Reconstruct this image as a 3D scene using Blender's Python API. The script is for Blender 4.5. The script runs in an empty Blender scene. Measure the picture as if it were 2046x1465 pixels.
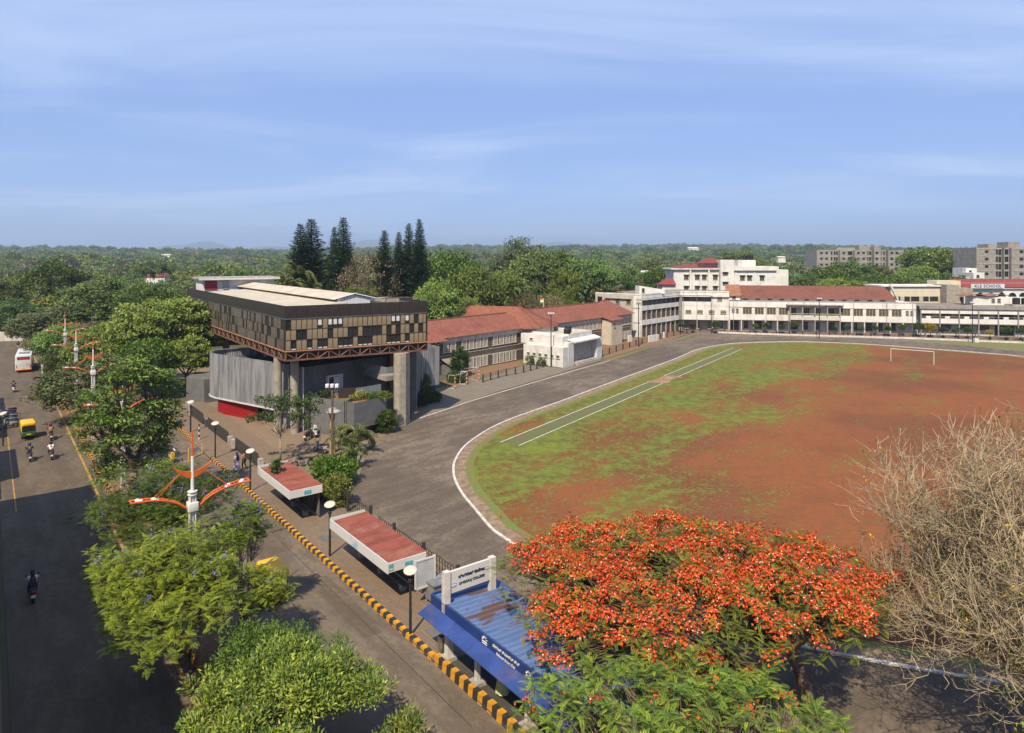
import bpy, bmesh, math, random
import numpy as np
from mathutils import Vector, Matrix

R = math.radians
SC = bpy.context.scene
COL = SC.collection

# ------------------------------------------------------------------ camera, sky, sun, exposure
FPX, CXP, YHP, CAMH = 1364.0, 1023.0, 512.0, 20.0
cam = bpy.data.cameras.new('camera'); camo = bpy.data.objects.new('camera', cam); COL.objects.link(camo)
camo.location = (0, 0, CAMH); camo.rotation_euler = (R(90), 0, 0)
cam.sensor_width = 36.0; cam.lens = 36.0 * FPX / 2046.0
cam.shift_y = -(732.5 - YHP) / 2046.0
cam.clip_start = 0.5; cam.clip_end = 40000
SC.camera = camo

SUN_EL = R(50); SUNX, SUNY = 0.27, 0.963          # the way shadows fall on the ground
sun = bpy.data.lights.new('sun', 'SUN'); suno = bpy.data.objects.new('sun', sun); COL.objects.link(suno)
sun.energy = 4.9; sun.angle = R(0.55); sun.color = (1.0, 0.87, 0.68)
sd = Vector((SUNX * math.cos(SUN_EL), SUNY * math.cos(SUN_EL), -math.sin(SUN_EL)))
suno.rotation_euler = sd.to_track_quat('-Z', 'Y').to_euler(); suno.location = (-40, -120, 160)

world = bpy.data.worlds.new('World'); SC.world = world; world.use_nodes = True
wn, wl = world.node_tree.nodes, world.node_tree.links
for nd in list(wn): wn.remove(nd)
wout = wn.new('ShaderNodeOutputWorld'); wbg = wn.new('ShaderNodeBackground')
sky = wn.new('ShaderNodeTexSky'); sky.sky_type = 'NISHITA'; sky.sun_disc = False
sky.sun_elevation = SUN_EL; sky.sun_rotation = math.atan2(-SUNX, -SUNY)
sky.altitude = 750; sky.air_density = 1.0; sky.dust_density = 0.5; sky.ozone_density = 3.0
tc = wn.new('ShaderNodeTexCoord')
# thin cirrus: stretched noise on the direction projected to a high plane
sep = wn.new('ShaderNodeSeparateXYZ'); wl.new(tc.outputs['Generated'], sep.inputs[0])
def wmath(op, a, b=None):
    n = wn.new('ShaderNodeMath'); n.operation = op
    for i, v in enumerate((a, b)):
        if v is None: continue
        if isinstance(v, (int, float)): n.inputs[i].default_value = v
        else: wl.new(v, n.inputs[i])
    return n.outputs[0]
zz = wmath('ADD', wmath('MAXIMUM', sep.outputs['Z'], 0.0), 0.09)
cmb = wn.new('ShaderNodeCombineXYZ')
wl.new(wmath('DIVIDE', sep.outputs['X'], zz), cmb.inputs[0]); wl.new(wmath('DIVIDE', sep.outputs['Y'], zz), cmb.inputs[1])
mp = wn.new('ShaderNodeMapping'); mp.inputs['Scale'].default_value = (0.42, 0.80, 1.0); mp.inputs['Rotation'].default_value = (0, 0, R(-28)); mp.inputs['Location'].default_value = (3.1, 1.35, 0)
wl.new(cmb.outputs[0], mp.inputs[0])
cn = wn.new('ShaderNodeTexNoise'); cn.inputs['Scale'].default_value = 0.8; cn.inputs['Detail'].default_value = 7; cn.inputs['Roughness'].default_value = 0.56; cn.inputs['Distortion'].default_value = 0.9
wl.new(mp.outputs[0], cn.inputs['Vector'])
cr = wn.new('ShaderNodeMapRange'); cr.inputs['From Min'].default_value = 0.41; cr.inputs['From Max'].default_value = 0.72; cr.interpolation_type = 'SMOOTHSTEP'
cr.inputs['To Max'].default_value = 0.66
wl.new(cn.outputs['Fac'], cr.inputs['Value'])
tint = wn.new('ShaderNodeMixRGB'); tint.blend_type = 'MULTIPLY'; tint.inputs[0].default_value = 1.0; tint.inputs[2].default_value = (0.92, 1.0, 1.12, 1)
wl.new(sky.outputs[0], tint.inputs[1])
cmx = wn.new('ShaderNodeMixRGB'); cmx.inputs[2].default_value = (2.1, 2.98, 5.75, 1)
cmx.inputs[0].default_value = 0.72; wl.new(tint.outputs[0], cmx.inputs[1])          # even high veil
cl2 = wn.new('ShaderNodeMixRGB'); cl2.inputs[2].default_value = (4.3, 5.3, 7.2, 1)
wl.new(cr.outputs[0], cl2.inputs[0]); wl.new(cmx.outputs[0], cl2.inputs[1])
wl.new(cl2.outputs[0], wbg.inputs['Color']); wbg.inputs['Strength'].default_value = 0.104
wl.new(wbg.outputs[0], wout.inputs['Surface'])

SC.view_settings.view_transform = 'Standard'; SC.view_settings.look = 'None'
SC.view_settings.exposure = 0.55; SC.view_settings.gamma = 1.0; SC.view_settings.use_curve_mapping = False
SC.render.engine = 'CYCLES'
cy = SC.cycles
cy.max_bounces = 5; cy.diffuse_bounces = 3; cy.glossy_bounces = 2; cy.transmission_bounces = 3; cy.transparent_max_bounces = 6; cy.volume_bounces = 0
cy.caustics_reflective = False; cy.caustics_refractive = False; cy.use_denoising = True
try: cy.denoiser = 'OPENIMAGEDENOISE'
except Exception: pass

# ------------------------------------------------------------------ helpers
def G(x, y, z=0.0):
    Y = FPX * (CAMH - z) / (y - YHP); return Vector(((x - CXP) * Y / FPX, Y, z))
def AT(x, y, Y):
    return Vector(((x - CXP) * Y / FPX, Y, CAMH - (y - YHP) * Y / FPX))
UX, UY = -0.6094, 0.7928
NX, NY = 0.7928, 0.6094
def ST(s, t, z=0.0): return Vector((UX * s + NX * t, UY * s + NY * t, z))
ROADANG = math.atan2(UY, UX)          # heading along the road, away from the camera

W = {}                                # world base of every object that is built in place
def thing(name, label, cat, loc=(0, 0, 0), rz=0.0, group=None, kind=None):
    o = bpy.data.objects.new(name, None); COL.objects.link(o); o.empty_display_size = 0.2
    o.location = loc; o.rotation_euler = (0, 0, rz); W[o.name] = Vector(loc)
    tag(o, label, cat, group, kind); return o
def tag(o, label=None, cat=None, group=None, kind=None):
    if label: o['label'] = label
    if cat: o['category'] = cat
    if group: o['group'] = group
    if kind: o['kind'] = kind
    return o
def put(name, mesh, parent=None, loc=(0, 0, 0), rz=0.0, local=False, mat=None, scale=None):
    """link a mesh; loc is in world space unless local (then in the parent's space)"""
    o = bpy.data.objects.new(name, mesh); COL.objects.link(o)
    L = Vector(loc)
    if parent is not None:
        o.parent = parent
        if not local: o.location = L - W.get(parent.name, Vector((0, 0, 0)))
        else: o.location = L
        W[o.name] = L if not local else W.get(parent.name, Vector((0, 0, 0))) + L
    else:
        o.location = L; W[o.name] = L
    o.rotation_euler = (0, 0, rz)
    if scale: o.scale = scale
    return o
def copy_tree(o, parent=None):
    c = o.copy(); COL.objects.link(c)
    if parent is not None: c.parent = parent
    for ch in o.children: copy_tree(ch, c)
    return c
def place(proto, loc, rz=0.0, scale=None, label=None, group=None, first=set()):
    """the first placing moves the prototype itself, later ones copy it with its parts"""
    if proto.name in first: o = copy_tree(proto)
    else: o = proto; first.add(proto.name)
    o.location = loc; o.rotation_euler = (0, 0, rz)
    if scale is not None: o.scale = (scale,) * 3 if isinstance(scale, (int, float)) else scale
    if label: o['label'] = label
    if group: o['group'] = group
    return o

class MB:
    def __init__(s): s.v = []; s.f = []; s.m = []
    def quad(s, a, b, c, d, m=0):
        i = len(s.v); s.v += [tuple(a), tuple(b), tuple(c), tuple(d)]; s.f.append((i, i + 1, i + 2, i + 3)); s.m.append(m); return s
    def poly(s, pts, m=0):
        i = len(s.v); s.v += [tuple(p) for p in pts]; s.f.append(tuple(range(i, i + len(pts)))); s.m.append(m); return s
    def hexa(s, p, m=0):
        i = len(s.v); s.v += [tuple(q) for q in p]
        for f in ((0, 3, 2, 1), (4, 5, 6, 7), (0, 1, 5, 4), (1, 2, 6, 5), (2, 3, 7, 6), (3, 0, 4, 7)):
            s.f.append(tuple(i + k for k in f)); s.m.append(m)
        return s
    def box(s, x0, x1, y0, y1, z0, z1, m=0):
        return s.hexa([(x0, y0, z0), (x1, y0, z0), (x1, y1, z0), (x0, y1, z0), (x0, y0, z1), (x1, y0, z1), (x1, y1, z1), (x0, y1, z1)], m)
    def obox(s, o, a, b, c, m=0):
        o, a, b, c = Vector(o), Vector(a), Vector(b), Vector(c)
        return s.hexa([o, o + a, o + a + b, o + b, o + c, o + a + c, o + a + b + c, o + b + c], m)
    def stbox(s, s0, s1, t0, t1, z0, z1, m=0):
        return s.obox(ST(s0, t0, z0), ST(s0, t1) - ST(s0, t0), ST(s1, t0) - ST(s0, t0), (0, 0, z1 - z0), m)
    def prism(s, pts, z0, z1, m=0, top=True, bottom=True, mtop=None):
        n = len(pts); i = len(s.v)
        ar = sum(pts[k][0] * pts[(k + 1) % n][1] - pts[(k + 1) % n][0] * pts[k][1] for k in range(n))
        if ar < 0: pts = pts[::-1]
        s.v += [(p[0], p[1], z0) for p in pts] + [(p[0], p[1], z1) for p in pts]
        for k in range(n):
            j = (k + 1) % n; s.f.append((i + k, i + j, i + n + j, i + n + k)); s.m.append(m)
        if top: s.f.append(tuple(i + n + k for k in range(n))); s.m.append(m if mtop is None else mtop)
        if bottom: s.f.append(tuple(i + k for k in range(n - 1, -1, -1))); s.m.append(m)
        return s
    def tube(s, pts, rad, n=8, m=0, cap=True):
        pts = [Vector(p) for p in pts]
        if isinstance(rad, (int, float)): rad = [rad] * len(pts)
        base = len(s.v); ref = None
        for k, p in enumerate(pts):
            d = (pts[min(k + 1, len(pts) - 1)] - pts[max(k - 1, 0)])
            d = d.normalized() if d.length > 1e-9 else Vector((0, 0, 1))
            if ref is None: ref = Vector((0, 0, 1)) if abs(d.z) < 0.9 else Vector((1, 0, 0))
            a = d.cross(ref)
            if a.length < 1e-6: a = d.cross(Vector((0.3, 1, 0.2)))
            a.normalize(); b = d.cross(a)
            for j in range(n):
                t = 2 * math.pi * j / n; q = p + (a * math.cos(t) + b * math.sin(t)) * rad[k]; s.v.append(tuple(q))
        for k in range(len(pts) - 1):
            for j in range(n):
                j2 = (j + 1) % n; A = base + k * n; B = A + n
                s.f.append((A + j, B + j, B + j2, A + j2)); s.m.append(m)
        if cap:
            s.f.append(tuple(base + j for j in range(n))); s.m.append(m)
            e = base + (len(pts) - 1) * n; s.f.append(tuple(e + j for j in range(n - 1, -1, -1))); s.m.append(m)
        return s
    def cyl(s, x, y, z0, z1, r0, r1=None, n=16, m=0):
        return s.tube([(x, y, z0), (x, y, z1)], [r0, r0 if r1 is None else r1], n, m)
    def lathe(s, prof, n=16, c=(0, 0, 0), m=0):
        base = len(s.v)
        for (r, z) in prof:
            for j in range(n):
                t = 2 * math.pi * j / n; s.v.append((c[0] + r * math.cos(t), c[1] + r * math.sin(t), c[2] + z))
        for k in range(len(prof) - 1):
            for j in range(n):
                j2 = (j + 1) % n; A = base + k * n; B = A + n
                s.f.append((A + j, A + j2, B + j2, B + j)); s.m.append(m)
        return s
    def mesh(s, name, mats, smooth=False, origin=None):
        me = bpy.data.meshes.new(name)
        v = s.v if origin is None else [(p[0] - origin[0], p[1] - origin[1], p[2] - origin[2]) for p in s.v]
        me.from_pydata(v, [], s.f)
        if not isinstance(mats, (list, tuple)): mats = [mats]
        for mt in mats: me.materials.append(mt)
        if any(s.m): me.polygons.foreach_set('material_index', s.m)
        if smooth: me.polygons.foreach_set('use_smooth', [True] * len(s.f))
        me.update(); return me
    def build(s, name, mats, parent=None, smooth=False, local=False):
        """geometry given in world space (or in the parent's space when local)"""
        if parent is None: return put(name, s.mesh(name, mats, smooth))
        if local: return put(name, s.mesh(name, mats, smooth), parent, (0, 0, 0), local=True)
        b = W.get(parent.name, Vector((0, 0, 0)))
        return put(name, s.mesh(name, mats, smooth, origin=b), parent, b)

def rbox(name, mats, x0, x1, y0, y1, z0, z1, bev=0.05, seg=3, taper=None):
    bm = bmesh.new(); bmesh.ops.create_cube(bm, size=1.0)
    for v in bm.verts:
        fx, fy, fz = v.co.x + .5, v.co.y + .5, v.co.z + .5
        if taper:
            k = taper(fx, fy, fz); v.co = Vector(((x0 + x1) / 2 + (fx - .5) * (x1 - x0) * k[0] , (y0 + (y1 - y0) * fy) + k[1], z0 + (z1 - z0) * fz + k[2]))
        else: v.co = Vector((x0 + (x1 - x0) * fx, y0 + (y1 - y0) * fy, z0 + (z1 - z0) * fz))
    bmesh.ops.bevel(bm, geom=list(bm.edges), offset=bev, segments=seg, affect='EDGES', profile=0.5)
    me = bpy.data.meshes.new(name); bm.to_mesh(me); bm.free()
    for mt in (mats if isinstance(mats, (list, tuple)) else [mats]): me.materials.append(mt)
    me.polygons.foreach_set('use_smooth', [True] * len(me.polygons)); return me

def catmull(pts, n=6, closed=False):
    P = [Vector(p) for p in pts]; out = []
    m = len(P); rng = range(m) if closed else range(m - 1)
    for i in rng:
        p0 = P[(i - 1) % m] if closed or i > 0 else P[0]; p1 = P[i]; p2 = P[(i + 1) % m]; p3 = P[(i + 2) % m] if closed or i + 2 < m else P[-1]
        for k in range(n):
            t = k / n
            out.append(0.5 * ((2 * p1) + (p2 - p0) * t + (2 * p0 - 5 * p1 + 4 * p2 - p3) * t * t + (3 * p1 - p0 - 3 * p2 + p3) * t ** 3))
    if not closed: out.append(P[-1])
    return out
def offset_line(pts, d, closed=False):
    out = []; m = len(pts)
    for i in range(m):
        a = pts[(i - 1) % m] if closed or i > 0 else pts[i]; b = pts[(i + 1) % m] if closed or i < m - 1 else pts[i]
        t = Vector((b[0] - a[0], b[1] - a[1], 0)); t = t.normalized() if t.length else Vector((1, 0, 0))
        out.append(Vector((pts[i][0] - t.y * d, pts[i][1] + t.x * d, 0)))
    return out
def ribbon(mb, A, B, z, m=0):
    for i in range(len(A) - 1):
        mb.quad((A[i][0], A[i][1], z), (A[i + 1][0], A[i + 1][1], z), (B[i + 1][0], B[i + 1][1], z), (B[i][0], B[i][1], z), m)
def flat_poly(name, pts, z, mat):
    """a filled outline (concave allowed) as one sheet"""
    bm = bmesh.new(); vs = [bm.verts.new((p[0], p[1], z)) for p in pts]
    es = [bm.edges.new((vs[i], vs[(i + 1) % len(vs)])) for i in range(len(vs))]
    bmesh.ops.triangle_fill(bm, use_beauty=True, use_dissolve=False, edges=es)
    for f in bm.faces:
        if f.normal.z < 0: f.normal_flip()
    me = bpy.data.meshes.new(name); bm.to_mesh(me); bm.free(); me.materials.append(mat)
    return put(name, me)

# ------------------------------------------------------------------ materials
MATS = {}
class NT:
    def __init__(s, mat):
        s.t = mat.node_tree; s.n = s.t.nodes; s.l = s.t.links
    def node(s, typ, **kw):
        nd = s.n.new(typ)
        for k, v in kw.items():
            if k in nd.inputs and not hasattr(nd, k): nd.inputs[k].default_value = v
            else:
                try: setattr(nd, k, v)
                except Exception: nd.inputs[k].default_value = v
        return nd
    def link(s, a, b): s.l.new(a, b)
    def noise(s, vec, scale, detail=4, rough=0.55, dist=0.0):
        nd = s.n.new('ShaderNodeTexNoise'); nd.inputs['Scale'].default_value = scale; nd.inputs['Detail'].default_value = detail; nd.inputs['Roughness'].default_value = rough; nd.inputs['Distortion'].default_value = dist
        if vec is not None: s.l.new(vec, nd.inputs['Vector'])
        return nd.outputs['Fac']
    def rng(s, v, a, b, c=0.0, d=1.0, smooth=True):
        nd = s.n.new('ShaderNodeMapRange'); nd.inputs['From Min'].default_value = a; nd.inputs['From Max'].default_value = b; nd.inputs['To Min'].default_value = c; nd.inputs['To Max'].default_value = d
        if smooth: nd.interpolation_type = 'SMOOTHSTEP'
        s.l.new(v, nd.inputs['Value']); return nd.outputs[0]
    def mix(s, f, a, b, blend='MIX'):
        nd = s.n.new('ShaderNodeMixRGB'); nd.blend_type = blend
        for i, v in enumerate((f, a, b)):
            if isinstance(v, (int, float)): nd.inputs[i].default_value = v if i == 0 else (v, v, v, 1)
            elif isinstance(v, tuple): nd.inputs[i].default_value = v if len(v) == 4 else (*v, 1)
            else: s.l.new(v, nd.inputs[i])
        return nd.outputs[0]
    def math(s, op, a, b=None, c=None):
        nd = s.n.new('ShaderNodeMath'); nd.operation = op
        for i, v in enumerate((a, b, c)):
            if v is None: continue
            if isinstance(v, (int, float)): nd.inputs[i].default_value = v
            else: s.l.new(v, nd.inputs[i])
        return nd.outputs[0]
    def mapping(s, vec, loc=(0, 0, 0), rot=(0, 0, 0), sc=(1, 1, 1)):
        if rot != (0, 0, 0) and sc != (1, 1, 1): vec = s.mapping(vec, rot=rot); rot = (0, 0, 0)      # turn first, then stretch
        nd = s.n.new('ShaderNodeMapping'); nd.inputs['Location'].default_value = loc; nd.inputs['Rotation'].default_value = rot; nd.inputs['Scale'].default_value = sc
        s.l.new(vec, nd.inputs[0]); return nd.outputs[0]
    def pos(s): return s.n.new('ShaderNodeNewGeometry').outputs['Position']
    def obj(s): return s.n.new('ShaderNodeTexCoord').outputs['Object']
    def bump(s, h, strength=0.3, dist=0.05):
        nd = s.n.new('ShaderNodeBump'); nd.inputs['Strength'].default_value = strength; nd.inputs['Distance'].default_value = dist
        s.l.new(h, nd.inputs['Height']); return nd.outputs[0]
def newmat(name):
    m = bpy.data.materials.new(name); m.use_nodes = True; MATS[name] = m
    nt = NT(m); b = nt.n['Principled BSDF']; return m, nt, b
def M(name, col, rough=0.75, var=0.14, scale=2.0, metal=0.0, bump=0.0, bscale=20.0, stain=None, stain_amt=0.0, spec=0.35, streak=False):
    if name in MATS: return MATS[name]
    m, nt, b = newmat(name); p = nt.pos() if streak or stain else nt.obj()
    q = nt.mapping(p, sc=(1, 1, 0.12)) if streak else p
    f = nt.noise(q, scale, 5, 0.6)
    c = nt.mix(nt.rng(f, 0.38, 0.62), tuple(x * (1 - var) for x in col), tuple(min(1, x * (1 + var)) for x in col))
    if stain:
        g = nt.noise(nt.mapping(p, sc=(1, 1, 0.25)), 0.55, 6, 0.68)
        c = nt.mix(nt.rng(g, 0.52, 0.75, 0, stain_amt), c, stain)
    nt.link(c, b.inputs['Base Color']); b.inputs['Roughness'].default_value = rough; b.inputs['Metallic'].default_value = metal
    b.inputs['Specular IOR Level'].default_value = spec
    if bump: nt.link(nt.bump(nt.noise(p, bscale, 3), bump, 0.02), b.inputs['Normal'])
    return m
# ------------------------------------------------------------------ surface materials
def ground_mats():
    # wooded plain: dark earth and undergrowth
    m, nt, b = newmat('plain_earth'); p = nt.pos()
    f = nt.noise(p, 0.05, 6, 0.65); g = nt.noise(p, 0.6, 5, 0.7)
    c = nt.mix(nt.rng(f, .38, .62), (.085, .075, .035), (.055, .075, .022)); c = nt.mix(nt.rng(g, .4, .7, 0, .6), c, (.11, .085, .05))
    nt.link(c, b.inputs['Base Color']); b.inputs['Roughness'].default_value = .95
    # road asphalt
    def asphalt(name, col, light, amt, ang, line=None, patch=0.08, fine=.12):
        m, nt, b = newmat(name); p = nt.pos()
        q = nt.mapping(p, rot=(0, 0, -ang), sc=(.05, .5, 1))          # worn along the wheel tracks
        a = nt.noise(q, 1.0, 5, .6); g = nt.noise(p, patch, 6, .66); h = nt.noise(p, 34., 2, .7); e = nt.noise(p, 2.2, 5, .7)
        c = nt.mix(nt.rng(a, .40, .60), tuple(x * .80 for x in col), tuple(x * 1.15 for x in col))
        c = nt.mix(nt.rng(g, .42, .57, 0, amt), c, light); k2 = nt.noise(nt.mapping(p, rot=(0, 0, -ang), sc=(.5, 1.4, 1)), .55, 8, .75); c = nt.mix(nt.rng(k2, .46, .57, 0, .65), c, tuple(x * .66 for x in col))
        c = nt.mix(nt.rng(e, .44, .60, 0, .6), c, tuple(x * .72 for x in col)); c = nt.mix(nt.rng(nt.noise(p, 7., 4, .8), .5, .62, 0, .35), c, light)
        c = nt.mix(nt.rng(h, .35, .75, 0, fine), c, (.5, .45, .4), 'OVERLAY')
        # sealed cracks and slab joints
        vor = nt.node('ShaderNodeTexVoronoi', feature='DISTANCE_TO_EDGE'); vor.inputs['Scale'].default_value = .16
        wv = nt.mix(.12, p, nt.node('ShaderNodeTexNoise').outputs['Color']); nt.link(wv, vor.inputs['Vector'])
        c = nt.mix(nt.rng(vor.outputs['Distance'], .0, .008, .16, 0), c, tuple(x * .45 for x in col))
        nt.link(c, b.inputs['Base Color']); b.inputs['Roughness'].default_value = .88; b.inputs['Specular IOR Level'].default_value = .25
        nt.link(nt.bump(h, .25, .02), b.inputs['Normal'])
    asphalt('asphalt_road', (.118, .091, .063), (.14, .108, .075), .5, ROADANG)
    asphalt('asphalt_lane', (.135, .106, .076), (.175, .136, .096), .7, ROADANG)
    asphalt('asphalt_track', (.114, .090, .066), (.20, .16, .118), .85, R(51), patch=.055, fine=.3)
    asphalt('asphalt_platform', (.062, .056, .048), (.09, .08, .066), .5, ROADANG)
    # clay pavers, laid in rows along the road
    def pavers(name, c1, c2, size, mort=.012, stainc=(.13, .098, .07), rows=0.0):
        m, nt, b = newmat(name); p = nt.mapping(nt.pos(), rot=(0, 0, -ROADANG))
        br = nt.node('ShaderNodeTexBrick'); br.inputs['Scale'].default_value = 1.0; br.inputs['Mortar Size'].default_value = mort
        br.inputs['Brick Width'].default_value = size[0]; br.inputs['Row Height'].default_value = size[1]
        br.inputs['Color1'].default_value = (*c1, 1); br.inputs['Color2'].default_value = (*c2, 1); br.inputs['Mortar'].default_value = (c1[0] * .45, c1[1] * .45, c1[2] * .45, 1)
        nt.link(p, br.inputs['Vector'])
        g = nt.noise(p, .28, 6, .66); h = nt.noise(p, 3.5, 4, .6)
        c = nt.mix(nt.rng(g, .45, .72, 0, .65), br.outputs['Color'], stainc); c = nt.mix(nt.rng(h, .35, .7, 0, .3), c, tuple(x * .7 for x in c1))
        if rows:
            wv = nt.node('ShaderNodeTexWave', wave_type='BANDS', bands_direction='X'); wv.inputs['Scale'].default_value = rows; wv.inputs['Distortion'].default_value = .4
            nt.link(p, wv.inputs['Vector']); c = nt.mix(nt.rng(wv.outputs['Fac'], .0, .16, .45, 0), c, tuple(x * .5 for x in c1))
        nt.link(c, b.inputs['Base Color']); b.inputs['Roughness'].default_value = .9
        nt.link(nt.bump(br.outputs['Fac'], -.4, .015), b.inputs['Normal'])
    pavers('footpath_pavers', (.20, .14, .088), (.16, .112, .072), (.4, .2))
    pavers('court_pavers', (.235, .165, .10), (.20, .14, .085), (.3, .3), rows=.42)
    pavers('apron_pavers', (.20, .165, .115), (.165, .135, .095), (.6, .3), stainc=(.13, .11, .08))
    # the playing field: red laterite soil with worn grass
    m, nt, b = newmat('field_soil_grass'); p = nt.pos()
    sx = nt.node('ShaderNodeSeparateXYZ'); nt.link(p, sx.inputs[0])
    d = nt.math('SUBTRACT', nt.math('MULTIPLY', sx.outputs[0], .776), nt.math('MULTIPLY', nt.math('SUBTRACT', sx.outputs[1], 73.), .63))
    warp = nt.noise(nt.mapping(p, rot=(0, 0, R(-51)), sc=(.6, 1.2, 1)), .075, 5, .6)
    d2 = nt.math('ADD', d, nt.math('MULTIPLY', nt.math('SUBTRACT', warp, .5), 34.))
    bias = nt.rng(d2, -2., 32., 1, 0)
    n1 = nt.noise(nt.mapping(p, rot=(0, 0, R(-51)), sc=(.5, 1.3, 1)), .13, 8, .64); n2 = nt.noise(p, .75, 8, .74); n3 = nt.noise(p, 4.5, 5, .8)
    dens = nt.math('ADD', nt.math('MULTIPLY', nt.math('SUBTRACT', n1, .5), 3.4), nt.math('ADD', nt.math('MULTIPLY', nt.math('SUBTRACT', n2, .5), 2.0), nt.math('SUBTRACT', nt.math('MULTIPLY', bias, .95), .52)))
    hf = nt.noise(p, 2.6, 6, .85)
    v = nt.math('ADD', nt.math('MULTIPLY', nt.math('SUBTRACT', hf, .5), 5.0), dens)
    green = nt.rng(v, -.02, .30, 0, .92)
    soil = nt.mix(nt.rng(nt.noise(p, .05, 6, .6), .42, .58), (.142, .050, .022), (.222, .073, .025))
    soil = nt.mix(nt.rng(n2, .43, .6, 0, .6), soil, (.13, .062, .034)); soil = nt.mix(nt.rng(hf, .44, .6, 0, .55), soil, (.21, .095, .048))
    grass = nt.mix(nt.rng(n2, .43, .57), (.086, .112, .026), (.14, .176, .032))
    grass = nt.mix(nt.rng(nt.noise(p, .11, 5, .6), .55, .72, 0, .7), grass, (.17, .215, .03))
    c = nt.mix(green, soil, grass)
    nt.link(c, b.inputs['Base Color']); b.inputs['Roughness'].default_value = .95; b.inputs['Specular IOR Level'].default_value = .1
    nt.link(nt.bump(n3, .5, .04), b.inputs['Normal'])
    # verge: grass with some soil
    m, nt, b = newmat('verge_grass'); p = nt.pos()
    n1 = nt.noise(p, .5, 6, .7); n3 = nt.noise(p, 5., 5, .75)
    c = nt.mix(nt.rng(n3, .3, .7), (.085, .115, .022), (.155, .195, .03)); c = nt.mix(nt.rng(n1, .45, .62, 0, .85), c, (.20, .10, .05))
    nt.link(c, b.inputs['Base Color']); b.inputs['Roughness'].default_value = .95; nt.link(nt.bump(n3, .6, .05), b.inputs['Normal'])
    m, nt, b = newmat('strip_grass'); p = nt.pos()
    n1 = nt.noise(p, .6, 6, .7); n3 = nt.noise(p, 6., 5, .75)
    c = nt.mix(nt.rng(n3, .3, .7), (.075, .100, .028), (.115, .145, .034)); c = nt.mix(nt.rng(n1, .48, .62, 0, .6), c, (.14, .075, .04)); c = nt.mix(nt.rng(nt.noise(p, 2.6, 5, .85), .46, .58, 0, .5), c, (.12, .085, .04))
    nt.link(c, b.inputs['Base Color']); b.inputs['Roughness'].default_value = .95; nt.link(nt.bump(n3, .6, .05), b.inputs['Normal'])
    # earth of garden beds and median
    m, nt, b = newmat('bed_earth'); p = nt.pos()
    n1 = nt.noise(p, .35, 6, .7); n3 = nt.noise(p, 4., 5, .75)
    c = nt.mix(nt.rng(n3, .3, .7), (.15, .075, .04), (.25, .13, .07)); c = nt.mix(nt.rng(n1, .48, .64, 0, .75), c, (.09, .12, .03))
    nt.link(c, b.inputs['Base Color']); b.inputs['Roughness'].default_value = .95; nt.link(nt.bump(n3, .6, .05), b.inputs['Normal'])
ground_mats()
M('kerb_white', (.52, .49, .43), .8, .16, 1.5, stain=(.35, .28, .2), stain_amt=.7)
M('line_white', (.50, .47, .41), .85, .22, 3.0)
M('line_yellow', (.34, .19, .045), .85, .2, 2.0, stain=(.2, .14, .08), stain_amt=.7)
M('kerb_yellow', (.50, .235, .012), .7, .16, 4.0)
M('kerb_black', (.028, .026, .025), .75, .25, 4.0)
M('concrete_kerb', (.30, .25, .20), .9, .18, 2.0)
M('concrete', (.33, .30, .26), .85, .16, 1.2, bump=.15, bscale=12., stain=(.17, .15, .13), stain_amt=.6)

# ------------------------------------------------------------------ the plain, rising to wooded ridges
def relief(x, y):
    d = math.hypot(x, y)
    k = max(0.0, d - 420.0) / 2000.0
    z = 24.0 * k ** 1.25 if k < 1.6 else 24.0 * 1.6 ** 1.25 + (k - 1.6) * 2.0
    a = math.atan2(x, y)
    z *= 1.0 + .32 * math.sin(a * 5.0 + .9) + .16 * math.sin(a * 13.0 + d * .0012)
    z += min(1.0, max(0.0, (d - 380.) / 500.)) * (2.2 * math.sin(x * .011 + 1.) * math.cos(y * .008) )
    return z
mb = MB()
rad = [0, 40, 90, 150, 220, 300, 380, 460, 560, 680, 820, 1000, 1220, 1500, 1850, 2300, 2900, 3600, 4600, 6200, 9000, 14000]
NA = 96
for i in range(len(rad)):
    for j in range(NA):
        a = 2 * math.pi * j / NA; x, y = rad[i] * math.sin(a), rad[i] * math.cos(a)
        mb.v.append((x, y, relief(x, y) - .03))
for i in range(len(rad) - 1):
    for j in range(NA):
        j2 = (j + 1) % NA; mb.f.append((i * NA + j, (i + 1) * NA + j, (i + 1) * NA + j2, i * NA + j2)); mb.m.append(0)
tag(mb.build('ground', MATS['plain_earth'], smooth=True), kind='structure')
# far hills
M('hill_slope', (.07, .085, .05), .95, .2, .002)
rnd = random.Random(5)
def hill(cx, cy, wx, wy, h, seed):
    r = random.Random(seed); mb = MB(); N, K = 40, 14
    ph = [r.uniform(0, 6.28) for _ in range(4)]
    for i in range(N + 1):
        for j in range(K + 1):
            a, b = i / N * 2 - 1, j / K * 2 - 1
            z = h * max(0, 1 - a * a) ** 1.3 * max(0, 1 - b * b) * (1 + .18 * math.sin(a * 7 + ph[0]) + .1 * math.sin(a * 17 + ph[1]))
            mb.v.append((cx + a * wx, cy + b * wy, relief(cx, cy) * .3 + z - 8))
    for i in range(N):
        for j in range(K):
            p = i * (K + 1) + j; mb.f.append((p, p + K + 1, p + K + 2, p + 1)); mb.m.append(0)
    tag(mb.build('hill', MATS['hill_slope'], smooth=True), kind='structure')
hill(-4300, 9200, 1500, 700, 175, 1); hill(-2300, 9800, 2200, 800, 215, 2); hill(900, 10800, 2600, 900, 190, 3)

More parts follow.
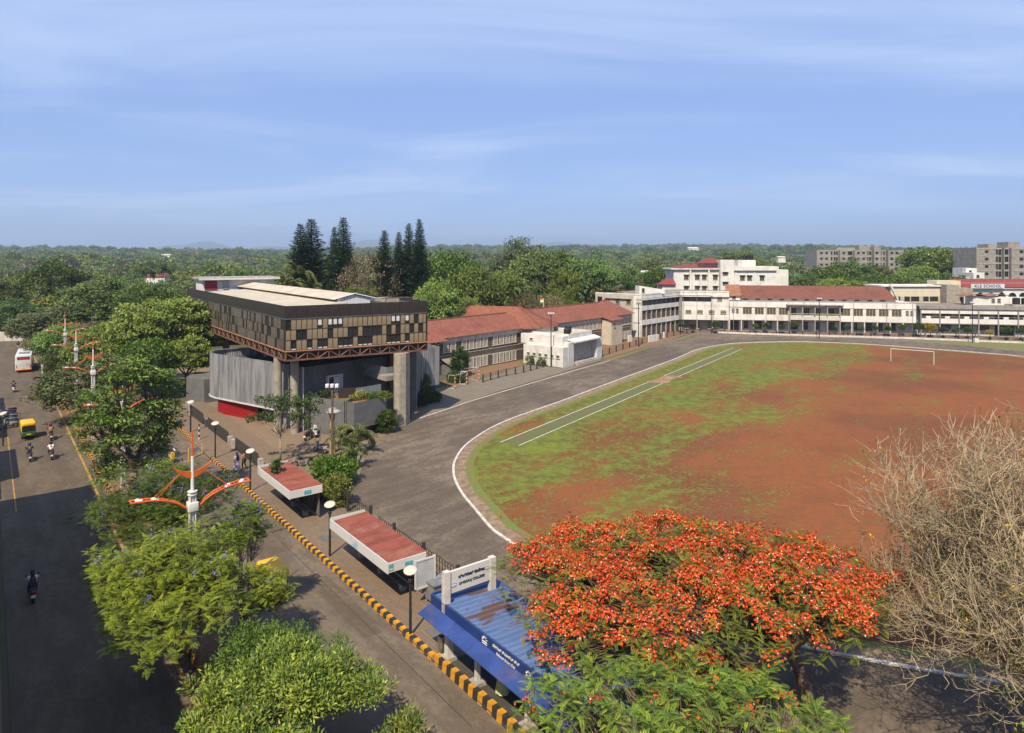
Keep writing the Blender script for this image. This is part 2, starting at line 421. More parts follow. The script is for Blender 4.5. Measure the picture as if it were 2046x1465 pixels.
# ------------------------------------------------------------------ roads
def sheet(name, s0, s1, t0, t1, z, mat):
    mb = MB(); n = max(1, int((s1 - s0) / 20))
    for i in range(n):
        a, b = s0 + (s1 - s0) * i / n, s0 + (s1 - s0) * (i + 1) / n
        mb.quad(ST(a, t0, z), ST(a, t1, z), ST(b, t1, z), ST(b, t0, z))
    return tag(mb.build(name, MATS[mat]), kind='structure')
def asphalt_patches():
    r = random.Random(9)                                   # sealed repairs, trench lines and the joint between the two lanes
    for (s0, s1, t0, t1, m) in ((46, 51.5, 14.2, 16.6, 'asphalt_road'), (58, 60, 12, 13.4, 'asphalt_platform'), (33, 41, 15.6, 16.9, 'asphalt_road'), (62, 70, 14.6, 16.2, 'asphalt_road'), (84, 90, 12.2, 14, 'asphalt_platform')):
        sheet('road_patch', s0, s1, t0, t1, .0065, m)
    for (s0, s1, t) in ((20, 70, 13.9), (24, 60, 16.3)): sheet('road_joint', s0, s1, t, t + .035, .0075, 'kerb_black')
TK = 17.4                                                   # road edge of the footpath
sheet('road', -45, 196, .8, 8.0, .004, 'asphalt_road')
sheet('road', -45, 196, 10.2, TK, .004, 'asphalt_lane')
sheet('road', 196, 209, -70, 60, .004, 'asphalt_road')
asphalt_patches()
sheet('road_marking', -20, 192, 7.28, 7.46, .009, 'line_yellow')
sheet('road_marking', 66, 98, 1.75, 1.85, .009, 'line_yellow')
mb = MB(); mb.stbox(-45, 100, TK, 23.6, .0, .13)
tag(mb.build('footpath', MATS['footpath_pavers']), kind='structure')
mb = MB(); mb.stbox(-45, 28.2, TK + .3, 22.6, .02, .30)
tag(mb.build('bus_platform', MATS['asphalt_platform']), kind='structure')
mb = MB(); mb.stbox(-45, 192, -4, .5, .0, .14)
tag(mb.build('roadside_footpath', MATS['footpath_pavers']), kind='structure')
mb = MB(); mb.stbox(-45, 188, 8.2, 10.0, .0, .22)
tag(mb.build('median', MATS['bed_earth']), kind='structure')

def kerb(name, label, segs, t0, t1, h, mats, step, group=None, grp2=None):
    root = thing(name, label, 'kerb', tuple(ST(segs[0][0], t0)), group=group)
    meshes = {}
    for (a, b, hh) in segs:
        n = int((b - a) / step)
        for i in range(n):
            m = mats[i % len(mats)]; key = (m, hh)
            if key not in meshes:
                bm = MB(); L = step - .012; w = t1 - t0; c = .05
                P = [(0, 0), (L, 0), (L, w), (0, w)]
                lo = [(UX * p[0] + NX * p[1], UY * p[0] + NY * p[1]) for p in P]
                up = [(UX * p[0] + NX * (p[1] if p[1] else c), UY * p[0] + NY * (p[1] if p[1] else c)) for p in P]
                bm.hexa([(*lo[0], 0), (*lo[3], 0), (*lo[2], 0), (*lo[1], 0), (*up[0], hh), (*up[3], hh), (*up[2], hh), (*up[1], hh)])
                meshes[key] = bm.mesh('kerb_block', MATS[m])
            put('kerb_block', meshes[key], root, ST(a + i * step, t0 + rnd.uniform(-.012, .012), -.0))
    return root
kerb('striped_kerb', 'black and yellow striped kerb along the bus stop footpath', [(29.2, 71.6, .24), (20.4, 29.1, .44), (79.4, 98, .24)], TK - .02, TK + .3, .24, ['kerb_yellow', 'kerb_black'], .37)
kerb('striped_kerb', 'faded black and yellow kerb edging the planted median, on the left lane side', [(22, 110, .3)], 7.98, 8.2, .3, ['kerb_yellow', 'kerb_black'], .5)
kerb('striped_kerb', 'black and yellow kerb at the far left roadside under the lamp', [(70, 112, .22)], .5, .78, .22, ['kerb_yellow', 'kerb_black'], .6)
kerb('striped_kerb', 'black and yellow kerb across the far end of the left road', [(204, 250, .3)], 0, .3, .3, ['kerb_yellow', 'kerb_black'], 1.1).location
# the last one turns across the junction
ke = bpy.data.objects['striped_kerb.003']; ke.rotation_euler = (0, 0, R(90)); ke.location = ST(209.3, 6.0)

# ------------------------------------------------------------------ sports ground
inner_px = [(2300, 748), (2046, 713), (1970.6, 706), (1861.6, 697.6), (1731, 688), (1620, 683.4), (1544, 683.4), (1478, 685.6), (1434, 690), (1390, 700), (1341.5, 720),
            (1240, 757.3), (1122.6, 801), (1041, 829.5), (990.7, 850), (956, 870), (924.8, 894), (907.5, 920.6), (903.7, 939.4), (907.5, 961), (921.6, 988), (943.6, 1014.8),
            (978, 1055.6), (1003, 1074.5), (1080, 1125), (1200, 1182), (1348, 1230.7), (1580, 1291), (1927, 1356), (2400, 1430)]
inner = [G(*p) for p in inner_px]
inner = catmull(inner, 5)
far_close = [Vector((75, 12, 0)), Vector((170, 20, 0)), Vector((190, 90, 0))]
outer_px = [(840, 836), (915, 811), (951, 799), (1148.5, 740.6), (1225, 718.6), (1324, 686.7), (1372, 672), (1395, 667.5), (1423, 668), (1500, 672), (1620, 674), (1700, 675.5), (1807, 680), (1927, 690), (2046, 702), (2300, 730)]
outer = catmull([G(*p) for p in outer_px], 4)
# asphalt of the track and the apron behind the bus stop
apron = [G(1900, 669), G(1620, 668), G(1500, 667.2), G(1395, 665), G(1372, 667), G(1200, 722), G(1000, 782), G(905, 813), G(862, 827), G(830, 838), G(791, 858), G(758, 875), G(733, 892), G(716, 925), G(700, 960)]
apron += [ST(57.0, 23.0), ST(36, 23.0), ST(10, 23.3), ST(-30, 24)]
apron += [Vector((60, -5, 0)), Vector((200, 0, 0)), Vector((210, 150, 0))]
tag(flat_poly('running_track', apron, .002, MATS['asphalt_track']), kind='structure')
fld = list(inner) + [Vector((inner[-1].x, inner[-1].y, 0))] + far_close
tag(flat_poly('playing_field', [(p.x, p.y) for p in inner] + [(p.x, p.y) for p in far_close], .010, MATS['field_soil_grass']), kind='structure')
i1 = offset_line(inner, .21); i2 = offset_line(inner, 1.25); i3 = offset_line(inner, 2.6)
mb = MB(); ribbon(mb, i1, i2, .014)
M('edge_strip', (.21, .15, .095), .95, .25, 1.2, bump=.3, bscale=9.)
tag(mb.build('track_edge_strip', MATS['edge_strip']), kind='structure')
mb = MB(); ribbon(mb, i2, offset_line(inner, 2.0), .018)
tag(mb.build('grass_verge', MATS['verge_grass']), kind='structure')
# white kerb of the inside lane, a real low step
def line_kerb(name, A, B, h, mat, label):
    mb = MB()
    for i in range(len(A) - 1):
        a, b, c, d = A[i], A[i + 1], B[i + 1], B[i]
        mb.quad((a.x, a.y, h), (b.x, b.y, h), (c.x, c.y, h), (d.x, d.y, h))
        mb.quad((a.x, a.y, 0), (b.x, b.y, 0), (b.x, b.y, h), (a.x, a.y, h)); mb.quad((d.x, d.y, h), (c.x, c.y, h), (c.x, c.y, 0), (d.x, d.y, 0))
    o = mb.build(name, MATS[mat]); tag(o, label, 'kerb'); return o
line_kerb('track_kerb', inner, i1, .09, 'kerb_white', 'white painted kerb curving round the inside of the running track')
mb = MB(); ribbon(mb, outer, offset_line(outer, .22), .008)
tag(mb.build('track_line', MATS['line_white']), kind='structure')
# gravel apron between the track and the stone building, garden in front of the school
tag(flat_poly('paved_apron', [G(*p) for p in [(905, 812), (1000, 781), (1140, 739), (1205, 719), (1192, 716), (1120, 736), (1048, 728), (1010, 742), (900, 772), (878, 775), (830, 800), (850, 830)]], .006, MATS['apron_pavers']), kind='structure')
tag(flat_poly('garden_bed', [G(*p) for p in [(880, 764), (932, 735), (1014, 720), (1130, 695), (1270, 672), (1350, 662), (1372, 668), (1285, 695), (1205, 718), (1205, 716), (1120, 700), (1048, 727), (1010, 741), (905, 771)]], .007, MATS['bed_earth']), kind='structure')
tag(flat_poly('grass_verge', [G(*p) for p in [(1205, 719.5), (1290, 696), (1385, 667), (1392, 668.4), (1322, 687.5), (1220, 720.5)]], .012, MATS['verge_grass']), kind='structure')
M('school_terrace', (.16, .115, .085), .9, .2, .8)
tag(flat_poly('school_forecourt', [G(*p) for p in [(1352, 657), (1500, 655), (1700, 658), (1850, 665), (2300, 672), (2300, 694), (2046, 685), (1850, 677), (1700, 672.5), (1560, 669), (1450, 666.5), (1372, 666)]], .012, MATS['school_terrace']), kind='structure')
tag(flat_poly('grass_verge', [G(*p) for p in [(1800, 678.6), (1900, 681.5), (2046, 687), (2300, 698), (2300, 729), (2046, 701), (1927, 689.2), (1860, 683)]], .014, MATS['verge_grass']), kind='structure')
# low white kerb wall of the school forecourt
fk = catmull([G(*p) for p in [(1428, 665.6), (1500, 668.4), (1600, 671.6), (1700, 674.3), (1800, 677.3), (1850, 678.8), (1950, 683), (2046, 686.6), (2300, 698)]], 3)
line_kerb('forecourt_kerb', fk, offset_line(fk, .35), .4, 'kerb_white', 'low white kerb wall between the school forecourt and the track')
# jump runway with its white border lines and sand patch
A0, A1, B0, B1 = G(1000, 884), G(1465, 695), G(1036, 891), G(1484, 697)
def lerp(a, b, t): return a + (b - a) * t
mb = MB(); mb.quad(*[(p.x, p.y, .016) for p in (A0, B0, B1, A1)])
tag(mb.build('jump_runway', MATS['strip_grass']), kind='structure')
for (P, Q) in ((A0, A1), (B0, B1)):
    d = (Q - P).normalized(); nn = Vector((-d.y, d.x, 0)) * .07
    for (a, b) in ((0, .47), (.53, 1)):
        p, q = lerp(P, Q, a), lerp(P, Q, b); mb = MB(); mb.quad(*[(v.x, v.y, .024) for v in (p - nn, q - nn, q + nn, p + nn)])
        tag(mb.build('runway_line', MATS['line_white']), kind='structure')
M('sand', (.25, .165, .092), .95, .2, .8, bump=.4, bscale=5.)
sp = [lerp(A0, A1, .462) + Vector((-.25, .2, 0)), lerp(A0, A1, .50) + Vector((.1, -.2, 0)), lerp(A0, A1, .54), lerp(B0, B1, .548) + Vector((.5, -.3, 0)), lerp(B0, B1, .51) + Vector((.15, .1, 0)), lerp(B0, B1, .475) + Vector((.35, -.4, 0))]
sp = catmull(sp, 6, True); tag(flat_poly('sand_patch', sp, .028, MATS['sand']), kind='structure')
# museum forecourt
tag(flat_poly('museum_court', [ST(100, 23.5), ST(57.3, 23.1), ST(58, 27), G(735, 893), G(758, 876), G(792, 858), G(832, 838), G(864, 827), G(905, 812), G(830, 775), Vector((-60, 130, 0)), ST(128, 23.5)], .005, MATS['court_pavers']), kind='structure')
# ------------------------------------------------------------------ raised museum building
M('fascia_brown', (.030, .022, .017), .38, .18, .6, spec=.5)
M('frame_brown', (.035, .027, .02), .5, .1, 2)
M('panel_dark', (.026, .019, .015), .35, .3, 1.0, spec=.5)
M('panel_taupe', (.120, .102, .078), .5, .22, .9)
M('panel_tan', (.235, .180, .110), .42, .14, .6)
M('panel_dark_taupe', (.095, .078, .056), .5, .2, .9)
M('copper', (.55, .27, .13), .45, .14, 1.0, metal=.35)
M('truss_rust', (.155, .075, .048), .65, .2, 1.5)
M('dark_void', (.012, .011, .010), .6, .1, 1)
M('roof_cream', (.48, .42, .31), .6, .10, .5, stain=(.36, .29, .2), stain_amt=.55)
M('roof_dark', (.055, .052, .052), .7, .15, .5)
M('sheet_white', (.53, .53, .52), .45, .06, 1.)
M('paint_white', (.56, .545, .505), .8, .08, .7, stain=(.34, .30, .24), stain_amt=.7)
M('paint_red', (.26, .008, .012), .38, .08, .5)
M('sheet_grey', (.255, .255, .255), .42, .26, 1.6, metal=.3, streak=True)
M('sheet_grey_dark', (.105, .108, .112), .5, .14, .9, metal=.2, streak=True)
M('render_grey', (.125, .122, .118), .85, .1, 1.2, bump=.1)
M('raw_concrete', (.29, .255, .20), .85, .14, 1.5, bump=.2, bscale=9., stain=(.2, .175, .145), stain_amt=.6)
M('glass_dark', (.02, .024, .027), .08, .1, 1, spec=.6)
M('blind_white', (.55, .54, .52), .7, .08, 2)
def glass_mat():
    m, nt, b = newmat('clear_glass'); b.inputs['Base Color'].default_value = (.75, .85, .85, 1); b.inputs['Roughness'].default_value = .03
    b.inputs['Alpha'].default_value = .13; b.inputs['Specular IOR Level'].default_value = .7
glass_mat()

CO = Vector((-24.74, 74.5, 0))                     # front corner
DL = Vector((-.7265, 1, 0)).normalized(); DR = Vector((1.647, 1, 0)).normalized()
LL, LR = 51.5, 16.85
ZB, ZC, ZP, ZT = 8.48, 9.52, 13.18, 14.55           # truss bottom, copper line, panel top, parapet top
def MP(l, r, z=0.0):
    v = CO + DL * l + DR * r; return Vector((v.x, v.y, z))
NLv = Vector((-DL.y, DL.x, 0)) ; NLv = NLv if NLv.dot(Vector((-1, -1, 0))) > 0 else -NLv      # outward of the road front
NRv = Vector((DR.y, -DR.x, 0))                                                               # outward of the field front
mus = thing('museum_building', 'long brown panelled museum block raised on concrete columns above grey corrugated walls', 'building', tuple(CO))
rm = random.Random(11)
# core box (slightly inside the skin), dark
mb = MB(); mb.prism([MP(.25, .25), MP(LL - .25, .25), MP(LL - .25, LR - .25), MP(.25, LR - .25)], ZB + .15, ZP + .55)
mb.build('inner_block', MATS['dark_void'], mus)
# fascia panels
def skin(side, a, b, z0, z1, out, th, mat, name, mesh_cache={}):
    """one flat panel on the road front (side 0, along DL) or the field front (side 1, along DR)"""
    D, N = (DL, NLv) if side == 0 else (DR, NRv)
    o = CO + D * a + N * out; mb = MB(); mb.obox((0, 0, 0), D * (b - a), -N * th, (0, 0, z1 - z0))
    key = (side, round(b - a, 2), round(z1 - z0, 2), th, mat)
    if key not in mesh_cache: mesh_cache[key] = mb.mesh(name, MATS[mat])
    return put(name, mesh_cache[key], mus, (o.x, o.y, z0))
n = 14
for i in range(n): skin(1, i * LR / n + .012, (i + 1) * LR / n - .012, ZP + .03, ZT, .06, .12, 'fascia_brown', 'fascia_panel')
n = 43
for i in range(n): skin(0, i * LL / n + .012, (i + 1) * LL / n - .012, ZP + .03, ZT, .06, .12, 'fascia_brown', 'fascia_panel')
mb = MB(); mb.obox(MP(0, 0, ZP - .12) + NRv * .03, DR * LR, -NRv * .3, (0, 0, .14)); mb.obox(MP(0, 0, ZP - .12) + NLv * .03, DL * LL, -NLv * .3, (0, 0, .14))
mb.build('upper_rail', MATS['sheet_grey_dark'], mus)
# back sides of the box
mb = MB(); mb.obox(MP(LL, 0, ZB), DR * LR, -DL * .2, (0, 0, ZT - ZB)); mb.obox(MP(0, LR, ZB), DL * LL, NLv * .2, (0, 0, ZT - ZB))
mb.build('back_wall', MATS['fascia_brown'], mus)
# field front: grid of panels, 28 x 3, some open
rows = [ZC + .12, ZC + .12 + 1.14, ZC + .12 + 2.28, ZP - .14]
openr = {2: {0: 'd', 6: 'b', 8: 'b', 9: 'b', 10: 'b', 21: 'b', 22: 'b', 24: 'b', 26: 'h'},
         1: {2: 'd', 3: 'd', 8: 'd', 12: 'd', 13: 'd', 15: 'd', 16: 'd', 17: 'd', 18: 'd', 20: 'd', 22: 'd', 25: 'd', 27: 'd'},
         0: {1: 'd', 4: 'd', 6: 'd', 7: 'd', 10: 'd', 11: 'd', 12: 'd', 14: 'd', 15: 'd', 16: 'd', 20: 'd', 21: 'd', 22: 'd', 24: 'd'}}
NC = 29; cw = LR / NC
for r_ in range(3):
    for c_ in range(NC):
        k = openr[r_].get(c_); a, b = c_ * cw + .03, (c_ + 1) * cw - .03; z0, z1 = rows[r_] + .03, rows[r_ + 1] - .03
        if k is None: skin(1, a, b, z0, z1, .0 + rm.uniform(-.01, .01), .03, 'panel_tan', 'wall_panel')
        else:
            p = skin(1, a, b, z0, z1, -.10, .02, 'glass_dark', 'window_pane')
            if k == 'b': skin(1, a + .05, b - .05, z0 + .34, z1 - .04, -.05, .01, 'blind_white', 'blind')
            elif k == 'd' and r_ == 0: skin(1, a, b, z0 + .02, z0 + .14, -.05, .04, 'blind_white', 'window_sill')
mb = MB()
for c_ in range(NC + 1): mb.obox(MP(0, c_ * cw - .025, rows[0]) + NRv * .03, DR * .05, -NRv * .12, (0, 0, rows[3] - rows[0]))
for r_ in range(4): mb.obox(MP(0, 0, rows[r_] - .03) + NRv * .035, DR * LR, -NRv * .12, (0, 0, .06))
mb.build('front_mullions', MATS['frame_brown'], mus)
# road front: narrow and wide screens in three rows
for r_ in range(3):
    l = 0.0; prev = None
    while l < LL - .5:
        w = rm.choice([.55, .55, .8, .8, 1.1, 1.65])
        m = rm.choice(['panel_dark', 'panel_taupe', 'panel_taupe', 'panel_dark_taupe', 'panel_dark'])
        if m == prev and m == 'panel_dark': m = 'panel_taupe'
        prev = m; e = min(l + w, LL)
        skin(0, l + .02, e - .02, rows[r_] + .02, rows[r_ + 1] - .02, (-.05 if m == 'panel_dark' else .0), .03, m, 'wall_screen'); l = e
mb = MB()
for r_ in range(4): mb.obox(MP(0, 0, rows[r_] - .02) + NLv * .02, DL * LL, -NLv * .1, (0, 0, .04))
mb.build('screen_rails', MATS['frame_brown'], mus)
# copper band and truss
mb = MB(); mb.obox(MP(0, 0, ZC) + NRv * .12 , DR * LR, -NRv * .3, (0, 0, .1)); mb.build('copper_band', MATS['copper'], mus)
mb = MB(); mb.obox(MP(0, 0, ZC) + NLv * .12, DL * LL, -NLv * .3, (0, 0, .1)); mb.build('copper_band', MATS['copper'], mus)
def beam(mb, a, b, w=.09):
    a, b = Vector(a), Vector(b); mb.tube([a, b], w * .7, 4)
nR = 16
for side, D, N, L, nB in ((1, DR, NRv, LR, 14), (0, DL, NLv, LL, 40)):
    mb = MB(); o = CO + N * .02
    mb.obox(o + Vector((0, 0, ZB)), D * L, -N * .16, (0, 0, .16)); mb.obox(o + Vector((0, 0, ZC - .14)), D * L, -N * .16, (0, 0, .13))
    mb.build('truss_chord', MATS['truss_rust'], mus)
    st = MB(); di = MB()
    for i in range(nB + 1): beam(st, o - N * .08 + D * (L * i / nB) + Vector((0, 0, ZB + .1)), o - N * .08 + D * (L * i / nB) + Vector((0, 0, ZC - .1)), .10)
    for i in range(nB):
        a, b = (i, i + 1) if i % 2 == 0 else (i + 1, i)
        beam(di, o - N * .08 + D * (L * a / nB) + Vector((0, 0, ZC - .14)), o - N * .08 + D * (L * b / nB) + Vector((0, 0, ZB + .12)), .085)
    tag(st.build('truss_posts', MATS['truss_rust'], mus), kind='stuff'); tag(di.build('truss_diagonals', MATS['truss_rust'], mus), kind='stuff')
# soffit
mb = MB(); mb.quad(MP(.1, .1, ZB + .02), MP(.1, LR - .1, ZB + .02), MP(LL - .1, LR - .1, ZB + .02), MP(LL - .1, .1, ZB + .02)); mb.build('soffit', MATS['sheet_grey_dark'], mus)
# roof: cream sheets, dark inner gutter, ridge monitor, penthouse
mb = MB(); mb.prism([MP(.3, .3), MP(LL - .3, .3), MP(LL - .3, LR - .3), MP(.3, LR - .3)], ZP + .6, ZT - .28); mb.build('roof_deck', MATS['roof_dark'], mus)
for i in range(9):
    a, b = .5 + i * 4.55, .5 + (i + 1) * 4.55 - .03
    mb = MB(); mb.hexa([MP(a, .5, ZT - .25), MP(a, 7.2, ZT - .15), MP(b, 7.2, ZT - .15), MP(b, .5, ZT - .25), MP(a, .5, ZT - .20), MP(a, 7.2, ZT + .10), MP(b, 7.2, ZT + .10), MP(b, .5, ZT - .20)]); mb.build('roof_sheet', MATS['roof_cream'], mus)
mb = MB(); mb.hexa([MP(.6, 11.0, ZT - .2), MP(.6, 16.2, ZT - .24), MP(44, 16.2, ZT - .24), MP(44, 11.0, ZT - .2), MP(.6, 11.0, ZT - .05), MP(.6, 16.2, ZT - .2), MP(44, 16.2, ZT - .2), MP(44, 11.0, ZT - .05)]); mb.build('roof_sheet', MATS['roof_dark'], mus)
m0, m1, mc = 6.6, 11.2, 8.9; l0, l1 = 3.0, 46.0; ze, za = 14.95, 15.5
mb = MB(); mb.prism([MP(l0, m0 + .35), MP(l1, m0 + .35), MP(l1, m1 - .35), MP(l0, m1 - .35)], ZT - .2, ze - .12); mb.build('monitor_wall', MATS['sheet_grey_dark'], mus)
for i in range(10):
    a, b = m0 + .3 + i * .4, m0 + .3 + (i + 1) * .4 - .02
    za_ = ze + (za - ze) * (1 - abs((a + b) / 2 - mc) / 2.3) - .08
    mb = MB(); mb.obox(MP(l0 - .12, a, ZT - .35), DR * (b - a), DL * .1, (0, 0, za_ - ZT + .35)); mb.build('gable_board', MATS['sheet_white'], mus)
for (a, za0, b, zb0) in ((m0 - .25, ze - .06, mc, za), (mc, za, m1 + .25, ze - .06)):
    mb = MB(); mb.hexa([MP(l0 - .3, a, za0), MP(l0 - .3, b, zb0), MP(l1, b, zb0), MP(l1, a, za0), MP(l0 - .3, a, za0 + .07), MP(l0 - .3, b, zb0 + .07), MP(l1, b, zb0 + .07), MP(l1, a, za0 + .07)]); mb.build('monitor_roof', MATS['roof_cream'], mus)
mb = MB(); mb.tube([MP(l0 - .32, m0 - .25, ze - .02), MP(l0 - .32, mc, za + .04), MP(l0 - .32, m1 + .25, ze - .02)], .07, 4); mb.build('gable_trim', MATS['sheet_white'], mus)
mb = MB(); mb.obox(MP(46.2, 1.0, ZT - .3), DR * 11.5, DL * 4.6, (0, 0, 1.9)); mb.build('penthouse', MATS['paint_white'], mus)
mb = MB(); mb.obox(MP(45.4, .5, ZT + 1.62), DR * 12.6, DL * 5.8, (0, 0, .32)); mb.build('penthouse_roof', MATS['concrete'], mus)
mb = MB(); mb.obox(MP(45.3, .4, ZT + 1.5), DR * 12.8, DL * .12, (0, 0, .3)); mb.build('penthouse_trim', MATS['sheet_white'], mus)
mb = MB(); mb.obox(MP(46.1, 1.4, ZT - .1), DR * 1.9, DL * .09, (0, 0, 1.5)); mb.build('red_wall', MATS['paint_red'], mus)
mb = MB(); mb.obox(MP(46.1, 4.2, ZT - .1), DR * .9, DL * .09, (0, 0, 1.5)); mb.build('door', MATS['sheet_grey'], mus)
mb = MB(); mb.obox(MP(1.2, 12.2, ZT - .2), DR * 1.6, DL * 3.4, (0, 0, .55)); mb.build('roof_plinth', MATS['raw_concrete'], mus)
for (a, b, c) in ((1.2, 11.6, 2.2), (1.0, 14.6, 1.6), (2.0, 12.4, 3.0)):
    mb = MB(); mb.obox(MP(a, b, ZT + .36), DR * c, DL * .14, (0, 0, .1)); mb.build('loose_plank', MATS['truss_rust'], mus)

# columns
def column(p, r, h, parent=mus, name='column'):
    mb = MB(); mb.cyl(p[0], p[1], 0, 2.9, r, r, 24); mb.cyl(p[0], p[1], 2.9, 5.9, r * .985, r * .985, 24); mb.cyl(p[0], p[1], 5.9, h, r, r, 24); mb.build(name, MATS['raw_concrete'], parent, smooth=False)
column((-26.55, 77.4), .46, ZB); column((-24.6, 77.2), .47, ZB); column((-44.6, 106.5), .5, ZB); column((-33, 92), .46, ZB)
mb = MB()                                           # wide pier, round at one end
pc = G(796, 850); arc = [Vector((pc.x + .56 * math.cos(a), pc.y + .56 * math.sin(a), 0)) for a in [R(x) for x in range(120, 301, 20)]]
pier = [(q.x, q.y) for q in arc] + [(pc.x + .9, pc.y - .05), (pc.x + 1.15, pc.y + 1.6), (pc.x - .1, pc.y + 1.7)]
mb.prism(pier, 0, ZB); mb.build('pier', MATS['raw_concrete'], mus)
mb = MB(); mb.tube([G(818, 838) + Vector((.15, 0, 0)), G(818, 838) + Vector((.15, 0, ZB))], .11, 8); mb.build('downpipe', MATS['fascia_brown'], mus)

# corrugated walls: a footprint line with ribs
def ribbed(path, z0, z1, pitch=.26, depth=.05, closed=False):
    pts = []
    P = [Vector((p[0], p[1], 0)) for p in path]
    if closed: P = P + [P[0]]
    tot = sum((P[i + 1] - P[i]).length for i in range(len(P) - 1)); d = 0; i = 0; seg = 0.0; k = 0
    while d < tot:
        while i < len(P) - 2 and d - seg > (P[i + 1] - P[i]).length: seg += (P[i + 1] - P[i]).length; i += 1
        t = (P[i + 1] - P[i]).normalized(); q = P[i] + t * (d - seg); nn = Vector((-t.y, t.x, 0)) * depth
        if k % 4 in (0, 1): q = q + nn
        pts.append(q); d += pitch * (.30, .20)[k % 2]; k += 1
    pts.append(P[-1]); mb = MB()
    for a, b in zip(pts[:-1], pts[1:]): mb.quad((a.x, a.y, z0), (b.x, b.y, z0), (b.x, b.y, z1), (a.x, a.y, z1))
    return mb
f0, f1 = Vector((-25.6, 78.55, 0)), Vector((-37.6, 86.75, 0))
drum = [f0, f1, Vector((-38.9, 88.1, 0)), Vector((-39.5, 89.6, 0)), Vector((-39.2, 91.2, 0)), Vector((-37.6, 92.6, 0)), Vector((-34, 94.2, 0)), Vector((-24, 98.5, 0)), Vector((-19, 88, 0))]
drumc = catmull(drum[1:7], 5); drumf = [f0] + drumc + drum[7:]
ribbed(drumf, 2.1, 7.5, .30, .055).build('curved_screen', MATS['sheet_grey'], mus)
mb = MB(); mb.prism([(p.x, p.y) for p in offset_line(drumf, .14)], 1.93, 2.09); mb.build('white_lip', MATS['sheet_white'], mus)
mb = MB(); mb.prism([(p.x, p.y) for p in offset_line(drumf, -.5)], 6.2, 6.5); mb.build('terrace_roof', MATS['roof_dark'], mus)
mb = MB()
for a, b in zip(drumf[:-1], drumf[1:]): mb.obox((a.x, a.y, 7.46), b - a, offset_line([a, b], -.22)[0] - a, (0, 0, .08))
mb.build('screen_coping', MATS['sheet_grey'], mus)
red = [Vector((-30.85, 82.9, 0)), Vector((-36.9, 86.6, 0)), Vector((-37.7, 87.5, 0)), Vector((-37.6, 88.7, 0)), Vector((-36.5, 90, 0)), Vector((-29, 93, 0))]
mb = MB(); mb.prism([(p.x, p.y) for p in [red[0]] + catmull(red[1:5], 4) + [red[5]]], 0, 1.94); mb.build('red_base_wall', MATS['paint_red'], mus)
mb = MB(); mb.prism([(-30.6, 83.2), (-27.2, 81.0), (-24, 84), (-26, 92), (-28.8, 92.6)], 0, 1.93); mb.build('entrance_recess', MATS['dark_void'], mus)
# inner corrugated walls under the box
w0, w1, w2 = G(607, 861), Vector((-18.4, 84.9, 0)), Vector((-14.2, 87.6, 0)); wl_ = Vector((-25.6, 79.2, 0))
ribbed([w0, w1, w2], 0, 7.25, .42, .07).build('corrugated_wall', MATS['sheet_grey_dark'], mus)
ribbed([wl_ + Vector((-1.3, .9, 0)), wl_, w0], 0, 7.25, .42, .07).build('corrugated_wall', MATS['sheet_grey'], mus)
mb = MB(); mb.tube([w0 + Vector((-.06, -.06, 0)), w0 + Vector((-.06, -.06, 7.3))], .09, 6); mb.build('corner_trim', MATS['sheet_white'], mus)
mb = MB(); mb.prism([w0 + Vector((.1, .3, 0)), w1 + Vector((-.1, .3, 0)), w2, Vector((-14, 94, 0)), Vector((-22, 92, 0)), Vector((-25.4, 79.6, 0))], 7.0, 7.2); mb.build('upper_floor', MATS['sheet_grey_dark'], mus)
mb = MB(); mb.prism([Vector((-21, 86, 0)), Vector((-12.3, 87.8, 0)), Vector((-12.8, 95, 0)), Vector((-22, 95, 0))], 0, ZB); mb.build('core_wall', MATS['render_grey'], mus)
# white portal
pd = (w1 - w0).normalized(); pn = Vector((pd.y, -pd.x, 0)); po = w0 + pd * 3.05
mb = MB(); zz0, zz1 = 3.2, 5.7
mb.obox(po + pn * .35 + Vector((0, 0, zz0)), pd * .16, -pn * .6, (0, 0, zz1 - zz0)); mb.obox(po + pd * 2.0 + pn * .35 + Vector((0, 0, zz0)), pd * .16, -pn * .6, (0, 0, zz1 - zz0)); mb.obox(po + pn * .35 + Vector((0, 0, zz1)), pd * 2.16, -pn * .6, (0, 0, .18))
mb.build('white_portal', MATS['sheet_white'], mus)
mb = MB(); mb.obox(po + pd * .2 - pn * .02 + pn * .1 + Vector((0, 0, zz0)), pd * .8, pn * .03, (0, 0, 2.2)); mb.build('door', MATS['glass_dark'], mus)
mb = MB(); mb.obox(po + pd * 1.0 + pn * .1 + Vector((0, 0, zz0)), pd * 1.0, pn * .03, (0, 0, 2.4)); mb.build('door_panel', MATS['sheet_white'], mus)
# balcony with glass rail
b0, b1, b2 = AT(724, 740, 84.6), AT(771.5, 758, 80.2), AT(797, 756, 81.6)
zb = 5.3
bal = [(b0.x, b0.y), (b1.x, b1.y), (b2.x, b2.y), (b2.x - 1.2, b2.y + 4.5)]
mb = MB(); mb.prism(bal, zb, zb + .55); mb.build('balcony', MATS['raw_concrete'], mus)
for p, q in ((b0, b1), (b1, b2)):
    d = (q - p); d.z = 0; mb = MB(); mb.obox((p.x, p.y, zb + .58), d, Vector((-d.y, d.x, 0)).normalized() * .03, (0, 0, 1.05)); mb.build('glass_rail', MATS['clear_glass'], mus)
mb = MB(); mb.obox((-15.5, 86.2, 3.2), (2.2, 1.0, 0), (-.2, .4, 0), (0, 0, 5)); mb.build('dark_window', MATS['glass_dark'], mus)
